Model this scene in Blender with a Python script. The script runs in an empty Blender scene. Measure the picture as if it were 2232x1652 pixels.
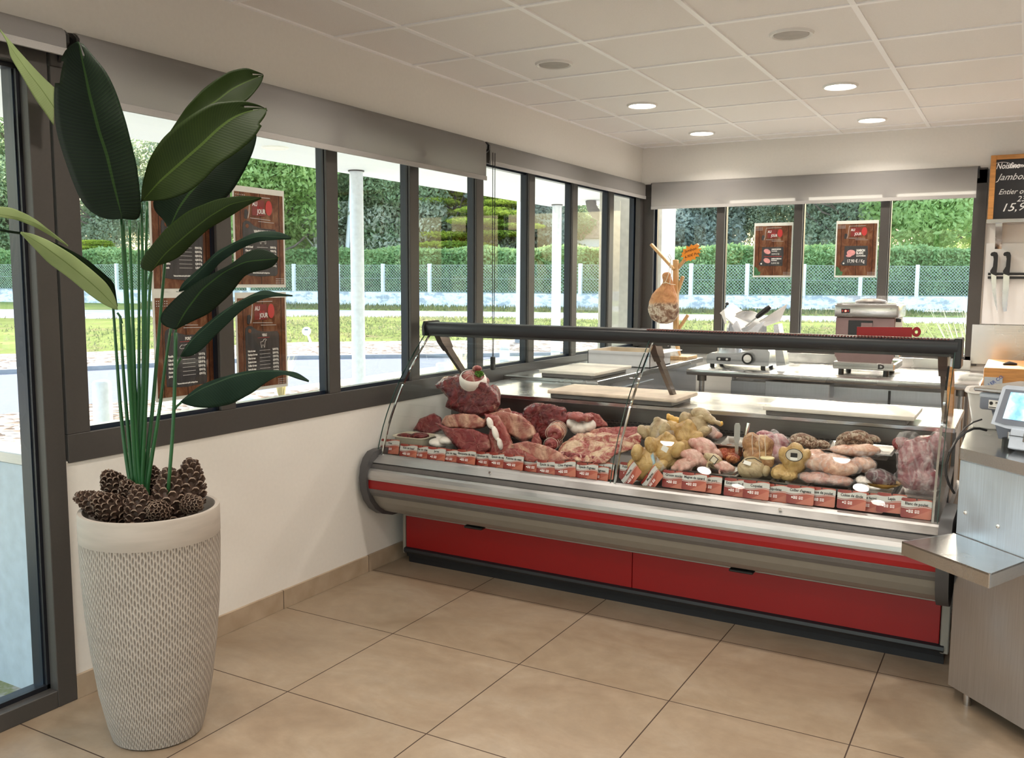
import bpy, bmesh, math, random
from mathutils import Vector, Matrix, Euler, noise
R_ = math.radians
SC = bpy.context.scene
COL = SC.collection

# ---------------------------------------------------------------- camera, light, exposure
IMG_W, IMG_H, FPX = 2232, 1652, 1966.2375
CAM = Vector((2.80456, 0.0, 1.45523))
RT = Vector((0.86973508, 0.49348886, 0.005444))
UP = Vector((-0.05769414, 0.09071365, 0.99420442))
FW = Vector((-0.49013495, 0.86500855, -0.10736826))
cd = bpy.data.cameras.new('camera')
cam = bpy.data.objects.new('camera', cd); COL.objects.link(cam)
cd.sensor_width = 36; cd.lens = FPX / IMG_W * 36; cd.clip_start = 0.05; cd.clip_end = 400
cam.matrix_world = Matrix(((RT.x, UP.x, -FW.x, CAM.x), (RT.y, UP.y, -FW.y, CAM.y), (RT.z, UP.z, -FW.z, CAM.z), (0, 0, 0, 1)))
SC.camera = cam

def at(px, py, ax, v):
    """the point of a photo pixel on a plane x=, y= or z="""
    d = RT * ((px - IMG_W / 2) / FPX) - UP * ((py - IMG_H / 2) / FPX) + FW
    i = 'xyz'.index(ax)
    return CAM + d * ((v - CAM[i]) / d[i])
def atd(px, py, depth):
    d = RT * ((px - IMG_W / 2) / FPX) - UP * ((py - IMG_H / 2) / FPX) + FW
    return CAM + d * depth

SC.view_settings.view_transform = 'Standard'
SC.view_settings.look = 'None'
SC.view_settings.gamma = 1
SC.view_settings.use_curve_mapping = False
SC.view_settings.exposure = EXPOSURE = 1.36
SC.cycles.use_denoising = True
SC.cycles.max_bounces = 8
SC.cycles.adaptive_threshold = 0.02
SC.cycles.diffuse_bounces = 4
SC.cycles.glossy_bounces = 4
SC.cycles.transparent_max_bounces = 24
SC.cycles.caustics_reflective = True
SC.cycles.caustics_refractive = False
SC.cycles.sample_clamp_indirect = 6

W = bpy.data.worlds.new('sky'); SC.world = W; W.use_nodes = True
nt = W.node_tree
bg = nt.nodes['Background']
sky = nt.nodes.new('ShaderNodeTexSky'); sky.sky_type = 'NISHITA'; sky.sun_disc = False
SUN_EL, SUN_AZ = R_(20), (-0.35, 0.94)
sky.sun_elevation = R_(38); sky.sun_rotation = math.atan2(SUN_AZ[0], SUN_AZ[1]); sky.air_density = 1.6; sky.dust_density = 4.0
nt.links.new(sky.outputs[0], bg.inputs[0]); bg.inputs[1].default_value = 0.42
def lamp(kind, name, loc, energy, color=(1, 1, 1), direction=None, **kw):
    l = bpy.data.lights.new(name, kind); l.energy = energy; l.color = color
    for k, v in kw.items(): setattr(l, k, v)
    o = bpy.data.objects.new(name, l); COL.objects.link(o); o.location = loc
    if direction is not None: o.rotation_euler = Vector(direction).to_track_quat('-Z', 'Y').to_euler()
    return o
_h = math.cos(SUN_EL)
_n = math.hypot(*SUN_AZ)
lamp('SUN', 'sun', (-20, 60, 30), 6.5, (1.0, 0.97, 0.92), (-SUN_AZ[0] / _n * _h, -SUN_AZ[1] / _n * _h, -math.sin(SUN_EL)), angle=R_(0.6))

# ---------------------------------------------------------------- helpers
def tag(o, label=None, cat=None, group=None, kind=None):
    if label: o['label'] = label
    if cat: o['category'] = cat
    if group: o['group'] = group
    if kind: o['kind'] = kind
    return o
WM = {}
def thing(name, label, cat, loc=(0, 0, 0), rz=0, group=None):
    o = bpy.data.objects.new(name, None); COL.objects.link(o); o.empty_display_size = 0.1
    o.location = loc; o.rotation_euler = (0, 0, rz)
    WM[o] = Matrix.Translation(Vector(loc)) @ Matrix.Rotation(rz, 4, 'Z')
    return tag(o, label, cat, group)

def Rm(rot): return Euler(rot).to_matrix().to_4x4()

class MB:
    def __init__(self): self.bm = bmesh.new()
    def box(self, lo, hi, bev=0.0, rot=None, seg=1, mat=0):
        lo = Vector(lo); hi = Vector(hi); c = (lo + hi) / 2; s = hi - lo
        m = Matrix.Translation(c)
        if rot is not None: m = m @ Rm(rot)
        m = m @ Matrix.Diagonal((abs(s.x), abs(s.y), abs(s.z), 1))
        r = bmesh.ops.create_cube(self.bm, size=1, matrix=m)
        vs = r['verts']
        if mat:
            for f in {f for v in vs for f in v.link_faces}: f.material_index = mat
        if bev > 0:
            es = list({e for v in vs for e in v.link_edges})
            bmesh.ops.bevel(self.bm, geom=es, offset=bev, segments=seg, affect='EDGES', profile=0.5, clamp_overlap=True)
        return self
    def cyl(self, a, b, r1, r2=None, n=20, caps=True):
        a = Vector(a); b = Vector(b); d = b - a
        m = Matrix.Translation((a + b) / 2) @ d.to_track_quat('Z', 'Y').to_matrix().to_4x4()
        bmesh.ops.create_cone(self.bm, cap_ends=caps, segments=n, radius1=r1, radius2=r1 if r2 is None else r2, depth=d.length, matrix=m)
        return self
    def sphere(self, c, r, rot=None, sub=3):
        if not hasattr(r, '__len__'): r = (r, r, r)
        m = Matrix.Translation(Vector(c))
        if rot is not None: m = m @ Rm(rot)
        m = m @ Matrix.Diagonal((r[0], r[1], r[2], 1))
        bmesh.ops.create_icosphere(self.bm, subdivisions=sub, radius=1, matrix=m)
        return self
    def tube(self, pts, r, n=8, caps=True):
        pts = [Vector(p) for p in pts]; k = len(pts)
        rs = r if hasattr(r, '__len__') else [r] * k
        rings = []; prev = None
        for i, p in enumerate(pts):
            t = (pts[min(i + 1, k - 1)] - pts[max(i - 1, 0)]).normalized()
            if prev is None:
                u = t.orthogonal().normalized()
            else:
                u = (prev - t * prev.dot(t)).normalized()
            prev = u; v = t.cross(u)
            rings.append([self.bm.verts.new(p + (u * math.cos(2 * math.pi * j / n) + v * math.sin(2 * math.pi * j / n)) * rs[i]) for j in range(n)])
        for a, b in zip(rings, rings[1:]):
            for j in range(n): self.bm.faces.new((a[j], a[(j + 1) % n], b[(j + 1) % n], b[j]))
        if caps:
            self.bm.faces.new(list(reversed(rings[0]))); self.bm.faces.new(rings[-1])
        return self
    def lathe(self, prof, c=(0, 0, 0), n=48, cap0=True, cap1=True, rot=None, sc=(1, 1)):
        c = Vector(c); m = Rm(rot) if rot is not None else Matrix()
        rings = []
        for r, z in prof:
            rings.append([self.bm.verts.new(c + (m @ Vector((r * sc[0] * math.cos(2 * math.pi * j / n), r * sc[1] * math.sin(2 * math.pi * j / n), z)))) for j in range(n)])
        for a, b in zip(rings, rings[1:]):
            for j in range(n): self.bm.faces.new((a[j], a[(j + 1) % n], b[(j + 1) % n], b[j]))
        if cap0: self.bm.faces.new(list(reversed(rings[0])))
        if cap1: self.bm.faces.new(rings[-1])
        return self
    def prism(self, poly, axis, a, b, mat=0):
        """poly: 2D points in the plane normal to axis; extruded from a to b"""
        def P(u, v, w): return {'x': (w, u, v), 'y': (u, w, v), 'z': (u, v, w)}[axis]
        A = [self.bm.verts.new(P(u, v, a)) for u, v in poly]; B = [self.bm.verts.new(P(u, v, b)) for u, v in poly]
        n = len(poly); fs = [self.bm.faces.new(A), self.bm.faces.new(list(reversed(B)))]
        for i in range(n): fs.append(self.bm.faces.new((A[i], B[i], B[(i + 1) % n], A[(i + 1) % n])))
        for f in fs: f.material_index = mat
        return self
    def sheet(self, rows, closed=False):
        g = [[self.bm.verts.new(Vector(p)) for p in r] for r in rows]
        for a, b in zip(g, g[1:]):
            for j in range(len(a) - 1): self.bm.faces.new((a[j], a[j + 1], b[j + 1], b[j]))
            if closed: self.bm.faces.new((a[-1], a[0], b[0], b[-1]))
        return self
    def strip(self, prof, x0, x1, th):
        """open profile of (y, z) points extruded along x as a plate of thickness th"""
        n = len(prof); nor = []
        for i in range(n):
            a = Vector(prof[max(i - 1, 0)]); b = Vector(prof[min(i + 1, n - 1)]); t = (b - a).normalized(); nor.append(Vector((-t.y, t.x)))
        poly = [tuple(p) for p in prof] + [(prof[i][0] + nor[i].x * th, prof[i][1] + nor[i].y * th) for i in reversed(range(n))]
        for i in range(n - 1):
            j = 2 * n - 1 - i
            self.prism([poly[i], poly[i + 1], poly[j - 1], poly[j]], 'x', x0, x1)
        bmesh.ops.remove_doubles(self.bm, verts=self.bm.verts, dist=1e-5)
        # drop the inner walls between neighbouring cells
        dup = {}
        for f in list(self.bm.faces):
            k = tuple(sorted(v.index for v in f.verts)) if False else tuple(sorted((round(v.co.x, 5), round(v.co.y, 5), round(v.co.z, 5)) for v in f.verts))
            dup.setdefault(k, []).append(f)
        kill = [f for fs in dup.values() if len(fs) > 1 for f in fs]
        if kill: bmesh.ops.delete(self.bm, geom=kill, context='FACES')
        return self
    def move(self, m):
        bmesh.ops.transform(self.bm, matrix=m, verts=self.bm.verts); return self
    def build(self, name, mat, parent=None, local=False, smooth=35, recalc=True, label=None):
        bm = self.bm
        if recalc: bmesh.ops.recalc_face_normals(bm, faces=bm.faces)
        if parent is None:
            xs = [v.co for v in bm.verts]
            if not local and xs:
                c = Vector(((min(v.x for v in xs) + max(v.x for v in xs)) / 2, (min(v.y for v in xs) + max(v.y for v in xs)) / 2, min(v.z for v in xs)))
                bmesh.ops.translate(bm, vec=-c, verts=bm.verts)
            else: c = Vector((0, 0, 0))
            w = Matrix.Translation(c)
        else:
            if not local: bmesh.ops.transform(bm, matrix=WM[parent].inverted(), verts=bm.verts)
            w = WM[parent]; c = Vector((0, 0, 0))
        me = bpy.data.meshes.new(name); bm.to_mesh(me); bm.free()
        for m in (mat if isinstance(mat, (list, tuple)) else [mat]): me.materials.append(m)
        if smooth is not None:
            me.polygons.foreach_set('use_smooth', [True] * len(me.polygons))
            if smooth < 180: me.set_sharp_from_angle(angle=R_(smooth))
        o = bpy.data.objects.new(name, me); COL.objects.link(o)
        if parent is not None: o.parent = parent
        else: o.location = c
        WM[o] = w
        if label: o['label'] = label
        return o

def copy_tree(o, parent=None):
    c = o.copy(); COL.objects.link(c)
    if parent is not None: c.parent = parent
    WM[c] = WM.get(o, Matrix())
    for ch in list(o.children): copy_tree(ch, c)
    return c
def place(o, loc, rz=0, label=None, group=None, rot=None, sc=None):
    o.location = loc; o.rotation_euler = rot if rot is not None else (0, 0, rz)
    if sc is not None: o.scale = sc if hasattr(sc, '__len__') else (sc, sc, sc)
    if label: o['label'] = label
    if group: o['group'] = group
    return o

def text(body, loc, size, mat, parent, rot=(R_(90), 0, 0), align='CENTER', sx=1.0, bold=0.0, name='lettering', ext=0.0003, shear=0.0):
    c = bpy.data.curves.new(name, 'FONT'); c.body = body; c.size = size; c.align_x = align; c.align_y = 'CENTER'
    c.extrude = ext; c.offset = bold; c.resolution_u = 2; c.shear = shear
    c.materials.append(mat)
    o = bpy.data.objects.new(name, c); COL.objects.link(o); o.parent = parent
    o.location = loc; o.rotation_euler = rot; o.scale = (sx, 1, 1)
    return o

# ---------------------------------------------------------------- materials
def newmat(name):
    m = bpy.data.materials.new(name); m.use_nodes = True
    return m, m.node_tree, m.node_tree.nodes['Principled BSDF']
def N(nt, kind, **kw):
    n = nt.nodes.new('ShaderNode' + kind)
    for k, v in kw.items():
        if k == 'inp':
            for a, b in v.items(): n.inputs[a].default_value = b
        else: setattr(n, k, v)
    return n
def ramp(nt, fac, stops, interp='LINEAR'):
    r = N(nt, 'ValToRGB'); r.color_ramp.interpolation = interp
    els = r.color_ramp.elements
    while len(els) < len(stops): els.new(0.5)
    for e, (p, c) in zip(els, stops):
        e.position = p; e.color = (*c, 1) if len(c) == 3 else c
    nt.links.new(fac, r.inputs[0]); return r.outputs[0]
def coords(nt, scale=(1, 1, 1), rot=(0, 0, 0), loc=(0, 0, 0), kind='Object'):
    tc = N(nt, 'TexCoord'); mp = N(nt, 'Mapping')
    mp.inputs['Scale'].default_value = scale; mp.inputs['Rotation'].default_value = rot; mp.inputs['Location'].default_value = loc
    nt.links.new(tc.outputs[kind], mp.inputs[0]); return mp.outputs[0]
def bump(nt, b, height, strength=0.3, dist=0.01):
    n = N(nt, 'Bump', inp={'Strength': strength, 'Distance': dist}); nt.links.new(height, n.inputs['Height']); nt.links.new(n.outputs[0], b.inputs['Normal'])
def mat(name, col, rough=0.5, metal=0.0, var=0.08, nscale=20.0, bmp=0.0, stretch=(1, 1, 1), spec=0.5, coat=0.0, alpha=1.0):
    m, nt, b = newmat(name)
    v = coords(nt, stretch)
    no = N(nt, 'TexNoise', inp={'Scale': nscale, 'Detail': 4.0}); nt.links.new(v, no.inputs['Vector'])
    c0 = tuple(max(0, c * (1 - var)) for c in col); c1 = tuple(min(1, c * (1 + var)) for c in col)
    nt.links.new(ramp(nt, no.outputs[0], [(0.3, c0), (0.7, c1)]), b.inputs['Base Color'])
    b.inputs['Roughness'].default_value = rough; b.inputs['Metallic'].default_value = metal
    b.inputs['Specular IOR Level'].default_value = spec; b.inputs['Coat Weight'].default_value = coat; b.inputs['Alpha'].default_value = alpha
    if bmp: bump(nt, b, no.outputs[0], bmp, 0.004)
    return m
def emit(name, col, s):
    m, nt, b = newmat(name); b.inputs['Base Color'].default_value = (*col, 1)
    b.inputs['Emission Color'].default_value = (*col, 1); b.inputs['Emission Strength'].default_value = s; return m
def glassmat(name, tint=(1, 1, 1), refl=1.0, rough=0.0):
    m = bpy.data.materials.new(name); m.use_nodes = True; nt = m.node_tree; nt.nodes.clear()
    out = N(nt, 'OutputMaterial'); mix = N(nt, 'MixShader'); tr = N(nt, 'BsdfTransparent'); gl = N(nt, 'BsdfGlossy')
    tr.inputs[0].default_value = (*tint, 1); gl.inputs['Roughness'].default_value = rough
    fr = N(nt, 'Fresnel', inp={'IOR': 1.45}); mu = N(nt, 'Math', operation='MULTIPLY'); mu.inputs[1].default_value = refl
    gm = N(nt, 'NewGeometry'); fb = N(nt, 'Math', operation='SUBTRACT'); fb.inputs[0].default_value = 1.0; nt.links.new(gm.outputs['Backfacing'], fb.inputs[1])
    m2 = N(nt, 'Math', operation='MULTIPLY'); nt.links.new(mu.outputs[0], m2.inputs[0]); nt.links.new(fb.outputs[0], m2.inputs[1])
    nt.links.new(fr.outputs[0], mu.inputs[0]); nt.links.new(m2.outputs[0], mix.inputs[0])
    nt.links.new(tr.outputs[0], mix.inputs[1]); nt.links.new(gl.outputs[0], mix.inputs[2]); nt.links.new(mix.outputs[0], out.inputs[0])
    return m
def steel(name, col=(0.62, 0.61, 0.6), rough=0.28, stretch=(1, 60, 60), bmp=0.05):
    m, nt, b = newmat(name)
    v = coords(nt, stretch)
    no = N(nt, 'TexNoise', inp={'Scale': 6.0, 'Detail': 6.0}); nt.links.new(v, no.inputs['Vector'])
    nt.links.new(ramp(nt, no.outputs[0], [(0.3, tuple(c * 0.88 for c in col)), (0.7, col)]), b.inputs['Base Color'])
    sm = N(nt, 'TexNoise', inp={'Scale': 5.0, 'Detail': 3.0}); nt.links.new(coords(nt), sm.inputs['Vector'])
    mr = N(nt, 'MapRange', inp={'From Min': 0.3, 'From Max': 0.7, 'To Min': rough * 0.8, 'To Max': rough * 1.35})
    nt.links.new(sm.outputs[0], mr.inputs[0]); nt.links.new(mr.outputs[0], b.inputs['Roughness'])
    b.inputs['Metallic'].default_value = 1.0
    if bmp: bump(nt, b, no.outputs[0], bmp, 0.002)
    return m
def meat(name, red, fat, scale=14.0, lo=0.5, hi=0.6, stretch=(1, 1, 1), rough=0.32, dark=None, distort=1.2, bmp=0.5, red2=None):
    """marbled: red lean with threads and patches of fat"""
    m, nt, b = newmat(name)
    v = coords(nt, stretch)
    n1 = N(nt, 'TexNoise', inp={'Scale': scale, 'Detail': 5.0, 'Roughness': 0.6, 'Distortion': distort}); nt.links.new(v, n1.inputs['Vector'])
    n2 = N(nt, 'TexNoise', inp={'Scale': scale * 2.2, 'Detail': 6.0, 'Distortion': 2.0}); nt.links.new(v, n2.inputs['Vector'])
    r2 = red2 or tuple(c * 0.55 for c in red)
    lean = ramp(nt, n2.outputs[0], [(0.36, r2), (0.62, red)])
    f = ramp(nt, n1.outputs[0], [(lo, (0, 0, 0)), (hi, (1, 1, 1))])
    mx = N(nt, 'Mix', data_type='RGBA'); nt.links.new(f, mx.inputs[0]); nt.links.new(lean, mx.inputs[6]); mx.inputs[7].default_value = (*fat, 1)
    nt.links.new(mx.outputs[2], b.inputs['Base Color'])
    # thin pale seams between the muscles, fine grain, wet highlights
    dv = N(nt, 'VectorMath', operation='ADD'); ns = N(nt, 'TexNoise', inp={'Scale': scale * 0.9, 'Detail': 3.0}); nt.links.new(v, ns.inputs['Vector'])
    sc2 = N(nt, 'VectorMath', operation='SCALE'); sc2.inputs['Scale'].default_value = 0.10; nt.links.new(ns.outputs['Color'], sc2.inputs[0]); nt.links.new(v, dv.inputs[0]); nt.links.new(sc2.outputs[0], dv.inputs[1])
    vo = N(nt, 'TexVoronoi', feature='DISTANCE_TO_EDGE', inp={'Scale': scale * 1.1}); nt.links.new(dv.outputs[0], vo.inputs['Vector'])
    sm = ramp(nt, vo.outputs['Distance'], [(0.0, (0.32, 0.32, 0.32)), (0.035, (0, 0, 0))])
    mx2 = N(nt, 'Mix', data_type='RGBA'); nt.links.new(sm, mx2.inputs[0]); nt.links.new(mx.outputs[2], mx2.inputs[6]); mx2.inputs[7].default_value = (*[0.5 * (p + q) for p, q in zip(fat, red)], 1)
    nt.links.new(mx2.outputs[2], b.inputs['Base Color'])
    gr = N(nt, 'TexNoise', inp={'Scale': 90.0, 'Detail': 4.0, 'Roughness': 0.7}); nt.links.new(coords(nt, (1, 1, 4), (0.5, 0.4, 0.2)), gr.inputs['Vector'])
    mr = N(nt, 'MapRange', inp={'From Min': 0.35, 'From Max': 0.65, 'To Min': rough * 0.6, 'To Max': rough * 1.6}); nt.links.new(n2.outputs[0], mr.inputs[0]); nt.links.new(mr.outputs[0], b.inputs['Roughness'])
    b.inputs['Specular IOR Level'].default_value = 0.45
    hs = N(nt, 'Math', operation='MULTIPLY_ADD'); nt.links.new(gr.outputs[0], hs.inputs[0]); hs.inputs[1].default_value = 0.35; nt.links.new(n2.outputs[0], hs.inputs[2])
    hs2 = N(nt, 'Math', operation='MULTIPLY_ADD'); nt.links.new(sm, hs2.inputs[0]); hs2.inputs[1].default_value = -0.8; nt.links.new(hs.outputs[0], hs2.inputs[2])
    if bmp: bump(nt, b, hs2.outputs[0], min(1.0, bmp * 1.5), 0.006)
    return m

M = {}
M['frame'] = mat('frame_grey_brown_aluminium', (0.06, 0.055, 0.051), 0.45, 0.0, 0.04, 90, 0.02)
M['gasket'] = mat('black_gasket', (0.012, 0.013, 0.018), 0.35)
M['outer'] = mat('outer_blue_grey_aluminium', (0.010, 0.018, 0.034), 0.3, 0.0, 0.05)
M['wall'] = mat('wall_cream_paint', (0.80, 0.775, 0.73), 0.85, 0, 0.015, 60, 0.05)
M['wallwhite'] = mat('wall_white_panel', (0.82, 0.82, 0.81), 0.5, 0, 0.01)
M['tile'] = mat('ceiling_tile', (0.85, 0.83, 0.81), 0.9, 0, 0.02, 220, 0.25)
M['tgrid'] = mat('ceiling_grid_white', (0.95, 0.95, 0.95), 0.4, 0, 0.01)
M['blind'] = mat('blind_grey_fabric', (0.42, 0.41, 0.405), 0.85, 0, 0.04, 300, 0.1)
nt = M['blind'].node_tree; tr = N(nt, 'BsdfTranslucent'); tr.inputs[0].default_value = (0.62, 0.60, 0.57, 1); ms = N(nt, 'MixShader'); ms.inputs[0].default_value = 0.5
nt.links.new(nt.nodes['Principled BSDF'].outputs[0], ms.inputs[1]); nt.links.new(tr.outputs[0], ms.inputs[2]); nt.links.new(ms.outputs[0], nt.nodes['Material Output'].inputs[0])
M['blindhem'] = mat('blind_hem_grey', (0.40, 0.39, 0.38), 0.8, 0, 0.04, 300, 0.1)
M['blackplastic'] = mat('black_plastic', (0.015, 0.015, 0.016), 0.35)
M['rail'] = mat('charcoal_rail', (0.022, 0.024, 0.028), 0.35, 0.0, 0.04)
M['darkgrey'] = mat('dark_grey_plastic', (0.07, 0.068, 0.07), 0.5)
M['midgrey'] = mat('mid_grey_plastic', (0.14, 0.13, 0.125), 0.5)
M['alu'] = steel('brushed_aluminium', (0.56, 0.555, 0.55), 0.42, (2, 80, 80), 0.03)
M['alubeige'] = mat('beige_grey_lacquer', (0.30, 0.28, 0.245), 0.45, 0.2, 0.03)
M['steel'] = steel('stainless_steel', (0.62, 0.61, 0.60), 0.22, (1, 50, 50))
M['steelv'] = steel('stainless_steel_upright', (0.60, 0.62, 0.66), 0.33, (50, 50, 1))
M['steeldark'] = steel('dark_steel_liner', (0.20, 0.185, 0.175), 0.4)
M['chrome'] = steel('chrome', (0.8, 0.79, 0.77), 0.12, (10, 10, 10), 0)
M['arm'] = mat('brown_grey_bracket', (0.15, 0.12, 0.10), 0.35, 0.6, 0.05)
M['red'] = mat('red_lacquer', (0.29, 0.001, 0.003), 0.38, 0, 0.03, 8)
M['black'] = mat('black_kickplate', (0.014, 0.016, 0.02), 0.4)
M['white'] = mat('white_plastic', (0.80, 0.79, 0.76), 0.45, 0, 0.03)
M['board'] = mat('cutting_board_white', (0.74, 0.70, 0.62), 0.55, 0, 0.1, 14, 0.1)
M['boardworn'] = mat('cutting_board_worn_beige', (0.70, 0.58, 0.46), 0.6, 0, 0.16, 12, 0.15)
M['wood'] = mat('pale_pine', (0.56, 0.34, 0.15), 0.55, 0, 0.2, 7, 0.1, (14, 14, 1.2))
M['orangewood'] = mat('orange_beech', (0.48, 0.22, 0.06), 0.5, 0, 0.2, 6, 0.1, (1.5, 12, 14))
M['carton'] = mat('white_carton', (0.72, 0.72, 0.74), 0.7, 0, 0.04)
M['cartonin'] = mat('kraft_carton', (0.52, 0.42, 0.30), 0.8, 0, 0.06)
M['paper'] = mat('white_paper', (0.80, 0.78, 0.74), 0.7, 0, 0.04)
M['glass'] = glassmat('window_glass', (0.97, 0.985, 0.98), 0.9)
M['caseglass'] = glassmat('case_glass', (0.975, 0.985, 0.98), 0.42)
M['glassedge'] = mat('glass_edge_green', (0.03, 0.07, 0.06), 0.2, 0, 0.05)
m = bpy.data.materials.new('plastic_film'); m.use_nodes = True; nt = m.node_tree; nt.nodes.clear(); M['film'] = m
out = N(nt, 'OutputMaterial'); mix = N(nt, 'MixShader'); tr = N(nt, 'BsdfTransparent'); gl = N(nt, 'BsdfPrincipled')
tr.inputs[0].default_value = (0.97, 0.96, 0.96, 1); gl.inputs['Base Color'].default_value = (0.75, 0.74, 0.74, 1); gl.inputs['Roughness'].default_value = 0.12; gl.inputs['Specular IOR Level'].default_value = 1.0
no = N(nt, 'TexNoise', inp={'Scale': 16.0, 'Detail': 3.0, 'Roughness': 0.5, 'Distortion': 1.5}); nt.links.new(coords(nt, (1, 1, 0.45)), no.inputs['Vector'])
f = ramp(nt, no.outputs[0], [(0.42, (0.06, 0.06, 0.06)), (0.50, (0.30, 0.30, 0.30)), (0.58, (0.06, 0.06, 0.06))]); nt.links.new(f, mix.inputs[0])
bump(nt, gl, no.outputs[0], 0.9, 0.012)
nt.links.new(tr.outputs[0], mix.inputs[1]); nt.links.new(gl.outputs[0], mix.inputs[2]); nt.links.new(mix.outputs[0], out.inputs[0])
M['inkwhite'] = mat('white_print', (0.85, 0.84, 0.82), 0.6, 0, 0)
M['inkblack'] = mat('black_print', (0.015, 0.012, 0.012), 0.6, 0, 0)
M['inkred'] = mat('red_print', (0.50, 0.03, 0.03), 0.6, 0, 0.02)
M['slate'] = mat('slate_print', (0.035, 0.033, 0.037), 0.6, 0, 0.35, 8, 0, (12, 12, 1))
M['chalk'] = mat('chalk', (0.6, 0.6, 0.58), 0.9, 0, 0.15)
# ---------------------------------------------------------------- room shell
RY0, RX1, CZ, YB = -3.2, 5.4, 2.553, 7.1
def struct(o): o['kind'] = 'structure'; return o

# floor: 60 cm porcelain tiles
m, nt, b = newmat('floor_beige_porcelain'); M['floor'] = m
tc = N(nt, 'TexCoord'); sp = N(nt, 'SeparateXYZ'); nt.links.new(tc.outputs['Object'], sp.inputs[0])
def math_(nt, op, a, bb=None, c=None):
    n = N(nt, 'Math', operation=op)
    for i, x in enumerate((a, bb, c)):
        if x is None: continue
        if isinstance(x, (int, float)): n.inputs[i].default_value = x
        else: nt.links.new(x, n.inputs[i])
    return n.outputs[0]
def gridline(nt, coord, off, per, half):
    f = math_(nt, 'FRACT', math_(nt, 'DIVIDE', math_(nt, 'SUBTRACT', coord, off), per))
    d = math_(nt, 'MINIMUM', f, math_(nt, 'SUBTRACT', 1.0, f))
    return math_(nt, 'LESS_THAN', d, half / per)
gx = gridline(nt, sp.outputs[0], -6.0, 0.6, 0.0022); gy = gridline(nt, sp.outputs[1], 2.2823 - 6.166, 0.6166, 0.0022)
g = math_(nt, 'MAXIMUM', gx, gy)
n1 = N(nt, 'TexNoise', inp={'Scale': 2.2, 'Detail': 8.0, 'Roughness': 0.68, 'Distortion': 0.6}); nt.links.new(coords(nt, (1, 1.6, 1)), n1.inputs['Vector'])
n2 = N(nt, 'TexNoise', inp={'Scale': 14.0, 'Detail': 6.0, 'Roughness': 0.7}); nt.links.new(coords(nt), n2.inputs['Vector'])
cc = ramp(nt, n1.outputs[0], [(0.3, (0.29, 0.21, 0.14)), (0.52, (0.345, 0.265, 0.185)), (0.72, (0.395, 0.32, 0.24))])
c2 = ramp(nt, n2.outputs[0], [(0.35, (0.86, 0.86, 0.86)), (0.65, (1.0, 1.0, 1.0))])
mu = N(nt, 'Mix', data_type='RGBA', blend_type='MULTIPLY'); mu.inputs[0].default_value = 1; nt.links.new(cc, mu.inputs[6]); nt.links.new(c2, mu.inputs[7])
mx = N(nt, 'Mix', data_type='RGBA'); nt.links.new(g, mx.inputs[0]); nt.links.new(mu.outputs[2], mx.inputs[6]); mx.inputs[7].default_value = (0.05, 0.028, 0.018, 1)
nt.links.new(mx.outputs[2], b.inputs['Base Color'])
rr = math_(nt, 'MULTIPLY_ADD', n2.outputs[0], 0.25, 0.26); nt.links.new(math_(nt, 'MAXIMUM', rr, math_(nt, 'MULTIPLY', g, 0.9)), b.inputs['Roughness'])
bump(nt, b, math_(nt, 'SUBTRACT', math_(nt, 'MULTIPLY', n2.outputs[0], 0.12), g), 0.35, 0.002)
struct(MB().box((-0.2, RY0, -0.15), (RX1, YB + 0.2, 0)).build('floor', M['floor'], local=True, smooth=None))

# walls
def wall(name, boxes, mt=None):
    mb = MB()
    for lo, hi in boxes: mb.box(lo, hi)
    return struct(mb.build(name, mt or M['wall'], local=True, smooth=None))
WY0, WY1 = 1.885, 7.03          # strip window in the left wall
wall('wall_left', [((-0.2, 1.872, 0), (0, YB + 0.2, 0.838)), ((-0.2, RY0, 2.2), (0, YB + 0.2, CZ + 0.05)),
                   ((-0.2, 0.62, 0), (0, 0.8, 2.2)), ((-0.2, RY0, 0), (0, 0.62, 0.84)), ((-0.2, RY0, 0.84), (0, -2.6, 2.2))])
wall('wall_back', [((0, YB, 0), (RX1, YB + 0.2, 0.885)), ((0, YB, 2.2), (RX1, YB + 0.2, CZ + 0.05)), ((2.53, YB, 0.885), (RX1, YB + 0.2, 2.2))])
wall('wall_right', [((RX1, RY0, 0), (RX1 + 0.2, YB + 0.2, CZ + 0.05))])
wall('wall_front', [((-0.2, RY0 - 0.2, 2.4), (RX1 + 0.2, RY0, CZ + 0.05)), ((-0.2, RY0 - 0.2, 0), (0.3, RY0, 2.4)), ((4.6, RY0 - 0.2, 0), (RX1 + 0.2, RY0, 2.4))])
struct(MB().box((-0.2, RY0 - 0.2, CZ), (RX1 + 0.2, YB + 0.2, CZ + 0.08)).build('ceiling', M['tile'], local=True, smooth=None))
mb = MB()
k = -1
x = 0.380
while x < RX1: mb.box((x - 0.012, RY0, CZ - 0.006), (x + 0.012, YB, CZ)); x += 0.5889
y = 3.2804 + 0.6019 * 6
while y > RY0: mb.box((0, y - 0.012, CZ - 0.0062), (RX1, y + 0.012, CZ + 0.0002)); y -= 0.6019
mb.box((0, RY0, CZ - 0.008), (0.018, YB, CZ)); mb.box((0, YB - 0.018, CZ - 0.008), (RX1, YB, CZ))
struct(mb.build('trim_1', M['tgrid'], local=True, smooth=None))

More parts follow.
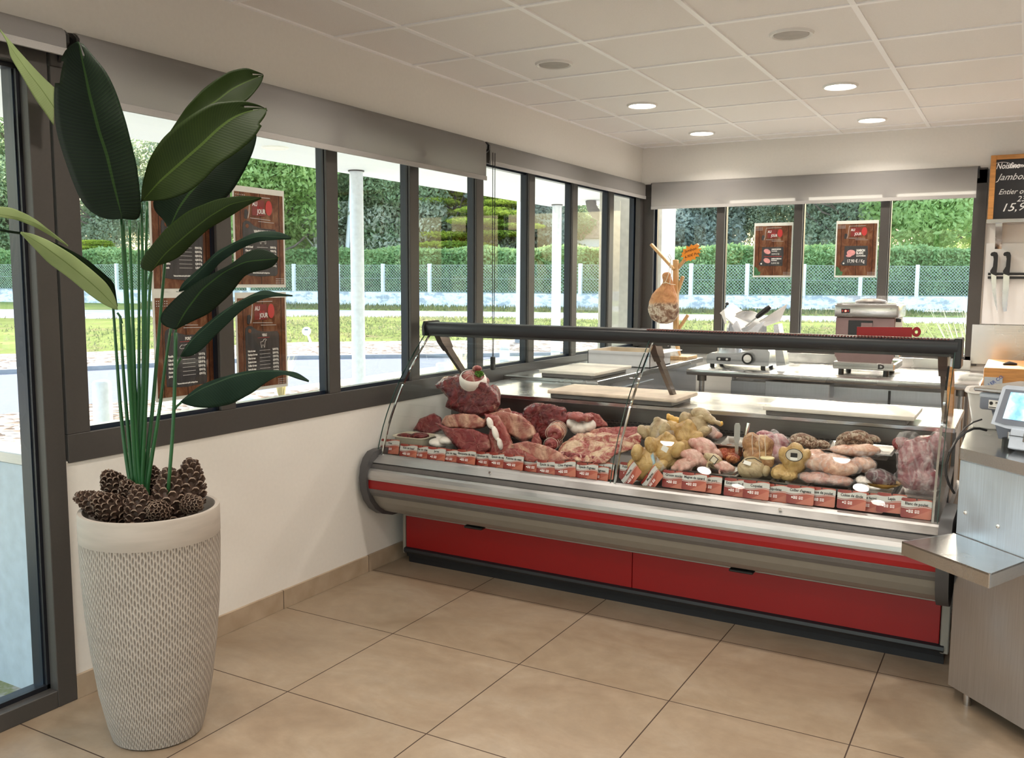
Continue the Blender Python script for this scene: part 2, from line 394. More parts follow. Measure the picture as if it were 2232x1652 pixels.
# skirting tiles
m, nt, b = newmat('skirting_beige_tile'); M['skirt'] = m
sp = N(nt, 'SeparateXYZ'); nt.links.new(N(nt, 'TexCoord').outputs['Object'], sp.inputs[0])
g = gridline(nt, sp.outputs[1], 2.88 - 6.0, 0.6, 0.002)
no = N(nt, 'TexNoise', inp={'Scale': 9.0, 'Detail': 6.0}); nt.links.new(coords(nt), no.inputs['Vector'])
mx = N(nt, 'Mix', data_type='RGBA'); nt.links.new(g, mx.inputs[0])
nt.links.new(ramp(nt, no.outputs[0], [(0.3, (0.36, 0.27, 0.18)), (0.7, (0.47, 0.37, 0.27))]), mx.inputs[6]); mx.inputs[7].default_value = (0.06, 0.04, 0.025, 1)
nt.links.new(mx.outputs[2], b.inputs['Base Color']); b.inputs['Roughness'].default_value = 0.5
struct(MB().box((0, 1.872, 0), (0.012, YB, 0.085), 0.001).build('baseboard_left', M['skirt'], local=True))
struct(MB().box((0.012, YB - 0.012, 0), (RX1, YB, 0.085), 0.001).build('baseboard_back', M['skirt'], local=True))

# ---- strip window, left wall
def window(name): 
    o = bpy.data.objects.new(name, None); COL.objects.link(o); WM[o] = Matrix(); o['kind'] = 'structure'; return o
win = window('window_1')
HZ = 2.145
mb = MB()
mb.box((-0.010, 1.885, 0.832), (0.006, YB, 0.93), 0.002); mb.box((-0.010, 1.885, HZ), (0.006, YB, 2.25), 0.002)
mb.box((-0.010, 1.885, 0.93), (0.006, 1.972, HZ), 0.002); mb.box((-0.010, 7.0, 0.93), (0.03, YB, HZ), 0.002)
mb.build('window_frame', M['frame'], win)
mb = MB()
for lo, hi in (((-0.060, 1.885, 0.84), (-0.020, 7.14, 0.945)), ((-0.060, 1.885, HZ - 0.012), (-0.020, 7.14, 2.24)), ((-0.060, 1.885, 0.9), (-0.020, 1.985, HZ)), ((-0.060, 6.99, 0.9), (-0.020, 7.14, HZ))): mb.box(lo, hi)
mb.build('outer_frame', M['outer'], win)
MUL = [2.6, 3.255, 3.899, 4.55, 5.19, 5.832, 6.478]
for y in MUL:
    f = MB().box((-0.010, y - 0.038, 0.93), (0.006, y + 0.040, HZ), 0.002).build('mullion', M['frame'], win)
    MB().box((-0.020, y - 0.042, 0.93), (-0.010, y + 0.042, HZ)).build('gasket', M['gasket'], f)
    MB().box((-0.060, y - 0.036, 0.93), (-0.020, y + 0.036, HZ)).build('outer_profile', M['outer'], f)
edges = [1.972] + MUL + [7.0]
for a, bb in zip(edges, edges[1:]):
    MB().box((-0.0355, a + 0.03, 0.925), (-0.0295, bb - 0.03, HZ + 0.01)).build('pane', M['glass'], win, smooth=None)
# ---- back window
win2 = window('window_2')
mb = MB()
mb.box((0.0, YB - 0.02, 0.885), (2.53, YB + 0.012, 0.95), 0.002); mb.box((0.0, YB - 0.02, HZ), (2.53, YB + 0.012, 2.25), 0.002)
mb.box((0.03, YB - 0.02, 0.95), (0.118, YB + 0.012, HZ), 0.002); mb.box((2.452, YB - 0.02, 0.9), (2.535, YB + 0.012, 2.24), 0.002)
mb.build('window_frame', M['frame'], win2)
mb = MB()
for lo, hi in (((-0.1, YB + 0.022, 0.86), (2.53, YB + 0.058, 0.955)), ((-0.1, YB + 0.022, HZ - 0.01), (2.53, YB + 0.058, 2.24)), ((-0.1, YB + 0.022, 0.9), (0.135, YB + 0.058, HZ)), ((2.46, YB + 0.022, 0.9), (2.53, YB + 0.058, HZ))): mb.box(lo, hi)
mb.build('outer_frame', M['outer'], win2)
MUX = [0.677, 1.275, 1.887]
for x in MUX:
    f = MB().box((x - 0.034, YB - 0.02, 0.95), (x + 0.03, YB + 0.012, HZ), 0.002).build('mullion', M['frame'], win2)
    MB().box((x - 0.036, YB + 0.012, 0.95), (x + 0.036, YB + 0.058, HZ)).build('gasket', M['gasket'], f)
edges = [0.118] + MUX + [2.452]
for a, bb in zip(edges, edges[1:]):
    MB().box((a + 0.03, YB + 0.028, 0.945), (bb - 0.03, YB + 0.034, HZ + 0.01)).build('pane', M['glass'], win2, smooth=None)
# ---- glass door
dr = window('door_1')
mb = MB()
mb.box((-0.03, 1.80, 0), (0.012, 1.872, 2.2), 0.002); mb.box((-0.03, 0.8, 0), (0.012, 0.87, 2.2), 0.002)
mb.box((-0.03, 0.87, 2.135), (0.012, 1.80, 2.2), 0.002); mb.box((-0.03, 0.87, 0.0), (0.012, 1.80, 0.06), 0.002)
mb.build('door_frame', M['frame'], dr)
mb = MB()
mb.box((-0.045, 0.86, 0.055), (-0.03, 1.805, 0.075)); mb.box((-0.045, 1.79, 0.06), (-0.03, 1.805, 2.13)); mb.box((-0.045, 0.865, 2.12), (-0.03, 1.8, 2.135))
mb.build('gasket', M['gasket'], dr)
mb = MB()
mb.box((-0.10, 1.785, 0), (-0.045, 1.86, 2.2)); mb.box((-0.10, 0.86, 2.125), (-0.045, 1.79, 2.2)); mb.box((-0.10, 0.86, 0), (-0.045, 1.79, 0.065))
mb.build('outer_frame', M['outer'], dr)
MB().box((-0.043, 0.87, 0.06), (-0.037, 1.80, 2.13)).build('pane', M['glass'], dr, smooth=None)
# unseen front opening behind the camera, added to brighten the ceiling
win3 = window('window_added')
mb = MB()
for x in (0.3, 1.35, 2.4, 3.45, 4.52): mb.box((x, RY0 - 0.1, 0), (x + 0.08, RY0 - 0.02, 2.4))
mb.build('window_frame', M['frame'], win3)

# ---------------------------------------------------------------- roller blinds
def blind(nm, lab, a, bb, zt, zb, axis, parent_grp='grey roller blinds above the windows'):
    """rolled fabric front; a..bb along the wall"""
    if axis == 'y': t = thing('roller_blind', lab, 'blind', (0.05, (a + bb) / 2, zb), 0, parent_grp)
    else: t = thing('roller_blind', lab, 'blind', ((a + bb) / 2, YB - 0.05, zb), 0, parent_grp)
    # cross-section: front drop, curved roll at the top
    r = 0.03
    prof = [(0.055, zb), (0.055, zt - r)] + [(0.055 - r + r * math.cos(q), zt - r + r * math.sin(q)) for q in [R_(v) for v in (20, 45, 70, 90)]] + [(0.005, zt)]
    inner = [(p[0] - 0.0022, p[1]) if i < 2 else (p[0] - 0.002, p[1] - 0.002) for i, p in enumerate(prof)]
    poly = prof + list(reversed(inner))
    def put(mb, pl, aa, b2):
        if axis == 'y': mb.prism([(p[0], p[1]) for p in pl], 'y', aa, b2)
        else: mb.prism([(YB - p[0], p[1]) for p in pl], 'x', aa, b2)
        return mb
    put(MB(), poly, a + 0.012, bb - 0.012).build('fabric', M['blind'], t, smooth=50)
    put(MB(), [(0.050, zb - 0.012), (0.060, zb - 0.012), (0.060, zb + 0.012), (0.050, zb + 0.012)], a + 0.012, bb - 0.012).build('hem_bar', M['blindhem'], t)
    for q in (a, bb - 0.012):
        put(MB(), [(0.003, zt - 0.11)] + [(0.058 * math.cos(R_(v)), zt - 0.035 + 0.037 * math.sin(R_(v))) for v in (-60, -20, 20, 55, 90)] + [(0.003, zt + 0.002)], q, q + 0.012).build('bracket', M['blackplastic'], t)
    return t
blind('b', 'grey roller blind above the glass door, left of the tall plant', 0.75, 1.925, 2.266, 2.185, 'y')
t = blind('b', 'longest grey roller blind, hanging lowest over the windows behind the plant', 1.95, 4.55, 2.262, 2.047, 'y')
t3 = blind('b', 'shorter grey roller blind on the left wall next to the corner', 4.57, 7.06, 2.262, 2.142, 'y')
ch = thing('blind_chain', 'black bead chain loop with weight hanging between two blinds', 'chain', (0.06, 4.61, 0.93))
MB().tube([(0.062, 4.60, 2.2), (0.062, 4.60, 1.5), (0.062, 4.603, 0.99)], 0.0022, 6).tube([(0.062, 4.625, 2.2), (0.062, 4.625, 1.5), (0.062, 4.612, 0.99)], 0.0022, 6).build('chain', M['blackplastic'], ch)
MB().box((0.05, 4.592, 0.93), (0.074, 4.622, 1.01), 0.005).build('weight', M['blackplastic'], ch)
blind('b', 'grey roller blind over the back window, beside the chalkboard', 0.095, 2.48, 2.262, 2.057, 'x')

# ---------------------------------------------------------------- ceiling downlights
M['lampglow'] = emit('lamp_diffuser_lit', (1.0, 0.93, 0.80), 8)
M['lampoff'] = mat('lamp_inside_unlit', (0.36, 0.33, 0.30), 0.5)
rows = {(0, 4.2): 'unlit round downlight nearer the left wall', (1, 4.2): 'unlit round downlight in the ceiling above the display case, right column',
        (0, 5.41): 'lit round downlight of the left column, nearest the unlit one', (1, 5.41): 'largest lit round downlight in the right column of the ceiling',
        (0, 6.6): 'small lit round downlight close to the back corner', (1, 6.6): 'small lit round downlight in front of the back wall, right column'}
for ix, x in enumerate((0.66, 1.836, 3.012, 4.19)):
    for y in (-0.6, 0.6, 1.8, 3.0, 4.2, 5.41, 6.6):
        lit = y != 4.2
        if (ix, y) in rows:
            t = thing('ceiling_light', rows[(ix, y)], 'light', (x, y, CZ - 0.012), 0, 'ceiling downlights lit' if lit else 'ceiling downlights unlit')
            MB().lathe([(0.075, CZ - 0.003), (0.085, CZ - 0.011), (0.092, CZ - 0.011), (0.098, CZ + 0.002)], (x, y, 0), 40, False, False).build('trim_ring', M['white'], t)
            MB().cyl((x, y, CZ - 0.008), (x, y, CZ - 0.004), 0.076, n=40).build('diffuser', M['lampglow'] if lit else M['lampoff'], t)
        if lit:
            lamp('AREA', 'ceiling_light_beam', (x, y, CZ - 0.03), 2.8, (1.0, 0.90, 0.79), (0, 0, -1), shape='DISK', size=0.11, spread=R_(140))
# ---------------------------------------------------------------- outside: ground
GZ = -0.05
def gmat(name, cols, scale, rough=0.9, detail=6, stretch=(1, 1, 1), bmp=0.0, vor=False):
    m, nt, b = newmat(name); v = coords(nt, stretch)
    if vor:
        n = N(nt, 'TexVoronoi', inp={'Scale': scale}); nt.links.new(v, n.inputs['Vector']); s = N(nt, 'SeparateColor'); nt.links.new(n.outputs['Color'], s.inputs[0]); f = s.outputs[0]; hgt = n.outputs['Distance']
    else:
        n = N(nt, 'TexNoise', inp={'Scale': scale, 'Detail': detail, 'Roughness': 0.65}); nt.links.new(v, n.inputs['Vector']); f = n.outputs[0]; hgt = f
    nt.links.new(ramp(nt, f, cols), b.inputs['Base Color']); b.inputs['Roughness'].default_value = 1.0; b.inputs['Specular IOR Level'].default_value = 0.0
    if bmp: bump(nt, b, hgt, bmp, 0.05)
    return m
M['asphalt'] = gmat('asphalt', [(0.3, (0.13, 0.14, 0.165)), (0.7, (0.165, 0.175, 0.20))], 30, 0.8)
M['road'] = gmat('pale_road', [(0.4, (0.25, 0.265, 0.30)), (0.6, (0.38, 0.385, 0.40))], 0.7, 0.8)
M['gravel'] = gmat('gravel', [(0.2, (0.14, 0.11, 0.09)), (0.5, (0.42, 0.38, 0.335)), (0.8, (0.26, 0.235, 0.21))], 11, 0.9, bmp=0.8, vor=True)
M['kerb'] = gmat('kerb_concrete', [(0.3, (0.26, 0.27, 0.29)), (0.7, (0.33, 0.34, 0.36))], 5)
M['grassg'] = gmat('grass_ground', [(0.30, (0.20, 0.155, 0.10)), (0.45, (0.12, 0.145, 0.05)), (0.7, (0.18, 0.21, 0.075))], 0.9, detail=8)
M['pavers'] = gmat('grass_pavers', [(0.40, (0.40, 0.39, 0.37)), (0.49, (0.25, 0.28, 0.15)), (0.55, (0.42, 0.41, 0.39))], 5, detail=4)
M['verge'] = gmat('verge', [(0.35, (0.20, 0.19, 0.09)), (0.6, (0.12, 0.18, 0.05))], 1.5)
lines = [
    [(-5.0, -30), (-5.0, 40)],                                                # terrace edge under the canopy
    [(-9.0, -30), (-7.2, 3), (-6.93, 6.89), (-5.88, 9.235), (-4.5, 14), (2.0, 17), (40, 22)],                # driveway, near edge
    [(-26, -18), (-10.64, 9.545), (-9.275, 12.99), (-7.78, 14.35), (-5.6, 16.4), (-3.4, 18.6), (40, 45)],     # kerb
    [(-30, -12), (-13.54, 11.62), (-12.17, 16.1), (-8.5, 19.6), (-4.93, 23.1), (0.44, 25.5), (40, 40)],       # foot of the grass bank
    [(-75, -1.5), (-26.49, 20.9), (-21.46, 26.1), (-13.5, 28.2), (-0.29, 33.0), (40, 48)],                     # road near
    [(-80, 8.5), (-36.4, 28.0), (-30.4, 34.0), (-19.7, 38.2), (-1.3, 43.7), (40, 60)],                         # road far
    [(-90, 23.5), (-47.4, 35.9), (-34.5, 40.3), (-12.0, 44.6), (-2.0, 50.4), (40, 74)],                        # wall foot
]
def interp(pl, s):
    n = len(pl) - 1; i = min(int(s * n), n - 1); f = s * n - i
    return (pl[i][0] * (1 - f) + pl[i + 1][0] * f, pl[i][1] * (1 - f) + pl[i + 1][1] * f)
def land(name, A, B, mt, za=GZ, zb=GZ, hump=0.0, kind='structure', nn=60, mm=6):
    rows = []
    for j in range(mm + 1):
        f = j / mm; r = []
        for i in range(nn + 1):
            a = interp(A, i / nn); b2 = interp(B, i / nn)
            z = za * (1 - f) + zb * f + hump * math.sin(math.pi * f)
            r.append((a[0] * (1 - f) + b2[0] * f, a[1] * (1 - f) + b2[1] * f, z))
        rows.append(r)
    return tag(MB().sheet(rows).build(name, mt, local=True, smooth=180), kind=kind)
MB_ = MB().box((-120, -60, -0.5), (80, 140, -0.09)); tag(MB_.build('ground', M['asphalt'], local=True, smooth=None), kind='structure')
tag(MB().box((-6.2, -30, -0.12), (-0.2, 40, -0.045)).build('terrace', M['pavers'], local=True, smooth=None), kind='structure')
tag(MB().box((-0.2, 7.3, -0.12), (12, 15, -0.047)).build('gravel_bed', M['gravel'], local=True, smooth=None), kind='structure')
land('gravel_strip', lines[0], lines[1], M['gravel'], -0.047, -0.04)
land('asphalt_driveway', lines[1], lines[2], M['asphalt'])
land('gravel_border', lines[2], lines[3], M['gravel'], -0.03, 0.0, 0.05)
land('grass_bank', lines[3], lines[4], M['grassg'], 0.0, -0.03, 0.30)
land('pale_road', lines[4], lines[5], M['road'], -0.03, -0.02)
land('grass_verge', lines[5], lines[6], M['verge'], -0.02, 0.0)
pl = [Vector((*p, 0)) for p in lines[2]]
mb = MB()
for a, b2 in zip(pl, pl[1:]):
    d = (b2 - a).normalized(); n = Vector((-d.y, d.x, 0)) * 0.14
    mb.prism([(a.x, a.y), (b2.x, b2.y), (b2.x + n.x, b2.y + n.y), (a.x + n.x, a.y + n.y)], 'z', -0.1, 0.02)
tag(mb.build('kerb', M['kerb'], local=True, smooth=None), kind='structure')

random.seed(5)
def leafmat(name, c1, c2, trans=0.45, scale=0.6):
    m = bpy.data.materials.new(name); m.use_nodes = True; nt = m.node_tree; nt.nodes.clear()
    out = N(nt, 'OutputMaterial'); mix = N(nt, 'MixShader'); mix.inputs[0].default_value = trans
    df = N(nt, 'BsdfDiffuse'); tr = N(nt, 'BsdfTranslucent'); oi = N(nt, 'ObjectInfo'); no = N(nt, 'TexNoise', inp={'Scale': scale, 'Detail': 3.0})
    g = N(nt, 'NewGeometry'); nt.links.new(g.outputs['Position'], no.inputs['Vector'])
    c = ramp(nt, no.outputs[0], [(0.35, c1), (0.65, c2)])
    nt.links.new(c, df.inputs[0]); nt.links.new(c, tr.inputs[0])
    nt.links.new(df.outputs[0], mix.inputs[1]); nt.links.new(tr.outputs[0], mix.inputs[2]); nt.links.new(mix.outputs[0], out.inputs[0])
    return m
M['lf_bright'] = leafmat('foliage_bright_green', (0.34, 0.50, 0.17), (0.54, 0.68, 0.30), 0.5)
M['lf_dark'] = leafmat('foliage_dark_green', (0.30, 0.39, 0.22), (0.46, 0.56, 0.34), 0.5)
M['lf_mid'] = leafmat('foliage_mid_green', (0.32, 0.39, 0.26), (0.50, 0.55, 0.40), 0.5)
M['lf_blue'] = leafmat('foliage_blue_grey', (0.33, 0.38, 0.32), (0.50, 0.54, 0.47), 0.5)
M['lf_yellow'] = leafmat('foliage_yellow_green', (0.24, 0.34, 0.05), (0.52, 0.56, 0.08))
M['lf_hedge'] = leafmat('foliage_hedge', (0.20, 0.33, 0.13), (0.40, 0.54, 0.25), 0.4, 1.2)
M['lf_grass'] = leafmat('grass_blades', (0.15, 0.18, 0.075), (0.24, 0.235, 0.13), 0.4, 0.4)
M['lf_straw'] = leafmat('straw_grass', (0.62, 0.55, 0.30), (0.72, 0.66, 0.42), 0.5)
M['lf_pale'] = leafmat('pale_blossom_foliage', (0.30, 0.36, 0.22), (0.62, 0.62, 0.50))
M['bark'] = mat('bark_grey_brown', (0.16, 0.125, 0.10), 0.9, 0, 0.3, 4)
M['barkpale'] = mat('bark_bleached', (0.62, 0.60, 0.56), 0.9, 0, 0.1, 4)

def leafcloud(mb, c, r, n, size, flat=0.0, asp=1.7):
    """n small leaves scattered near the surface of an ellipsoid"""
    bm = mb.bm
    for _ in range(n):
        d = Vector((random.gauss(0, 1), random.gauss(0, 1), random.gauss(0, 1))).normalized()
        k = random.random() ** 0.35
        p = Vector(c) + Vector((d.x * r[0] * k, d.y * r[1] * k, d.z * r[2] * k))
        u = Vector((random.gauss(0, 1), random.gauss(0, 1), random.gauss(0, 1) * (1 - flat))).normalized()
        w = u.orthogonal().normalized(); w = Matrix.Rotation(random.random() * 6.28, 3, u) @ w
        s = size * random.uniform(0.6, 1.4)
        vs = [bm.verts.new(p + u * s * asp * 0.5), bm.verts.new(p + w * s * 0.4), bm.verts.new(p - u * s * asp * 0.5), bm.verts.new(p - w * s * 0.4)]
        bm.faces.new(vs)
def branches(mb, base, h, r, nb, spread, seed, up=0.55):
    rnd = random.Random(seed)
    pts = [Vector(base)]; 
    for i in range(5): pts.append(pts[-1] + Vector((rnd.uniform(-.1, .1) * h * 0.3, rnd.uniform(-.1, .1) * h * 0.3, h / 5)))
    mb.tube(pts, [r * (1 - 0.16 * i) for i in range(6)], 7)
    for i in range(nb):
        k = rnd.uniform(0.25, 0.95); p = pts[0].lerp(pts[-1], k); a = rnd.uniform(0, 6.28); L = spread * rnd.uniform(0.5, 1.0) * (1.15 - 0.5 * k)
        d = Vector((math.cos(a), math.sin(a), up)).normalized()
        q = [p, p + d * L * 0.5 + Vector((0, 0, rnd.uniform(-.1, .1) * L)), p + d * L + Vector((rnd.uniform(-.15, .15) * L, rnd.uniform(-.15, .15) * L, rnd.uniform(0, .2) * L))]
        mb.tube(q, [r * 0.35, r * 0.2, r * 0.06], 5)
        for _ in range(2):
            e = q[1].lerp(q[2], rnd.random()); d2 = (d + Vector((rnd.uniform(-1, 1), rnd.uniform(-1, 1), rnd.uniform(-.2, .8)))).normalized()
            mb.tube([e, e + d2 * L * 0.35], [r * 0.12, r * 0.04], 4)
def make_tree(name, label, lm, loc, H, R, n, size, kind='round', bark='bark', nb=14, cat='tree', group='trees beyond the hedge'):
    t = thing(name, label, cat, loc, 0, group)
    seed = random.randint(0, 9999)
    mb = MB(); branches(mb, (0, 0, 0), H * 0.85, H * 0.022 + 0.05, nb, R * 0.85, seed); mb.build('trunk', M[bark], t, local=True)
    mb = MB()
    if kind == 'round':
        k = 22
        for i in range(k):
            a = random.uniform(0, 6.28); z = random.uniform(0.22, 0.93) * H; rr = R * random.uniform(0.1, 0.75) * (1 - abs(z / H - 0.5) * 0.9)
            leafcloud(mb, (math.cos(a) * rr, math.sin(a) * rr, z), (R * 0.42, R * 0.42, H * 0.13), n // k, size)
    elif kind == 'layer':
        k = 26
        for i in range(k):
            a = random.uniform(0, 6.28); z = H * (0.15 + 0.8 * i / k); rr = R * random.uniform(0.25, 0.8) * (1.15 - 0.9 * i / k)
            leafcloud(mb, (math.cos(a) * rr, math.sin(a) * rr, z), (R * 0.42, R * 0.42, H * 0.025), n // k, size, 0.6)
    elif kind == 'column':
        for i in range(12):
            z = H * (0.08 + 0.88 * i / 12); leafcloud(mb, (random.uniform(-.2, .2) * R, random.uniform(-.2, .2) * R, z), (R * (1.05 - 0.6 * i / 12), R * (1.05 - 0.6 * i / 12), H * 0.08), n // 12, size)
    mb.build('foliage', M[lm], t, local=True, smooth=None, recalc=False)
    return t
def ground_at(px, dist):
    """spot on the ground seen in pixel column px, dist metres away"""
    d = RT * ((px - IMG_W / 2) / FPX) + FW; d.z = 0; d.normalize()
    return (CAM.x + d.x * dist, CAM.y + d.y * dist, -0.1)
T = []
specs = [('broadleaf_tree', 'lf_bright', 'round', 14, 5.5, 0.42), ('evergreen_tree', 'lf_dark', 'round', 15, 5.0, 0.34),
         ('cedar_tree', 'lf_yellow', 'layer', 10.5, 6.0, 0.34), ('conifer_tree', 'lf_blue', 'round', 11, 5.0, 0.36), ('oak_tree', 'lf_mid', 'round', 14, 5.5, 0.32)]
protos = {}
def tree(kind, px, dist, label, sc=1.0, rz=0.0):
    nm, lm, kd, H, R, sz = specs[kind]
    if kind not in protos:
        protos[kind] = make_tree(nm, label, lm, ground_at(px, dist), H, R, 56000, sz * 0.46, kd)
        o = protos[kind]
    else: o = copy_tree(protos[kind])
    place(o, ground_at(px, dist), rz, label, None, sc=(sc, sc, sc)); return o
tree(1, 30, 76, 'dark tree seen through the glass door at far left', 1.1)
tree(4, 250, 73, 'grey green tree seen through the window just right of the door', 0.92, 1)
tree(2, 215, 67, 'low yellow green shrubby tree behind the stems of the potted plant', 0.42, 2)
tree(0, 590, 57, 'bright green broadleaf tree beyond the hedge, just above the right-hand menu posters', 1.0, 1)
tree(1, 700, 66, 'dark tree behind the bleached bare tree', 1.05, 4)
tree(4, 450, 71, 'green tree hidden mostly behind the dark plant leaves', 1.0, 2)
tree(1, 850, 62, 'dark green tree right of the first white canopy column', 1.0, 0.7)
tree(4, 800, 70, 'tall grey green tree behind the first white canopy column', 1.1, 3)
tree(2, 990, 62, 'yellow green layered cedar seen right above the left end of the case', 1.0, 0.4)
tree(4, 960, 72, 'tall dark grey tree behind the yellow green cedar', 1.05, 5)
tree(3, 1120, 62, 'blue grey conifer beside the white lamp post', 1.0, 1.2)
tree(2, 1075, 59, 'second yellow green cedar, left of the white lamp post', 0.75, 2.4)
tree(1, 1200, 66, 'dark conifer behind the second white canopy column', 0.75, 2)
tree(3, 1290, 78, 'blue grey tree behind the white house', 0.8, 3)
tree(3, 1500, 64, 'blue grey conifer in the left pane of the back window', 1.0, 2.2)
tree(3, 1440, 74, 'taller blue grey conifer at the corner of the back window', 1.15, 4)
tree(4, 1700, 66, 'grey green tree between the two ham posters', 0.92, 4)
tree(4, 1840, 62, 'grey green tree behind the right-hand ham poster', 0.98, 0.5)
tree(0, 2030, 60, 'bright green broadleaf tree in the right pane of the back window', 1.0, 3.3)
tree(0, 2160, 66, 'bright green tree nearest the chalkboard wall', 1.05, 5)
tree(3, 1605, 72, 'small blue grey conifer below the patch of open sky', 0.42, 1.4)
# bleached bare tree and pale flowering bushes
t = thing('bare_tree', 'bleached leafless tree beside the right-hand menu posters', 'tree', ground_at(690, 58.5))
mb = MB(); branches(mb, (0, 0, 0), 9.0, 0.20, 34, 2.6, 11, 0.9); mb.build('trunk', M['barkpale'], t, local=True)
for i, (px, dd, lab) in enumerate([(850, 60, 'pale flowering bush right of the first canopy column'), (935, 60, 'pale flowering bush under the layered cedar'), (740, 61, 'pale bush behind the leaning pole')]):
    if i == 0:
        bush0 = make_tree('flowering_bush', lab, 'lf_pale', ground_at(px, dd), 4.8, 2.6, 12000, 0.13, 'round', 'barkpale', 10, 'bush', 'pale bushes behind the hedge'); b2 = bush0
    else: b2 = copy_tree(bush0)
    place(b2, ground_at(px, dd), i * 1.7, lab, None, sc=(1.3, 1.3, 1.55 - 0.12 * i))
# hedge: one clipped mass
FA, FB = Vector((-62, 31.2, 0)), Vector((22, 63.5, 0))
FPTS = [Vector((-90, 23.3, 0)), Vector((-47.4, 35.9, 0)), Vector((-34.5, 40.3, 0)), Vector((-12.0, 44.6, 0)), Vector((-2.0, 50.4, 0)), Vector((14, 59.5, 0))]
def along(s):
    """point and normal at arclength s on the fence line"""
    for a, b2 in zip(FPTS, FPTS[1:]):
        L = (b2 - a).length
        if s <= L or b2 is FPTS[-1]:
            d = (b2 - a).normalized(); return a + d * s, Vector((-d.y, d.x, 0)), d
        s -= L
FL = sum((b2 - a).length for a, b2 in zip(FPTS, FPTS[1:]))
mb = MB(); bm = mb.bm
for _ in range(120000):
    s = random.uniform(20, FL); p, n, d = along(s)
    u = random.random()
    if u < 0.72: q = p + n * (1.0 + random.gauss(0, 0.12)); z = random.uniform(0.3, 3.25)
    else: q = p + n * random.uniform(1.0, 2.4); z = 3.2 + random.gauss(0, 0.07) + 0.12 * math.sin(s * 1.3)
    c = q + Vector((0, 0, z)); a = Vector((random.gauss(0, 1), random.gauss(0, 1), random.gauss(0.4, 1))).normalized(); w = a.orthogonal().normalized()
    k = random.uniform(0.06, 0.15)
    bm.faces.new([bm.verts.new(c + a * k), bm.verts.new(c + w * k * 0.5), bm.verts.new(c - a * k), bm.verts.new(c - w * k * 0.5)])
for a, b2 in zip(FPTS, FPTS[1:]):
    d = (b2 - a).normalized(); n = Vector((-d.y, d.x, 0))
    mb.prism([((a + n * 1.15).x, (a + n * 1.15).y), ((b2 + n * 1.15).x, (b2 + n * 1.15).y), ((b2 + n * 2.3).x, (b2 + n * 2.3).y), ((a + n * 2.3).x, (a + n * 2.3).y)], 'z', -0.1, 3.05)
tag(mb.build('hedge', M['lf_hedge'], local=True, smooth=None, recalc=False), 'long clipped green hedge behind the chain-link fence', 'hedge')
# low wall
m, nt, b = newmat('patchy_white_wall'); M['lowwall'] = m
no = N(nt, 'TexNoise', inp={'Scale': 1.6, 'Detail': 8.0, 'Roughness': 0.7}); nt.links.new(coords(nt, (1, 1, 2)), no.inputs['Vector'])
nt.links.new(ramp(nt, no.outputs[0], [(0.42, (0.42, 0.45, 0.50)), (0.52, (0.85, 0.85, 0.85))]), b.inputs['Base Color']); b.inputs['Roughness'].default_value = 0.9  # white mottled with blue-grey noise patches
mb = MB()
for a, b2 in zip(FPTS, FPTS[1:]):
    d = (b2 - a).normalized(); n = Vector((-d.y, d.x, 0)) * 0.2
    mb.prism([(a.x, a.y), (b2.x, b2.y), (b2.x + n.x, b2.y + n.y), (a.x + n.x, a.y + n.y)], 'z', -0.1, 0.82)
tag(mb.build('garden_wall', M['lowwall'], local=True, smooth=None), 'long low patchy white wall under the chain-link fence', 'wall')
# chain-link fence
M['wire'] = mat('galvanised_wire', (0.50, 0.56, 0.54), 0.5, 0.0)
M['post'] = mat('white_concrete_post', (0.80, 0.80, 0.78), 0.8)
fence = thing('chain_link_fence', 'chain-link fence with white posts on the low wall', 'fence', (FPTS[1].x, FPTS[1].y, 0))
s = 20.0; SP = 2.9; prev = None
while s < FL - 1:
    p, n, d = along(s); p = p + n * 0.1
    MB().box(p + Vector((-0.09, -0.09, 0)), p + Vector((0.09, 0.09, 2.42)), 0.01).build('post', M['post'], fence)
    if prev is not None:
        mb = MB(); L = (p - prev).length; dd = (p - prev).normalized(); hh = 1.5; g = 0.17; r = 0.010
        def seg(u0, v0, u1, v1):
            a = prev + dd * u0 + Vector((0, 0, 0.85 + v0)); b2 = prev + dd * u1 + Vector((0, 0, 0.85 + v1)); mb.tube([a, b2], r, 3, False)
        k = -hh
        while k < L:
            for sg in (1, -1):
                u0, u1 = k, k + hh
                a0, a1 = max(u0, 0), min(u1, L)
                if a1 > a0:
                    v0, v1 = a0 - u0, a1 - u0
                    if sg > 0: seg(a0, v0, a1, v1)
                    else: seg(a0, hh - v0, a1, hh - v1)
            k += g
        for z in (0.0, hh * 0.5, hh): seg(0, z, L, z)
        mb.build('wire_mesh', M['wire'], fence, smooth=None, recalc=False)
    prev = p; s += SP
# leaning pole, lamp post, sign
pb = at(750, 662, 'z', 0.0) ; pt = pb + (atd(775, 250, (pb - CAM).dot(FW)) - pb)
t = thing('utility_pole', 'white leaning pole beside the first canopy column', 'pole', pb); MB().cyl(pb, pt, 0.16, 0.10, 14).build('pole', M['post'], t); MB().cyl(pb, pb + Vector((0, 0, .25)), 0.22, 0.22, 14).build('base', M['kerb'], t)
pb = at(1131, 752, 'z', -0.03); t = thing('lamp_post', 'tall white lamp post seen between the two canopy columns', 'lamp post', pb)
MB().cyl(pb, pb + Vector((0, 0, 5.5)), 0.078, 0.06, 16).build('pole', M['post'], t); MB().cyl(pb, pb + Vector((0, 0, .45)), 0.1, 0.1, 16).build('base', M['kerb'], t); MB().box(pb + Vector((-.6, -.1, 5.4)), pb + Vector((.1, .1, 5.5)), 0.02).build('lamp_head', M['white'], t)
pb = at(677, 746, 'z', 0.05); t = thing('marker_sign', 'small round white sign on a stake in the grass bank', 'sign', pb)
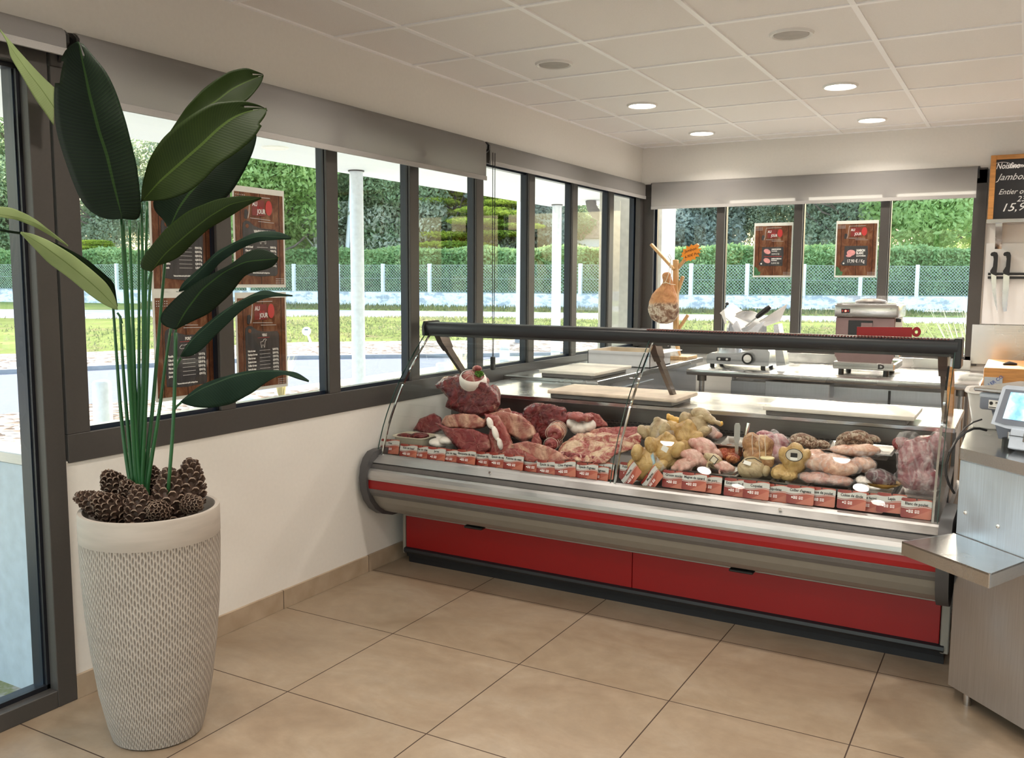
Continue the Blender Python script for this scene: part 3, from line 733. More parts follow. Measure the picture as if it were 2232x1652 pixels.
dep = (pb - CAM).dot(FW); ctr = atd(668, 722, dep)
MB().cyl(pb, ctr, 0.03, 0.02, 8).build('stake', M['white'], t); MB().cyl(ctr - FW * 0.02, ctr + FW * 0.02, 0.10, n=28).build('disc', M['white'], t)
c = ctr - FW * 0.023 + UP * 0.035
MB().box((-0.04, -0.002, -0.012), (0.04, 0.002, 0.012)).move(Matrix.Translation(c) @ Matrix.Rotation(0.515, 4, 'Z')).build('lettering', M['asphalt'], t)
# white house behind the hedge
M['render'] = mat('white_render', (0.82, 0.81, 0.78), 0.9)
M['rooftile'] = gmat('terracotta_roof_tiles', [(0.3, (0.42, 0.30, 0.24)), (0.7, (0.62, 0.48, 0.40))], 3, 0.9, bmp=0.4)
hp = Vector(ground_at(1312, 66)); t = thing('house', 'white house with tiled roof behind the hedge, left of the corner', 'house', hp)
hz = lambda v: Vector(v)
B_ = MB().box((-2.2, 0, 0), (5.5, 7, 4.75)); B_.move(Matrix.Translation(hp) @ Matrix.Rotation(0.5, 4, 'Z')); B_.build('wall', M['render'], t)
B_ = MB().prism([(-2.4, 4.7), (5.7, 4.7), (1.65, 8.6)], 'y', -0.25, 7.2); B_.move(Matrix.Translation(hp) @ Matrix.Rotation(0.5, 4, 'Z')); B_.build('roof', M['rooftile'], t)
B_ = MB().box((-1.6, -0.05, 3.9), (-1.2, 0.02, 4.1)); B_.move(Matrix.Translation(hp) @ Matrix.Rotation(0.5, 4, 'Z')); B_.build('window', M['gasket'], t)
hp = Vector(ground_at(1225, 64)); t = thing('outbuilding', 'long low building with a red tiled roof behind the hedge', 'building', hp)
B_ = MB().box((-3, 0, 0), (6.5, 5, 3.1)); B_.move(Matrix.Translation(hp) @ Matrix.Rotation(0.5, 4, 'Z')); B_.build('wall', M['render'], t)
B_ = MB().prism([(-0.3, 3.1), (5.3, 3.1), (2.5, 4.4)], 'x', -3.2, 6.7); B_.move(Matrix.Translation(hp) @ Matrix.Rotation(0.5, 4, 'Z')); B_.build('roof', M['rooftile'], t)

# grass blades on the bank
mb = MB(); bm = mb.bm
def blade(p, h, w, lean):
    a = random.uniform(0, 6.28); d = Vector((math.cos(a), math.sin(a), 0)); q = Vector((-d.y, d.x, 0)) * w
    bm.faces.new([bm.verts.new(p - q), bm.verts.new(p + q), bm.verts.new(p + d * lean + Vector((0, 0, h)))])
for _ in range(26000):
    s = random.uniform(0.03, 0.85); f = random.random(); a = interp(lines[3], s); b2 = interp(lines[4], s)
    z = -0.03 * f + 0.30 * math.sin(math.pi * f)
    if noise.noise(Vector((a[0] * .5, a[1] * .5, f * 4))) < -0.18: continue
    blade(Vector((a[0] * (1 - f) + b2[0] * f, a[1] * (1 - f) + b2[1] * f, z - 0.01)), random.uniform(0.03, 0.12), random.uniform(0.012, 0.03), random.uniform(0, 0.14))
for _ in range(9000):
    s = random.uniform(0.25, 0.9); f = random.random() ** 0.6; a = interp(lines[5], s); b2 = interp(lines[6], s)
    blade(Vector((a[0] * (1 - f) + b2[0] * f, a[1] * (1 - f) + b2[1] * f, -0.02)), random.uniform(0.1, 0.3), random.uniform(0.03, 0.06), random.uniform(0, 0.15))
tag(mb.build('grass', M['lf_grass'], local=True, smooth=None, recalc=False), 'rough grass on the bank and along the low wall', 'grass', kind='stuff')
# feather grass clumps and yucca
def clump(name, lab, px, py, z0, n, h, lm, w=0.006, spread=0.5, cat='plant', dist=None, base=None):
    b2 = Vector(base) if base else at(px, py, 'z', z0)
    t = thing(name, lab, cat, b2); mb = MB(); bm = mb.bm
    for _ in range(n):
        a = random.uniform(0, 6.28); d = Vector((math.cos(a), math.sin(a), 0)); s = random.random() * spread; q = Vector((-d.y, d.x, 0)) * w
        hh = h * random.uniform(0.6, 1.0); p0 = b2 + d * 0.03; p1 = b2 + d * s * h * 0.4 + Vector((0, 0, hh * 0.6)); p2 = b2 + d * s * h * 0.9 + Vector((0, 0, hh))
        v = [bm.verts.new(p0 - q), bm.verts.new(p0 + q), bm.verts.new(p1 + q), bm.verts.new(p1 - q)]
        bm.faces.new(v); bm.faces.new([v[3], v[2], bm.verts.new(p2)])
    mb.build('blades', M[lm], t, smooth=None, recalc=False); return t
clump('feather_grass', 'straw coloured feather grass beside the lower right menu poster', 0, 0, 0, 260, 0.62, 'lf_straw', 0.003, 0.45, base=at(614, 868, 'z', GZ))
clump('feather_grass', 'feather grass seen through the left end glass of the case', 0, 0, 0, 260, 0.62, 'lf_straw', 0.003, 0.45, base=at(1000, 845, 'z', GZ))
clump('yucca', 'spiky yellow green yucca outside the right pane of the back window', 0, 0, 0, 150, 1.45, 'lf_pale', 0.009, 0.55, base=(2.45, 9.6, -0.05))
clump('yucca', 'yucca outside the back window behind the wooden ham stand', 0, 0, 0, 90, 1.2, 'lf_bright', 0.009, 0.6, base=(-0.1, 9.8, -0.05))
# canopy
tag(MB().box((-4.46, -6, 2.75), (-0.2, 14.1, 2.98)).build('canopy_soffit', mat('soffit_white', (0.68, 0.71, 0.76), 0.7, 0, 0.01), local=True, smooth=None), kind='structure')
tag(MB().box((-0.2, RY0 - 0.2, CZ + 0.08), (RX1 + 0.2, YB + 0.2, 2.98)).build('roof', M['render'], local=True, smooth=None), kind='structure')
M['column'] = mat('column_white', (0.66, 0.70, 0.76), 0.35)
for y, lab in ((8.53, 'white round canopy column in the third window pane from the left'), (13.8, 'thinner farther white canopy column near the corner')):
    t = thing('canopy_column', lab, 'column', (-4.16, y, GZ), 0, 'white columns under the canopy')
    MB().cyl((-4.16, y, GZ), (-4.16, y, 2.75), 0.08, n=32).build('shaft', M['column'], t); MB().cyl((-4.16, y, 2.735), (-4.16, y, 2.75), 0.095, n=32).build('collar', M['darkgrey'], t)
for px, py, lab in ((221, 828, 'white bollard in the leftmost window pane, behind the potted plant'), (543, 863, 'white bollard mostly hidden under the lower right menu poster'), (962, 790, 'white bollard seen through the left end glass of the case'), (1100, 741, 'white bollard seen behind the case rail, left of the lamp post')):
    tp = at(px, py, 'x', -4.7); t = thing('bollard', lab, 'bollard', (tp.x, tp.y, GZ), 0, 'white bollards along the driveway')
    MB().lathe([(0.085, GZ), (0.085, tp.z - 0.03), (0.07, tp.z - 0.008), (0.03, tp.z)], (tp.x, tp.y, 0), 28).build('post', M['column'], t)
for (px, py, lab) in ((600, 321, 'round recessed light in the canopy soffit above the menu posters'), (1178, 428, 'round recessed light in the canopy soffit near the second column')):
    c = at(px, py, 'z', 2.75); t = thing('soffit_light', lab, 'light', (c.x, c.y, 2.74))
    MB().lathe([(0.085, 2.749), (0.10, 2.738), (0.125, 2.738), (0.135, 2.75)], (c.x, c.y, 0), 32, False, False).build('trim_ring', M['white'], t)
    MB().cyl((c.x, c.y, 2.742), (c.x, c.y, 2.746), 0.087, n=32).build('diffuser', M['paper'], t)
# pier outside the corner, rainwater pipe, entrance screen
tag(MB().box((-0.6, 7.6, GZ), (0.0, 7.95, 2.75), 0.004).build('exterior_pier', mat('pier_offwhite', (0.72, 0.69, 0.64), 0.9), local=True), kind='structure')
c = at(1287, 445, 'z', 2.74); t = thing('ventilation_duct', 'grey elbow duct under the canopy near the corner', 'duct', c)
q = [at(1283, 438, 'y', 8.0 + .0), ] 
c0 = at(1290, 438, 'z', 2.74)
MB().tube([c0 + Vector((-0.02, 0, 0.01)), c0 + Vector((0.0, 0, -0.10)), c0 + Vector((0.07, 0, -0.20)), c0 + Vector((0.2, 0.03, -0.27)), c0 + Vector((0.5, 0.1, -0.32))], 0.085, 18).build('elbow', M['midgrey'], t)
M['screen'] = mat('pale_blue_white_panel', (0.50, 0.60, 0.72), 0.35)
t = thing('entrance_screen', 'pale windbreak panel standing outside the glass door', 'panel', (-0.7, 1.92, GZ))
MB().box((-0.30, 1.935, GZ), (-0.12, 1.98, 2.75), 0.003).build('upright', M['screen'], t)
MB().box((-1.7, 1.88, GZ), (-0.125, 1.93, 0.835), 0.003).build('lower_panel', M['screen'], t)
MB().box((-1.7, 1.872, 0.80), (-0.115, 1.938, 0.84), 0.003).build('top_rail', M['alu'], t)
# ---------------------------------------------------------------- refrigerated display case
case = thing('display_case', 'long red and aluminium refrigerated meat display case with curved glass front', 'display case', (1.33, 4.0, 0))
X0, X1 = 0.072, 2.585
GL = [(3.494, 0.603), (3.515, 0.665), (3.543, 0.734), (3.572, 0.79), (3.606, 0.845), (3.65, 0.91), (3.70, 0.972), (3.757, 1.034), (3.82, 1.095), (3.875, 1.146), (3.925, 1.19)]
# red lower panels, kick, posts
MB().box((0.09, 3.69, 0.085), (1.337, 3.72, 0.254), 0.002).build('front_panel', M['red'], case)
MB().box((1.3395, 3.69, 0.085), (2.592, 3.72, 0.254), 0.002).build('front_panel', M['red'], case)
MB().box((0.088, 3.686, 0.254), (2.6, 3.72, 0.261), 0.001).build('panel_trim', M['alubeige'], case)
MB().prism([(3.735, 0), (4.7, 0), (4.7, 0.09), (3.69, 0.09), (3.676, 0.083), (3.674, 0.07), (3.682, 0.06), (3.70, 0.056), (3.705, 0.035), (3.72, 0.03), (3.722, 0.0)], 'x', 0.085, 2.61).build('kickplate', M['black'], case)
for x in (0.072, 2.596): MB().box((x, 3.684, 0.055), (x + (0.016 if x < 1 else 0.03), 3.72, 0.262), 0.003).build('corner_post', M['alubeige'], case)
MB().box((0.1, 3.72, 0.05), (2.58, 4.75, 0.30)).build('carcass', M['midgrey'], case)
# bumper bands
M['groovegrey'] = mat('band_dark_grey', (0.085, 0.078, 0.075), 0.5)
def band(nm, prof, mt, x0=X0, x1=X1, th=0.012): return MB().strip(prof, x0, x1, th).build(nm, mt, case, smooth=60)
band('front_ledge', [(3.512, 0.604), (3.492, 0.600), (3.486, 0.592), (3.447, 0.572)], M['alu'])
band('groove', [(3.452, 0.5705), (3.446, 0.567), (3.438, 0.556), (3.434, 0.547)], M['groovegrey'])
MB().box((X0, 3.4445, 0.5685), (X1, 3.452, 0.571)).build('shadow_gap', M['blackplastic'], case)
band('aluminium_bumper', [(3.438, 0.546), (3.425, 0.546), (3.412, 0.538), (3.404, 0.522), (3.402, 0.505), (3.404, 0.494)], M['alu'])
band('red_stripe', [(3.411, 0.493), (3.409, 0.47), (3.412, 0.449)], M['red'])
band('grey_stripe', [(3.410, 0.447), (3.418, 0.428), (3.434, 0.409)], M['midgrey'])
band('lower_fairing', [(3.440, 0.410), (3.462, 0.375), (3.497, 0.338), (3.54, 0.310), (3.60, 0.288)], M['alubeige'])
band('fairing_return', [(3.60, 0.288), (3.64, 0.275), (3.69, 0.262)], M['midgrey'])
for xx in (0.55, 1.85):
    MB().box((xx - 0.05, 3.60, 0.268), (xx + 0.05, 3.64, 0.279), 0.003).build('vent_slot', M['blackplastic'], case)
# end caps of the bumper
cap = [(3.50, 0.628), (3.455, 0.622), (3.42, 0.595), (3.398, 0.555), (3.390, 0.50), (3.398, 0.44), (3.42, 0.385), (3.462, 0.335), (3.52, 0.298), (3.60, 0.275), (3.70, 0.27), (3.78, 0.30), (3.78, 0.62)]
MB().prism(cap, 'x', 0.03, X0).build('end_cap', M['darkgrey'], case, smooth=40)
MB().prism([(y - 0.004, z) for y, z in cap], 'x', X1, 2.628).build('end_cap', M['darkgrey'], case, smooth=40)
# tub: body behind the fairing, deck, back, ends
MB().box((X0, 3.78, 0.30), (X1, 4.75, 0.52)).build('insulated_tub', M['midgrey'], case)
DECK = [(3.505, 0.588), (3.60, 0.592), (3.75, 0.618), (4.0, 0.668), (4.14, 0.70)]
MB().strip(DECK, X0, X1, -0.012).build('display_deck', M['steeldark'], case)
def deck_z(y):
    for (a, za), (b_, zb) in zip(DECK, DECK[1:]):
        if y <= b_: return za + (zb - za) * max(0, (y - a)) / (b_ - a)
    return DECK[-1][1]
MB().box((X0, 4.14, 0.60), (X1, 4.16, 0.838)).build('rear_liner', M['steeldark'], case)
mb = MB()
for r, z in enumerate((0.742, 0.754, 0.766)):
    x = X0 + 0.05 + 0.012 * (r % 2)
    while x < X1 - 0.05: mb.box((x, 4.136, z - 0.002), (x + 0.016, 4.1405, z + 0.002)); x += 0.024
o = mb.build('air_slots', M['blackplastic'], case, smooth=None); o['kind'] = 'stuff'
mb = MB(); x = X0 + 0.03
while x < X1 - 0.04: mb.box((x, 3.524, 0.598), (x + 0.030, 3.532, 0.6015)); x += 0.042
o = mb.build('front_air_slots', M['blackplastic'], case, smooth=None); o['kind'] = 'stuff'
MB().box((X0, 3.505, 0.586), (X1, 3.537, 0.598)).build('front_grille', M['alubeige'], case)
MB().box((0.062, 4.118, 0.838), (2.582, 4.78, 0.86), 0.003).build('rear_worktop', M['steel'], case)
MB().box((0.09, 4.16, 0.52), (2.57, 4.70, 0.838)).build('rear_body', M['steelv'], case)
endp = [(3.512, 0.60)] + GL[1:-1] + [(3.9, 1.165), (4.02, 1.165), (4.14, 0.86), (4.14, 0.60)]
for xa, tn in ((0.062, 'end_glass'), (2.572, 'end_glass')):
    MB().prism(endp, 'x', xa, xa + 0.006).build(tn, M['caseglass'], case, smooth=None)
# curved front glass, two panes
for a, b_ in ((0.062, 1.307), (1.313, 2.578)):
    g_ = MB().strip(GL, a, b_, 0.005).build('front_glass', M['caseglass'], case, smooth=60)
    for xx in ((a,) if a < 1 else (a - 0.004, b_ - 0.003)):
        MB().strip([(y, z) for y, z in GL], xx, xx + 0.0025, 0.0052).build('glass_edge', M['glassedge'], g_, smooth=60)
for xx in (0.082, 1.322, 2.556):
    MB().strip([(y + 0.012, z - 0.004) for y, z in GL], xx, xx + 0.008, 0.008).build('chrome_strut', M['chrome'], case, smooth=60)
# glass locks on the ledge
for xx in (0.73, 2.03):
    MB().cyl((xx, 3.472, 0.585), (xx, 3.458, 0.592), 0.006, n=12).build('lock', M['chrome'], case)
# top rail
rail = [(3.922, 1.180), (3.912, 1.196), (3.910, 1.222), (3.918, 1.234), (3.935, 1.239), (4.02, 1.239), (4.04, 1.23), (4.045, 1.20), (4.03, 1.19), (3.95, 1.188)]
r_ = MB().prism(rail, 'x', 0.062, 2.585).build('top_rail', M['rail'], case, smooth=40)
MB().box((0.075, 3.93, 1.168), (2.575, 3.965, 1.19), 0.002).build('glass_clamp', M['darkgrey'], case)
MB().prism([(3.90, 1.17), (3.895, 1.215), (3.91, 1.245), (4.03, 1.247), (4.055, 1.23), (4.05, 1.185), (3.96, 1.165)], 'x', 0.05, 0.064).build('rail_end_cap', M['blackplastic'], case)
MB().box((2.570, 3.915, 1.125), (2.600, 4.05, 1.243), 0.004).build('rail_end_cap', M['blackplastic'], case)
M['casetube'] = emit('case_light_tube', (1.0, 0.90, 0.86), 9)
MB().cyl((0.12, 4.0, 1.176), (2.54, 4.0, 1.176), 0.0075, n=12).build('light_tube', M['casetube'], case)
mb = MB(); x = 1.30
while x < 2.56: mb.cyl((x, 3.915, 1.2385), (x, 3.95, 1.2385), 0.0036, n=6); x += 0.0125
o = mb.build('ribbed_edge_strip', mat('dull_red_ribs', (0.16, 0.05, 0.045), 0.5), case); o['kind'] = 'stuff'
for xx in (0.10, 1.30, 2.52):
    a = MB().prism([(3.945, 1.185), (3.99, 1.185), (4.06, 1.115), (4.325, 0.862), (4.285, 0.862), (3.985, 1.125)], 'x', xx, xx + 0.020).build('rear_support', M['arm'], case)
    MB().prism([(3.935, 1.186), (4.02, 1.186), (4.075, 1.105), (4.06, 1.085), (4.03, 1.082), (3.975, 1.13)], 'x', xx - 0.006, xx + 0.028).build('bracket', M['arm'], a)
    MB().box((xx + 0.034, 3.94, 1.163), (xx + 0.09, 3.96, 1.170)).build('clip', M['midgrey'], a)

# items on the rail
a = at(1868, 712, 'y', 3.97)
t = thing('red_scraper', 'flat red plastic tool with a hanging hole lying above the case rail', 'tool', (a.x, 3.97, 1.239))
b2 = at(2006, 716, 'y', 3.97)
mb = MB(); mb.prism([(a.x, 1.241), (b2.x - 0.03, 1.241), (b2.x - 0.03, 1.28), (a.x, 1.276)], 'y', 3.968, 3.976)
mb.build('blade', M['red'], t)
mb = MB(); cx_, cz_ = b2.x - 0.014, 1.262
n = 20
outer = [(cx_ + 0.017 * math.cos(R_(q)), cz_ + 0.020 * math.sin(R_(q))) for q in range(0, 360, 18)]
inn = [(cx_ + 0.006 * math.cos(R_(q)), cz_ + 0.007 * math.sin(R_(q))) for q in range(0, 360, 18)]
for i in range(n):
    j = (i + 1) % n; mb.prism([outer[i], outer[j], inn[j], inn[i]], 'y', 3.968, 3.976)
mb.build('hanging_ring', M['red'], t)

# ---- cutting boards on the rear worktop
def board(x0, x1, y0, y1, z, lab, mt='board', riser=True, rz=0.0):
    t = thing('cutting_board', lab, 'cutting board', ((x0 + x1) / 2, (y0 + y1) / 2, z), rz, 'plastic cutting boards')
    w, d = (x1 - x0) / 2, (y1 - y0) / 2; h = 0
    if riser:
        MB().box((-w + 0.012, -d + 0.012, 0.0005), (w - 0.03, d - 0.02, 0.024), 0.003).build('riser', M['midgrey'], t, local=True); h = 0.024
    MB().box((-w, -d, h), (w, d, h + 0.019), 0.004, seg=2).build('board', M[mt], t, local=True)
    return t
board(0.69, 1.385, 4.10, 4.42, 0.860, 'stained beige cutting board behind the centre glass joint of the case', 'boardworn')
board(1.80, 2.43, 4.07, 4.41, 0.860, 'long white cutting board on the case worktop at the right', 'board')

# ---- low chest under the left window
t = thing('chest_unit', 'low stainless steel chest with worktop under the left window', 'cabinet', (0.32, 5.7, 0))
MB().box((0.02, 4.80, 0.845), (0.66, 6.78, 0.88), 0.003).build('worktop', M['steel'], t)
MB().box((0.03, 4.83, 0.06), (0.62, 6.75, 0.845), 0.004).build('body', M['steelv'], t)
MB().box((0.05, 4.9, 0.0), (0.58, 6.7, 0.06)).build('plinth', M['black'], t)
MB().box((0.622, 4.95, 0.15), (0.632, 5.8, 0.80), 0.003).build('door', M['steelv'], t)
bt = board(0.33, 0.70, 4.86, 5.44, 0.880, 'thick white cutting board on the low steel chest beside the window', 'board', True)
place(bt, (0.44, 5.12, 0.88), 0.0)
c0 = Vector((0.10, 5.62, 0.88))
t = thing('cardboard_tray', 'open white cardboard box on the steel chest under the window', 'box', (0.40, 5.95, 0.88))
mb = MB(); x0, x1, y0, y1, z0, z1 = 0.17, 0.63, 5.72, 6.12, 0.881, 0.985
mb.box((x0, y0, z0), (x1, y1, z0 + 0.004)); mb.box((x0, y0, z0), (x1, y0 + 0.004, z1)); mb.box((x0, y1 - 0.004, z0), (x1, y1, z1)); mb.box((x0, y0, z0), (x0 + 0.004, y1, z1)); mb.box((x1 - 0.004, y0, z0), (x1, y1, z1))
mb.build('box', M['carton'], t)
mb = MB(); mb.box((x0 + 0.005, y0 + 0.005, z0 + 0.005), (x1 - 0.005, y0 + 0.007, z1 - 0.002)); mb.box((x0 + 0.005, y1 - 0.008, z0 + 0.005), (x1 - 0.005, y1 - 0.005, z1 - 0.002)); mb.box((x0 + 0.005, y0 + 0.005, z0 + 0.005), (x0 + 0.008, y1 - 0.005, z1 - 0.002)); mb.box((x1 - 0.008, y0 + 0.005, z0 + 0.005), (x1 - 0.005, y1 - 0.005, z1 - 0.002)); mb.build('lining', M['cartonin'], t)
MB().prism([(x1, z1), (x1 + 0.09, z1 - 0.005), (x1 + 0.09, z1 - 0.001), (x1, z1 + 0.004)], 'y', y0 + 0.01, y1 - 0.01).build('flap', M['carton'], t)

# ---- back table
t = thing('work_table', 'stainless steel work table along the back window', 'table', (1.67, 6.5, 0))
MB().box((0.79, 6.0, 0.822), (2.60, 6.98, 0.86), 0.005, seg=2).build('tabletop', M['steel'], t)
MB().box((0.85, 6.975, 0.86), (2.5, 6.995, 0.93), 0.002).build('upstand', M['steel'], t)
for x, y in ((0.88, 6.07), (0.88, 6.88), (2.50, 6.07), (2.50, 6.88)):
    l = MB().cyl((x, y, 0.03), (x, y, 0.78), 0.019, n=20).build('leg', M['steel'], t)
    MB().cyl((x, y, 0.78), (x, y, 0.822), 0.032, n=20).build('collar', M['steeldark'], l)
    MB().cyl((x, y, 0.0), (x, y, 0.03), 0.024, n=16).build('foot', M['black'], l)
t = thing('under_counter_unit', 'grey steel cabinet standing under the work table', 'cabinet', (1.8, 6.5, 0))
MB().box((1.02, 6.3, 0.0), (2.44, 6.95, 0.77), 0.004).build('body', M['steelv'], t)
MB().box((1.30, 6.14, 0.61), (1.72, 6.30, 0.795), 0.003).build('drawer', M['steelv'], t)
MB().box((2.06, 6.29, 0.02), (2.075, 6.301, 0.76)).build('joint', M['blackplastic'], t)

# ---- slicer
D = lambda px, py, y: at(px, py, 'y', y)
sl = thing('meat_slicer', 'polished aluminium meat slicer on the back table', 'slicer', (1.07, 6.40, 0.86))
M['cast'] = mat('polished_cast_aluminium', (0.66, 0.68, 0.71), 0.22, 0.75, 0.03)
prof = [(0.862, 0.885), (0.855, 0.905), (0.860, 0.948), (0.885, 0.962), (1.05, 0.962), (1.12, 0.978), (1.20, 1.005), (1.285, 1.0), (1.30, 0.98), (1.295, 0.885)]
MB().prism(prof, 'y', 6.24, 6.52).build('base', M['cast'], sl, smooth=50)
for x, y in ((0.89, 6.27), (1.25, 6.27), (0.89, 6.49), (1.25, 6.49)): MB().cyl((x, y, 0.86), (x, y, 0.888), 0.016, n=14).build('foot', M['blackplastic'], sl)
MB().lathe([(0.085, 0.0), (0.09, 0.03), (0.082, 0.10), (0.06, 0.12)], (0.975, 6.40, 0.955), 28).build('motor_housing', M['cast'], sl)
MB().box((0.93, 6.228, 0.908), (1.03, 6.242, 0.935), 0.012, seg=3).build('control_panel', M['blackplastic'], sl)
for x in (0.953, 1.007): MB().cyl((x, 6.222, 0.9215), (x, 6.23, 0.9215), 0.0075, n=16).build('button', M['white'], sl)
k_ = MB().cyl((1.158, 6.20, 0.935), (1.158, 6.24, 0.935), 0.040, n=28).build('thickness_dial', M['blackplastic'], sl)
MB().cyl((1.158, 6.196, 0.935), (1.158, 6.201, 0.935), 0.027, n=28).build('dial_face', M['white'], k_)
# blade guard disc, tilted
q = Matrix.Translation((1.09, 6.42, 1.12)) @ Euler((R_(90), R_(0), R_(28))).to_matrix().to_4x4()
MB().cyl((0, 0, -0.012), (0, 0, 0.012), 0.135, n=48).cyl((0, 0, 0.012), (0, 0, 0.02), 0.05, n=30).move(q).build('blade_guard', M['cast'], sl, smooth=30)
MB().cyl((0, 0, -0.016), (0, 0, -0.013), 0.142, n=48).move(q).build('blade', M['chrome'], sl)
def quadplate(pts, th, nm, mt, par):
    """a plate through four space points, thickness th along its own normal"""
    v = [Vector(p) for p in pts]; n = (v[1] - v[0]).cross(v[3] - v[0]).normalized() * th
    mb = MB(); a_ = [mb.bm.verts.new(p) for p in v]; b_ = [mb.bm.verts.new(p + n) for p in v]
    mb.bm.faces.new(a_); mb.bm.faces.new(b_[::-1])
    for i in range(4): mb.bm.faces.new((a_[i], b_[i], b_[(i + 1) % 4], a_[(i + 1) % 4]))
    return mb.build(nm, mt, par)
quadplate([D(1570, 681, 6.30), D(1597, 661, 6.48), D(1650, 700, 6.48), D(1612, 718, 6.30)], 0.008, 'thickness_plate', M['white'], sl)  # aluminium plates in plain white, sun glare put into their colour
quadplate([D(1571, 681, 6.29), D(1578, 674, 6.29), D(1584, 706, 6.29), D(1580, 706, 6.29)], 0.006, 'plate_edge', M['white'], sl)
quadplate([D(1655, 702, 6.26), D(1716, 664, 6.30), D(1700, 700, 6.46), D(1668, 712, 6.46)], 0.006, 'carriage_tray', M['white'], sl)
quadplate([D(1595, 710, 6.25), D(1604, 700, 6.25), D(1626, 740, 6.25), D(1612, 745, 6.25)], 0.03, 'carriage_arm', M['cast'], sl)
quadplate([D(1668, 700, 6.26), D(1650, 708, 6.26), D(1632, 722, 6.26), D(1650, 732, 6.26)], 0.03, 'pusher_bracket', M['cast'], sl)
quadplate([D(1686, 708, 6.3), D(1696, 706, 6.3), D(1712, 796, 6.3), D(1692, 798, 6.3)], 0.12, 'carriage_foot', M['cast'], sl)
MB().cyl(D(1625, 712, 6.24), D(1652, 690, 6.24), 0.006, n=12).build('handle_rod', M['chrome'], sl)
MB().tube([D(1649, 692, 6.24), D(1655, 687, 6.24), D(1672, 674, 6.24), D(1679, 668, 6.24)], [0.012, 0.018, 0.02, 0.014], 14).build('handle', M['blackplastic'], sl)
MB().sphere(D(1585, 662, 6.4), 0.012).cyl(D(1585, 662, 6.4), D(1581, 670, 6.4), 0.005).build('knob', M['blackplastic'], sl)
MB().sphere(D(1574, 748, 6.3), 0.018).build('knob', M['blackplastic'], sl)

# ---- vacuum packing machine
vm = thing('vacuum_packer', 'boxy stainless steel vacuum packing machine with a clear lid', 'vacuum packing machine', (1.91, 6.42, 0.86))
M['pinksteel'] = mat('brownish_pink_steel', (0.26, 0.17, 0.165), 0.35, 0.5, 0.05)
MB().box((1.72, 6.26, 0.97), (2.085, 6.66, 1.235), 0.006).build('body', M['pinksteel'], vm)
MB().box((1.712, 6.24, 1.235), (2.10, 6.68, 1.318), 0.008, seg=2).build('chamber', M['steel'], vm)
MB().box((1.715, 6.24, 0.893), (2.095, 6.68, 0.94), 0.006).build('base_band', M['steel'], vm)
MB().prism([(1.745, 0.942), (2.075, 0.942), (2.09, 1.0), (1.72, 1.0)], 'y', 6.245, 6.26).build('lower_panel', M['pinksteel'], vm)
for x, y in ((1.76, 6.30), (2.04, 6.30), (1.76, 6.6), (2.04, 6.6)): MB().cyl((x, y, 0.86), (x, y, 0.895), 0.018, n=14).build('foot', M['blackplastic'], vm)
MB().prism([(1.735, 1.32), (2.075, 1.32), (2.04, 1.372), (1.775, 1.372)], 'y', 6.26, 6.64).build('lid', M['film'], vm, smooth=None)
MB().box((1.72, 6.25, 1.318), (2.09, 6.66, 1.326), 0.002).build('lid_frame', M['chrome'], vm)
MB().sphere((1.91, 6.42, 1.335), (0.10, 0.10, 0.022)).build('chamber_insert', M['steeldark'], vm)
d_ = MB().box((1.755, 6.233, 1.262), (1.808, 6.241, 1.29), 0.001).build('display', M['blackplastic'], vm)
M['ledred'] = emit('red_led', (1.0, 0.06, 0.04), 5)
for x in (1.764, 1.799): MB().box((x - 0.003, 6.231, 1.27), (x + 0.003, 6.234, 1.283)).build('led', M['inkred'], d_)
MB().cyl((1.783, 6.231, 1.276), (1.783, 6.234, 1.276), 0.006, n=14).build('led', M['ledred'], d_)
l_ = MB().box((1.80, 6.252, 1.05), (1.95, 6.262, 1.215), 0.002).build('window_panel', M['blackplastic'], vm)
MB().box((1.88, 6.248, 1.13), (1.95, 6.253, 1.20), 0.001).build('label', M['pinksteel'], l_)
text('D', (2.015 - 1.91, 6.238 - 6.42, 0.917 - 0.86), 0.04, M['inkblack'], vm, bold=0.002, sx=1.3)
for z in (1.10, 1.22, 1.15): MB().cyl((2.085, 6.30, z), (2.115, 6.30, z), 0.012, n=12).build('hose_knob', M['blackplastic'], vm)
MB().box((2.086, 6.28, 0.98), (2.12, 6.40, 1.06), 0.004).build('side_valve', M['steel'], vm)

# ---- ham on its wooden stand (stands on the steel chest)
HY = 6.55
st = thing('ham_stand', 'pale wooden ham stand with crossed arms, in front of the back window', 'stand', (0.50, HY, 0.88))
def bar(px0, py0, px1, py1, w, d, y=HY, nm='arm', par=st, mt='wood'):
    a_ = D(px0, py0, y); b_ = D(px1, py1, y); L = (b_ - a_).length
    q = Matrix.Translation((a_ + b_) / 2) @ (b_ - a_).to_track_quat('Z', 'Y').to_matrix().to_4x4()
    mb = MB().box((-w / 2, -d / 2, -L / 2), (w / 2, d / 2, L / 2), 0.004).move(q); return mb.build(nm, M[mt], par)
bar(1473, 566, 1474, 800, 0.040, 0.036, nm='post')
bar(1470, 588, 1419, 532, 0.030, 0.022, HY - 0.02)
bar(1476, 586, 1522, 532, 0.030, 0.022, HY + 0.015)
bar(1472, 650, 1489, 602, 0.032, 0.022, HY + 0.02)
bar(1476, 722, 1500, 686, 0.026, 0.022, HY + 0.02)
bar(1476, 740, 1484, 800, 0.03, 0.02, HY + 0.02, 'brace')
MB().box((0.36, HY - 0.10, 0.88), (0.64, HY + 0.15, 0.905), 0.004).build('base', M['wood'], st)
HM = HY - 0.075
m, nt, b = newmat('cured_ham_skin'); M['ham'] = m
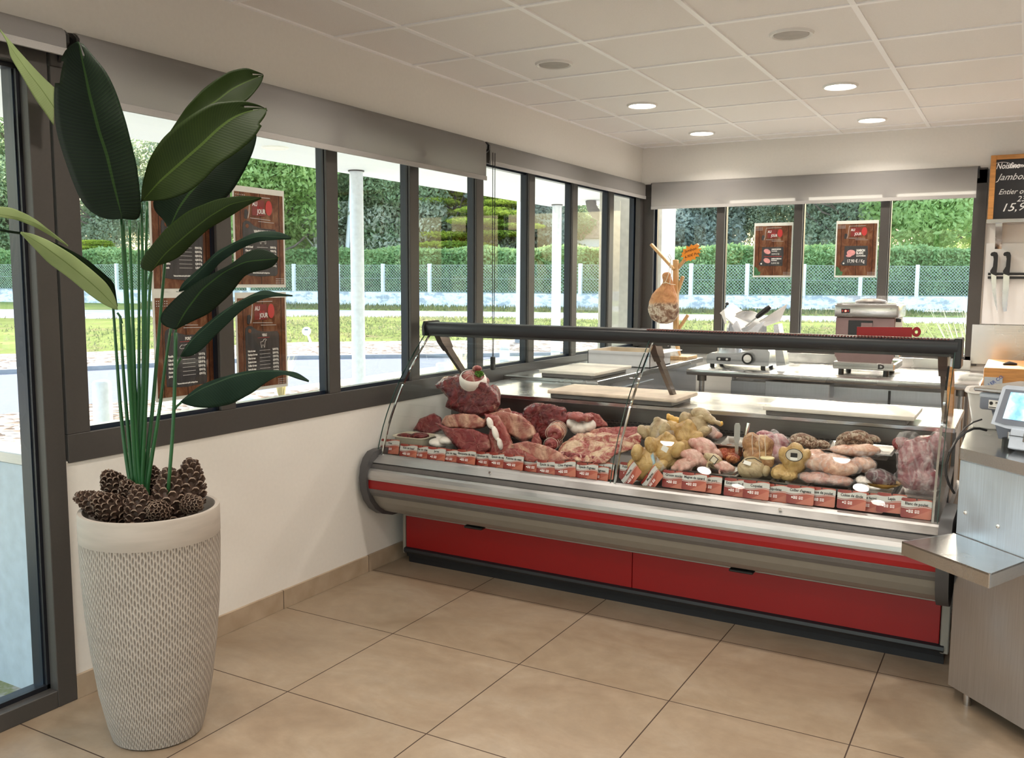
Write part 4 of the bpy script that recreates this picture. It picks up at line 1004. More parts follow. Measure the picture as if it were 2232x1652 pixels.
n1 = N(nt, 'TexNoise', inp={'Scale': 16.0, 'Detail': 8.0, 'Roughness': 0.7, 'Distortion': 1.5}); nt.links.new(coords(nt), n1.inputs['Vector'])
sp = N(nt, 'SeparateXYZ'); nt.links.new(N(nt, 'TexCoord').outputs['Object'], sp.inputs[0])
mould = ramp(nt, n1.outputs[0], [(0.33, (0.07, 0.025, 0.02)), (0.47, (0.26, 0.15, 0.09)), (0.56, (0.62, 0.54, 0.42)), (0.66, (0.22, 0.11, 0.07))])
skin = ramp(nt, n1.outputs[0], [(0.3, (0.34, 0.12, 0.04)), (0.7, (0.58, 0.30, 0.12))])
f = ramp(nt, math_(nt, 'ADD', math_(nt, 'MULTIPLY', sp.outputs[2], 1.0), math_(nt, 'MULTIPLY', math_(nt, 'SUBTRACT', n1.outputs[0], 0.5), 0.12)), [(0.165, (0, 0, 0)), (0.19, (1, 1, 1))])
mx = N(nt, 'Mix', data_type='RGBA'); nt.links.new(f, mx.inputs[0]); nt.links.new(mould, mx.inputs[6]); nt.links.new(skin, mx.inputs[7]); nt.links.new(mx.outputs[2], b.inputs['Base Color'])
b.inputs['Roughness'].default_value = 0.45; bump(nt, b, n1.outputs[0], 0.7, 0.008)
hp = D(1447, 712, HM)
ham = thing('cured_ham', 'whole cured ham hanging by a string on the wooden stand', 'ham', hp)
def rad(z): return 0
pr_ = [(706, 1447, 8), (700, 1447, 24), (690, 1447, 33), (678, 1446, 36), (664, 1446, 35), (650, 1447, 31), (638, 1449, 26), (628, 1452, 19), (620, 1455, 13), (614, 1456, 10), (607, 1454, 11), (598, 1453, 10), (593, 1454, 5)]
mb = MB(); rows_ = []
for py, px, hw in pr_:
    c = D(px, py, HM); w = hw / 298.0
    rows_.append([Vector((c.x + w * math.cos(a_) , c.y + w * 0.62 * math.sin(a_), c.z)) for a_ in [2 * math.pi * j / 36 for j in range(36)]])
mb.sheet(rows_, closed=True); mb.bm.faces.new([v for v in mb.bm.verts][:36][::-1]); mb.bm.faces.new([v for v in mb.bm.verts][-36:])
o = mb.build('ham', M['ham'], ham, smooth=180)
s_ = o.modifiers.new('s', 'SUBSURF'); s_.levels = 2; s_.render_levels = 2
tx = bpy.data.textures.new('lump', 'CLOUDS'); tx.noise_scale = 0.04; d_ = o.modifiers.new('d', 'DISPLACE'); d_.texture = tx; d_.strength = 0.014
M['string'] = mat('cotton_string', (0.62, 0.55, 0.42), 0.9)
c1, c2, c3 = D(1456, 618, HM - 0.03), D(1460, 580, HM - 0.01), D(1463, 562, HM)
MB().tube([c1 + Vector((-.04, 0, 0)), c1 + Vector((-.01, -.035, .01)), c1 + Vector((.03, -.03, -.004)), c1 + Vector((.05, .02, -.008))], 0.003, 6).tube([c1 + Vector((-.02, -.01, 0)), D(1457, 598, HM - .05), c2, c3, D(1459, 554, HM), D(1456, 558, HM), D(1461, 566, HM), D(1464, 590, HM - 0.05), c1 + Vector((.02, -.02, 0))], 0.0028, 6).build('string', M['string'], ham)
ap = thing('apron', 'white cloth knotted and hanging from the wooden stand', 'cloth', D(1470, 842, HY - 0.07))
mb = MB(); rows_ = []
for py, x0_, x1_, k in [(740, 1462, 1470, 2), (748, 1458, 1474, 3), (755, 1464, 1470, 1), (768, 1458, 1478, 3), (785, 1454, 1486, 4), (797, 1452, 1494, 4), (815, 1450, 1490, 5), (842, 1447, 1476, 5)]:
    r_2 = []
    for j in range(17):
        f_ = j / 16; yy = HY - 0.07 + 0.018 * math.sin(f_ * math.pi * k * 1.0 + py * 0.05) ; r_2.append(D(x0_ + (x1_ - x0_) * f_, py, yy))
    rows_.append(r_2)
o = mb.sheet(rows_).build('cloth', M['paper'], ap, smooth=180); so = o.modifiers.new('t', 'SOLIDIFY'); so.thickness = 0.003; so2 = o.modifiers.new('s', 'SUBSURF'); so2.levels = so2.render_levels = 1
# orange star price tag
M['orange'] = mat('orange_card', (0.90, 0.30, 0.02), 0.6, 0, 0.02)
c = D(1506, 551, HY - 0.02); sg = thing('star_price_sign', 'orange star-shaped price card on the wooden ham stand', 'price card', (c.x, c.y, c.z), 0.12)
pts = []
for i in range(28):
    a_ = 2 * math.pi * i / 28; r = (0.078 if i % 2 else 0.060) * (1.0 + 0.06 * math.sin(i * 2.3)); pts.append((r * 1.0 * math.cos(a_), r * 0.82 * math.sin(a_) + r * 0.22 * math.cos(a_)))
MB().prism(pts, 'y', -0.001, 0.001).build('card', M['orange'], sg, local=True, smooth=None)
text('Jambon', (-0.005, -0.002, 0.02), 0.030, M['inkblack'], sg, rot=(R_(90), R_(-16), 0), shear=0.3)
text('6,90€ Pce', (0.006, -0.002, -0.018), 0.027, M['inkblack'], sg, rot=(R_(90), R_(-16), 0), shear=0.3)

# ---------------------------------------------------------------- back wall, right part
sh = thing('wall_shelf', 'steel wall shelf carrying the chalkboard', 'shelf', (2.85, YB - 0.11, 1.86))
SY = 6.90
MB().box((2.545, SY, 1.862), (3.3, YB, 1.888), 0.002).build('shelf', M['steel'], sh)
MB().prism([(YB, 1.862), (SY + 0.03, 1.862), (SY + 0.03, 1.84), (YB - 0.03, 1.74), (YB, 1.68)], 'x', 2.60, 2.64).build('bracket', M['steel'], sh)
cb = thing('chalkboard', 'small wood-framed chalkboard with handwritten menu on the wall shelf', 'chalkboard', (2.95, 7.05, 1.888))
cz0, cz1, cx0, cx1 = 1.888, 2.322, 2.545, 3.15
cy_ = 7.03
MB().box((cx0, cy_ + 0.005, cz0), (cx1, cy_ + 0.02, cz1)).build('slate', M['blackplastic'], cb)
for lo, hi in (((cx0, cy_ - 0.008, cz0), (cx0 + 0.034, cy_ + 0.022, cz1)), ((cx1 - 0.034, cy_ - 0.008, cz0), (cx1, cy_ + 0.022, cz1)), ((cx0 + 0.034, cy_ - 0.008, cz1 - 0.03), (cx1 - 0.034, cy_ + 0.022, cz1)), ((cx0 + 0.034, cy_ - 0.008, cz0), (cx1 - 0.034, cy_ + 0.022, cz0 + 0.006))):
    MB().box(lo, hi, 0.002).build('frame', M['orangewood'], cb)
def ct(s, px, py, size, sx=1.0, al='LEFT', mt='chalk', bold=0.0, sh_=0.0, rot=0.0):
    c = at(px, py, 'y', cy_ + 0.004); text(s, (c.x - 2.95, c.y - 7.05, c.z - 1.888), size, M[mt], cb, rot=(R_(90), rot, 0), align=al, sx=sx, bold=bold, shear=sh_)
ct('Noisfine', 2171, 363, 0.055, 0.75, bold=0.0008, mt='inkwhite', sh_=0.3)
ct('Les menus du jour', 2200, 362, 0.034, 1.0, mt='inkwhite', bold=0.001, sh_=0.25)
c = at(2184, 362, 'y', cy_ + 0.003)
MB().tube([c + Vector((0.055 * math.cos(R_(q)), 0, 0.026 * math.sin(R_(q)))) for q in range(200, -40, -15)], 0.0014, 5).build('logo_arc', M['inkwhite'], cb)
ct('Jambon  Paris', 2174, 387, 0.062, 0.95, sh_=0.45)
ct('Entier ou ½', 2176, 419, 0.050, 0.9, sh_=0.4)
ct('23,90', 2216, 434, 0.052, 1.0, sh_=0.3)
ct('15,90', 2180, 454, 0.075, 1.1, sh_=0.35, rot=R_(-2))
struct(MB().box((2.545, YB - 0.008, 1.18), (3.6, YB, 1.735), 0.001).build('trim_2', mat('glossy_white_splashback', (0.80, 0.80, 0.80), 0.12, 0, 0.01), local=True))
struct(MB().box((2.49, YB - 0.022, 0.90), (3.6, YB - 0.021 + 0.013, 1.175), 0.001).build('trim_3', M['steel'], local=True))
mr = thing('magnetic_knife_rack', 'black magnetic rack for knives on the white splashback', 'knife rack', (2.8, YB - 0.02, 1.50))
MB().box((2.568, YB - 0.026, 1.492), (3.1, YB - 0.008, 1.534), 0.002).build('bar', M['blackplastic'], mr)
MB().box((2.568, YB - 0.028, 1.510), (3.1, YB - 0.026, 1.516)).build('magnet_strip', M['white'], mr)
def knife(px, lab, thin):
    c = at(px, 600, 'y', YB - 0.035)
    t = thing('kitchen_knife', lab, 'knife', (c.x, YB - 0.035, c.z), 0, 'black-handled knives on the wall rack')
    h_ = MB(); h_.prism([(-0.018, 0.012), (0.016, -0.004), (0.019, 0.06), (0.019, 0.135), (0.012, 0.155), (-0.004, 0.16), (-0.022, 0.155), (-0.028, 0.143), (-0.024, 0.132), (-0.010, 0.130), (-0.006, 0.11), (-0.008, 0.06), (-0.024, 0.028)], 'y', -0.009, 0.009)
    h_.build('handle', M['blackplastic'], t, local=True)
    if thin: bl = [(-0.018, 0.012), (0.016, -0.004), (0.020, -0.10), (0.030, -0.20), (0.038, -0.262), (0.020, -0.20), (0.0, -0.12), (-0.014, -0.02)]
    else: bl = [(-0.020, 0.010), (0.018, -0.004), (0.018, -0.12), (0.015, -0.245), (-0.004, -0.248), (-0.016, -0.20), (-0.018, -0.10)]
    MB().prism(bl, 'y', -0.001, 0.001).build('blade', M['chrome'], t, local=True)
knife(2166, 'left knife on the wall rack, thin curved boning blade', True)
knife(2194, 'right knife on the wall rack, broad straight blade', False)

# butcher's block
bb = thing('butcher_block', 'thick orange wooden butcher block at the right end of the back table', 'chopping block', (2.95, 6.2, 0))
BY = 5.95
MB().box((2.615, BY, 0.80), (3.3, 6.62, 0.97), 0.006, seg=2).build('block', M['orangewood'], bb)
for x, y in ((2.66, 6.0), (3.25, 6.0), (2.66, 6.57), (3.25, 6.57)): MB().box((x - .035, y - .035, 0), (x + .035, y + .035, 0.80), 0.004).build('leg', M['orangewood'], bb)
pl_ = MB().box((2.62, BY - 0.004, 0.845), (2.715, BY, 0.915), 0.001).build('metal_plate', M['steelv'], bb)
text('TO LER CO.', (2.665 - 2.95, BY - 0.006 - 6.2, 0.882), 0.026, mat('blue_stencil', (0.08, 0.12, 0.35), 0.6), bb, rot=(R_(90), R_(-40), 0), bold=0.0006)
t = thing('small_dark_knife', 'small dark object lying on top of the butcher block', 'knife', (2.74, 6.2, 0.97))
MB().tube([(2.71, 6.18, 0.975), (2.74, 6.2, 0.982), (2.78, 6.22, 0.976)], [0.006, 0.012, 0.007], 8).build('handle', M['blackplastic'], t)

# ---------------------------------------------------------------- checkout counter at the right
A = Vector((2.645, 3.405)); dr_ = Vector((0.70, -0.714)).normalized(); nr = Vector((-dr_.y, dr_.x)) * -1   # nr points out to the customer side
nr = Vector((-0.714, -0.70)).normalized()
B2 = A + dr_ * 1.15
kt = thing('checkout_counter', 'stainless steel checkout counter with angled front at the right', 'counter', (3.2, 3.6, 0))
foot = [(A.x, A.y), (B2.x, B2.y), (4.3, B2.y), (4.3, 4.35), (A.x, 4.35)]
off = [(A.x - 0.005, A.y - 0.012), (B2.x + 0.01, B2.y - 0.012), (4.31, B2.y - 0.012), (4.31, 4.36), (A.x - 0.005, 4.36)]
MB().prism(off, 'z', 0.862, 0.90).build('worktop', M['steel'], kt)
MB().prism(foot, 'z', 0.055, 0.862).build('body', M['steelv'], kt)
M['bluesteel'] = steel('steel_painted_reflection', (0.66, 0.75, 0.86), 0.5, (40, 40, 1), 0.02)  # bright blue tint stands in for window and sky reflected in the steel
p0 = A + nr * 0.004; p1 = B2 + nr * 0.004
MB().prism([(p0.x, p0.y), (p1.x, p1.y), (p1.x - nr.x * 0.004, p1.y - nr.y * 0.004), (p0.x - nr.x * 0.004, p0.y - nr.y * 0.004)], 'z', 0.60, 0.856).build('upper_panel', M['bluesteel'], kt)
for px, py in ((2107, 1117), (2178, 1147)):
    d = RT * ((px - IMG_W / 2) / FPX) - UP * ((py - IMG_H / 2) / FPX) + FW
    n3 = Vector((nr.x, nr.y, 0)); P0 = Vector((A.x, A.y, 0.7)); tt = (P0 - CAM).dot(n3) / d.dot(n3); c = CAM + d * tt
    MB().sphere(c + n3 * 0.003, 0.0085, sub=2).build('bolt', M['chrome'], kt)
for s in (0.05, 1.05):
    c = A + dr_ * s - nr * 0.04; MB().cyl((c.x, c.y, 0), (c.x, c.y, 0.06), 0.014, n=14).build('foot', M['steel'], kt)
MB().cyl((2.70, 4.2, 0), (2.70, 4.2, 0.06), 0.014, n=14).build('foot', M['steel'], kt)
# bag shelf
s0 = Vector((2.645, 3.415)); q0, q1, q2, q3 = s0 + nr * 0.005, s0 + nr * 0.275, Vector((2.758, 2.968)), None
S1 = Vector((2.492, 3.198)); S2 = Vector((2.760, 2.966)); S3 = S2 + (S2 - S1) * 0.0 + (Vector((2.645, 3.41)) - S1) ; S0 = Vector((2.640, 3.405))
S3 = Vector((2.86, 3.182))
def shelf(z0, z1, pts): return MB().prism([(p.x, p.y) for p in pts], 'z', z0, z1)
sf = shelf(0.594, 0.600, [S0 + nr * 0.008, S1, S2, S3 + nr * 0.008]).build('bag_shelf', M['steel'], kt)
def lip(a_, b_):
    n_ = (b_ - a_).normalized(); n_ = Vector((-n_.y, n_.x)) * 0.004
    return MB().prism([(a_.x, a_.y), (b_.x, b_.y), (b_.x + n_.x, b_.y + n_.y), (a_.x + n_.x, a_.y + n_.y)], 'z', 0.555, 0.6005)
lip(S1, S2).build('front_lip', M['steel'], sf); lip(S2, S3 + nr * 0.008).build('side_lip', M['steel'], sf); lip(S0 + nr * 0.008, S1).build('side_lip', M['steel'], sf)

# white tub on the counter
c = (2.735, 3.98, 0.90)
t = thing('plastic_tub', 'white plastic tub between the case and the scale', 'tub', c)
mb = MB(); rr = []
for w, z in ((0.075, 0.0), (0.085, 0.01), (0.108, 0.135), (0.118, 0.140), (0.118, 0.145), (0.104, 0.143), (0.082, 0.012)):
    rr.append([Vector((c[0] + w * (abs(math.cos(a_)) ** 0.45) * math.copysign(1, math.cos(a_)), c[1] + w * 1.2 * (abs(math.sin(a_)) ** 0.45) * math.copysign(1, math.sin(a_)), c[2] + z)) for a_ in [2 * math.pi * (j + .5) / 48 for j in range(48)]])
mb.sheet(rr, closed=True); mb.bm.faces.new([v for v in mb.bm.verts][:48]); mb.bm.faces.new([v for v in mb.bm.verts][-48:])
mb.build('tub', M['white'], t, smooth=50)

# scale
SX, SYY = 2.845, 3.62
sc_ = thing('scale', 'grey shop scale with bright touch screen on the steel counter', 'scale', (SX, SYY, 0.90), R_(-24))
M['scalegrey'] = mat('scale_blue_grey', (0.17, 0.19, 0.24), 0.45)
M['scalelight'] = mat('scale_light_grey', (0.50, 0.56, 0.66), 0.4)
MB().prism([(-0.055, 0.02), (0.30, 0.02), (0.30, 0.115), (-0.085, 0.115), (-0.11, 0.125), (-0.12, 0.14), (-0.12, 0.178), (-0.105, 0.19), (0.30, 0.19), (0.30, 0.02)][:4] + [(-0.085, 0.118)], 'y', -0.11, 0.16).build('base', M['scalegrey'], sc_, local=True)
MB().box((-0.12, -0.13, 0.118), (0.32, 0.19, 0.165), 0.008, seg=2).build('weighing_body', M['scalegrey'], sc_, local=True)
MB().box((-0.12, -0.132, 0.160), (0.32, 0.19, 0.178), 0.004).build('upper_body', M['scalelight'], sc_, local=True)
MB().box((-0.135, -0.145, 0.182), (0.335, 0.20, 0.196), 0.004).build('weighing_plate', M['steel'], sc_, local=True)
for x in (-0.045,): 
    f_ = MB().cyl((x + 0.03, -0.12, 0.0), (x + 0.03, -0.12, 0.028), 0.022, n=20).build('foot', M['blackplastic'], sc_, local=True)
    MB().cyl((x + 0.03, -0.12, 0.028), (x + 0.03, -0.12, 0.05), 0.005, n=10).build('screw', M['chrome'], f_, local=True)
st_ = MB().box((-0.085, -0.1335, 0.125), (-0.012, -0.1305, 0.155)).build('sticker', M['paper'], sc_, local=True)
text('PIBA', (-0.052, -0.135, 0.146), 0.009, M['inkblack'], sc_, bold=0.0003)
text('08 80 20 70', (-0.035, -0.135, 0.139), 0.006, M['inkblack'], sc_, bold=0.0001)
MB().cyl((-0.076, -0.1355, 0.144), (-0.076, -0.1335, 0.144), 0.006, n=16).build('sticker_logo', M['inkblack'], sc_, local=True)
MB().box((-0.083, -0.1355, 0.1285), (-0.014, -0.1335, 0.131)).build('sticker_line', M['inkblack'], sc_, local=True)
# display head, tilted back
q = Matrix.Translation((0.080, -0.185, 0.150)) @ Euler((R_(-14), 0, R_(0))).to_matrix().to_4x4()
def hp_(mb, nm, mt, par, **k): 
    mb.move(q); return mb.build(nm, mt, par, local=True, **k)
hd = hp_(MB().prism([(-0.115, -0.07), (-0.098, 0.058), (-0.085, 0.066), (0.11, 0.066), (0.115, -0.08), (-0.06, -0.08)], 'y', -0.012, 0.03), 'display_head', M['scalelight'], sc_)
hp_(MB().prism([(-0.102, -0.062), (-0.086, 0.052), (0.10, 0.052), (0.10, -0.066), (-0.07, -0.068)], 'y', -0.0145, -0.012), 'bezel', M['scalegrey'], hd)
M['screenlit'] = None
m, nt, b = newmat('lit_scale_screen'); M['screenlit'] = m
no = N(nt, 'TexNoise', inp={'Scale': 26.0, 'Detail': 3.0}); nt.links.new(coords(nt), no.inputs['Vector'])
cc = ramp(nt, no.outputs[0], [(0.35, (0.18, 0.42, 0.85)), (0.5, (0.35, 0.72, 0.95)), (0.65, (0.65, 0.95, 0.95))])
b.inputs['Base Color'].default_value = (0.02, 0.02, 0.02, 1); nt.links.new(cc, b.inputs['Emission Color']); b.inputs['Emission Strength'].default_value = 0.75
hp_(MB().prism([(-0.078, -0.048), (-0.067, 0.043), (0.018, 0.043), (0.014, -0.050)], 'y', -0.016, -0.0145), 'screen', M['screenlit'], hd)
hp_(MB().box((-0.045, -0.02, -0.145), (0.12, 0.03, -0.078), 0.003), 'printer', M['scalelight'], sc_)
hp_(MB().box((-0.046, -0.022, -0.103), (0.0, -0.019, -0.101)), 'printer_seam', M['blackplastic'], sc_)
hp_(MB().box((0.0, -0.024, -0.118), (0.12, -0.019, -0.086), 0.001), 'printer_door', M['midgrey'], sc_)
for i in range(4): hp_(MB().box((0.04, -0.0165, 0.030 - i * 0.028), (0.055, -0.0145, 0.034 - i * 0.028)), 'key_mark', M['inkwhite'], hd)
# cables from the scale down beside the case
cbm = MB()
def cpt(*a_): return [at(px, py, 'y', yy) for px, py, yy in a_]
cbm.tube(cpt((2150, 938, 3.52), (2135, 934, 3.50), (2122, 934, 3.48), (2104, 942, 3.46), (2086, 958, 3.42), (2070, 985, 3.40), (2062, 1012, 3.42), (2062, 1035, 3.44), (2068, 1055, 3.46), (2080, 1075, 3.48)), 0.0045, 8)
t = thing('power_cable', 'black cable curving from the scale down the side of the counter', 'cable', (2.68, 3.45, 0.7)); cbm.build('cable', M['blackplastic'], t)
t = thing('data_cable', 'thin dark cable looping behind the scale', 'cable', (2.70, 3.6, 0.9)); MB().tube(cpt((2140, 914, 3.60), (2122, 920, 3.58), (2104, 932, 3.52), (2092, 946, 3.46), (2084, 960, 3.43)), 0.003, 8).build('cable', M['darkgrey'], t)
# wooden handled thing seen past the end glass
t = thing('wooden_pin', 'tall turned wooden handle standing behind the right end of the case', 'utensil', (2.522, 4.62, 0.86))
MB().lathe([(0.022, 0.86), (0.021, 0.90), (0.018, 1.02), (0.014, 1.06), (0.014, 1.075)], (2.522, 4.62, 0), 20).build('handle', M['orangewood'], t)
MB().lathe([(0.015, 1.075), (0.015, 1.12), (0.006, 1.125)], (2.522, 4.62, 0), 20).build('ferrule', M['chrome'], t)
# ---------------------------------------------------------------- food in the case
TEX = {}
def clouds(s, hard=False):
    if (s, hard) not in TEX:
        t = bpy.data.textures.new('clouds', 'CLOUDS'); t.noise_scale = s; t.noise_depth = 3
        if hard: t.noise_type = 'HARD_NOISE'
        TEX[(s, hard)] = t
    return TEX[(s, hard)]
def organic(o, voxel=0.005, sm=4, disp=0.006, ds=0.03, hard=False):
    r = o.modifiers.new('remesh', 'REMESH'); r.mode = 'VOXEL'; r.voxel_size = voxel; r.use_smooth_shade = True
    s = o.modifiers.new('smooth', 'SMOOTH'); s.iterations = sm; s.factor = 0.5
    if disp:
        d = o.modifiers.new('displace', 'DISPLACE'); d.texture = clouds(ds, hard); d.strength = disp; d.mid_level = 0.5; d.texture_coords = 'GLOBAL'
    return o
def P(px, py, y): return at(px, py, 'y', y)
def S(y): return 1.0 / 480.0
def lump(nm, ell, mt, par, voxel=0.005, sm=4, disp=0.006, ds=0.03, hard=False, sub=3, label=None):
    mb = MB()
    for e in ell: mb.sphere(e[0], e[1], e[2] if len(e) > 2 else None, sub)
    return organic(mb.build(nm, mt, par, label=label), voxel, sm, disp, ds, hard)
def food(nm, lab, cat, px, py, y, group=None): 
    p = P(px, py, y); return thing(nm, lab, cat, p, 0, group)

FAT = (0.72, 0.55, 0.42); WHITEFAT = (0.82, 0.76, 0.68)
M['beef'] = meat('beef_dark_red', (0.17, 0.014, 0.014), (0.48, 0.28, 0.20), 9, 0.60, 0.66, red2=(0.07, 0.006, 0.008), rough=0.28)
M['beefagedfat'] = meat('beef_marbled', (0.24, 0.02, 0.02), (0.70, 0.50, 0.34), 7, 0.53, 0.60, red2=(0.10, 0.01, 0.01), rough=0.3)
M['veal'] = meat('veal_pink_red', (0.33, 0.085, 0.07), (0.56, 0.34, 0.24), 8, 0.52, 0.64, rough=0.28, red2=(0.22, 0.03, 0.03))
M['vealfat'] = meat('veal_peach_fat', (0.36, 0.12, 0.085), (0.58, 0.36, 0.25), 7, 0.42, 0.60, rough=0.28, red2=(0.24, 0.06, 0.05))
M['vealdark'] = meat('veal_lean', (0.25, 0.055, 0.05), (0.50, 0.28, 0.21), 9, 0.60, 0.70, rough=0.26, red2=(0.18, 0.02, 0.025))
M['lamb'] = meat('lamb_ribs', (0.36, 0.11, 0.085), (0.62, 0.44, 0.30), 12, 0.42, 0.56, rough=0.3, stretch=(1, 1, 2), red2=(0.25, 0.03, 0.03))
M['lambside'] = meat('lamb_lean_side', (0.22, 0.02, 0.022), (0.66, 0.42, 0.34), 16, 0.52, 0.60, rough=0.3, red2=(0.10, 0.01, 0.012))
M['whitefat'] = mat('white_fat_wrap', (0.80, 0.74, 0.68), 0.38, 0, 0.06, 16, 0.25)
M['chicken'] = meat('chicken_skin_yellow', (0.44, 0.27, 0.085), (0.56, 0.40, 0.18), 9, 0.35, 0.65, rough=0.36, red2=(0.33, 0.185, 0.06), bmp=0.35)
M['chickenpale'] = meat('chicken_skin_pale', (0.40, 0.30, 0.16), (0.52, 0.42, 0.26), 9, 0.35, 0.65, rough=0.36, red2=(0.30, 0.21, 0.12), bmp=0.35)
M['foot'] = mat('yellow_foot', (0.66, 0.38, 0.08), 0.4, 0, 0.15, 30, 0.2)
M['pinkpoultry'] = meat('pink_poultry', (0.46, 0.25, 0.20), (0.60, 0.42, 0.35), 9, 0.35, 0.65, rough=0.22, red2=(0.45, 0.17, 0.15), bmp=0.35)
M['breast'] = meat('chicken_breast', (0.56, 0.32, 0.22), (0.66, 0.47, 0.36), 8, 0.4, 0.6, rough=0.2, red2=(0.45, 0.22, 0.15), bmp=0.3)
M['bagmeat'] = meat('vacuum_packed_meat', (0.38, 0.16, 0.17), (0.62, 0.46, 0.45), 9, 0.45, 0.62, rough=0.15, red2=(0.26, 0.08, 0.10), bmp=0.3)
M['browned'] = meat('browned_roast', (0.42, 0.22, 0.10), (0.60, 0.40, 0.22), 10, 0.45, 0.6, rough=0.4, red2=(0.24, 0.11, 0.05))
M['marinade'] = meat('red_marinade', (0.38, 0.07, 0.02), (0.55, 0.22, 0.08), 26, 0.5, 0.6, rough=0.25, red2=(0.22, 0.03, 0.01))
M['sausage'] = meat('herbed_sausage', (0.30, 0.17, 0.11), (0.50, 0.40, 0.30), 60, 0.48, 0.55, rough=0.25, red2=(0.14, 0.07, 0.045))
M['dark'] = meat('dark_wrapped', (0.10, 0.02, 0.03), (0.50, 0.42, 0.40), 12, 0.58, 0.66, rough=0.15, red2=(0.05, 0.01, 0.015))
M['parsley'] = mat('parsley', (0.10, 0.24, 0.02), 0.6, 0, 0.3, 40)
M['netting'] = mat('string_netting', (0.62, 0.55, 0.47), 0.8)
M['gastro'] = steel('gastro_steel', (0.58, 0.56, 0.53), 0.25, (30, 30, 1), 0.02)
M['cream'] = mat('cream_plastic_tray', (0.72, 0.64, 0.50), 0.4, 0, 0.03)

# beef rib joint
Y = 3.92
t = food('beef_rib_joint', 'huge dark red beef rib joint standing at the back left of the case', 'meat', 1030, 905, Y)
lump('meat_core', [(P(1030, 880, Y + 0.01), (0.085, 0.06, 0.05)), (P(1010, 915, Y), (0.08, 0.06, 0.035))], M['beef'], t, 0.006, 5, 0.012, 0.05)
lump('fat_rim', [(P(985, 832, Y + 0.025), (0.060, 0.045, 0.022), (0, R_(14), 0)), (P(1074, 868, Y + 0.02), (0.032, 0.062, 0.072)), (P(1045, 832, Y + 0.03), (0.055, 0.055, 0.03)), (P(966, 840, Y - 0.01), (0.032, 0.045, 0.013), (0, R_(-25), 0))], M['beefagedfat'], t, 0.005, 4, 0.012, 0.03)
# rib bones lines
# tied roast on top
Y = 3.89
t = food('tied_roast', 'round roast wrapped in white fat with parsley, on top of the beef rib joint', 'meat', 1030, 850, Y)
c = P(1031, 830, Y); q = Matrix.Translation(c) @ Euler((R_(24), R_(14), 0)).to_matrix().to_4x4()
mb = MB(); mb.lathe([(0.035, -0.034), (0.064, -0.032), (0.073, -0.014), (0.073, 0.014), (0.066, 0.030), (0.060, 0.032)], (0, 0, 0), 48, True, False, sc=(1, 0.9)).move(q); mb.build('fat_wrap', M['whitefat'], t, smooth=60)
o = MB().lathe([(0.061, 0.024), (0.05, 0.036), (0.03, 0.041), (0.004, 0.042)], (0, 0, 0), 40, False, True, sc=(1, 0.9)).move(q).build('lean_top', M['veal'], t, smooth=60)
for i in range(7):
    a_ = i * 2 * math.pi / 7
    MB().tube([q @ Vector((r * math.cos(a_), r * 0.9 * math.sin(a_), z)) for r, z in ((0.005, 0.043), (0.05, 0.038), (0.068, 0.024), (0.071, 0.0), (0.069, -0.02), (0.06, -0.032))], 0.0013, 5).build('string', M['netting'], t)
mb = MB()
random.seed(3)
leafcloud(mb, P(1045, 815, Y - 0.02), (0.026, 0.018, 0.014), 260, 0.009); mb.build('parsley', M['parsley'], t, smooth=None, recalc=False)
lump('meat_tip', [(P(1040, 803, Y + 0.02), (0.026, 0.022, 0.016))], M['veal'], t, 0.003, 3, 0.006, 0.02)

def slab(nm, lab, pts, y, mt, thick=0.05, grow=1.14, cat='meat', group=None, disp=0.01, ds=0.04, part='meat', par=None, taper=0.6, lean=0.25, voxel=0.005, fatmt=None):
    """thick cut of meat: an outline given in the photo, standing on the deck at depth y, leaning back"""
    cx_ = sum(p[0] for p in pts) / len(pts); cy2 = max(p[1] for p in pts)
    t = par or food(nm, lab, cat, cx_, cy2, y, group)
    thick *= 1.3; my0 = sum(p[1] for p in pts) / len(pts); pts = [(cx_ + (a - cx_) * grow, my0 + (b2 - my0) * grow) for a, b2 in pts]
    def pt(px, py, k, s=1.0):
        yy = y + lean * (cy2 - py) / 480.0 + k
        mx_ = cx_ + (px - cx_) * s; my = (sum(p[1] for p in pts) / len(pts)); my = my + (py - my) * s
        return P(mx_, my, yy)
    mb = MB(); rings = [[pt(px, py, k, s) for px, py in pts] for k, s in ((-thick * 0.5, 0.80), (-thick * 0.42, 0.94), (-thick * 0.2, 1.0), (thick * 0.25, 0.99), (thick * 0.5, 0.86))]
    mb.sheet([r for r in rings], closed=True); n = len(pts); vs = list(mb.bm.verts)
    mb.bm.faces.new(vs[:n]); mb.bm.faces.new(vs[-n:][::-1])
    bmesh.ops.triangulate(mb.bm, faces=[f for f in mb.bm.faces if len(f.verts) > 4])
    o = mb.build(part, M[mt], t); organic(o, 0.0042, 3, disp * 1.15, ds); return t
slab('meat', '', [(950, 840), (963, 828), (997, 818), (1060, 836), (1084, 859), (1088, 881), (1078, 898), (1055, 907), (1011, 905), (990, 893), (972, 886), (979, 869), (966, 852)], 3.90, 'beef', 0.11, par=bpy.data.objects['beef_rib_joint'], part='meat', disp=0.016, ds=0.04, lean=0.15, grow=1.02)
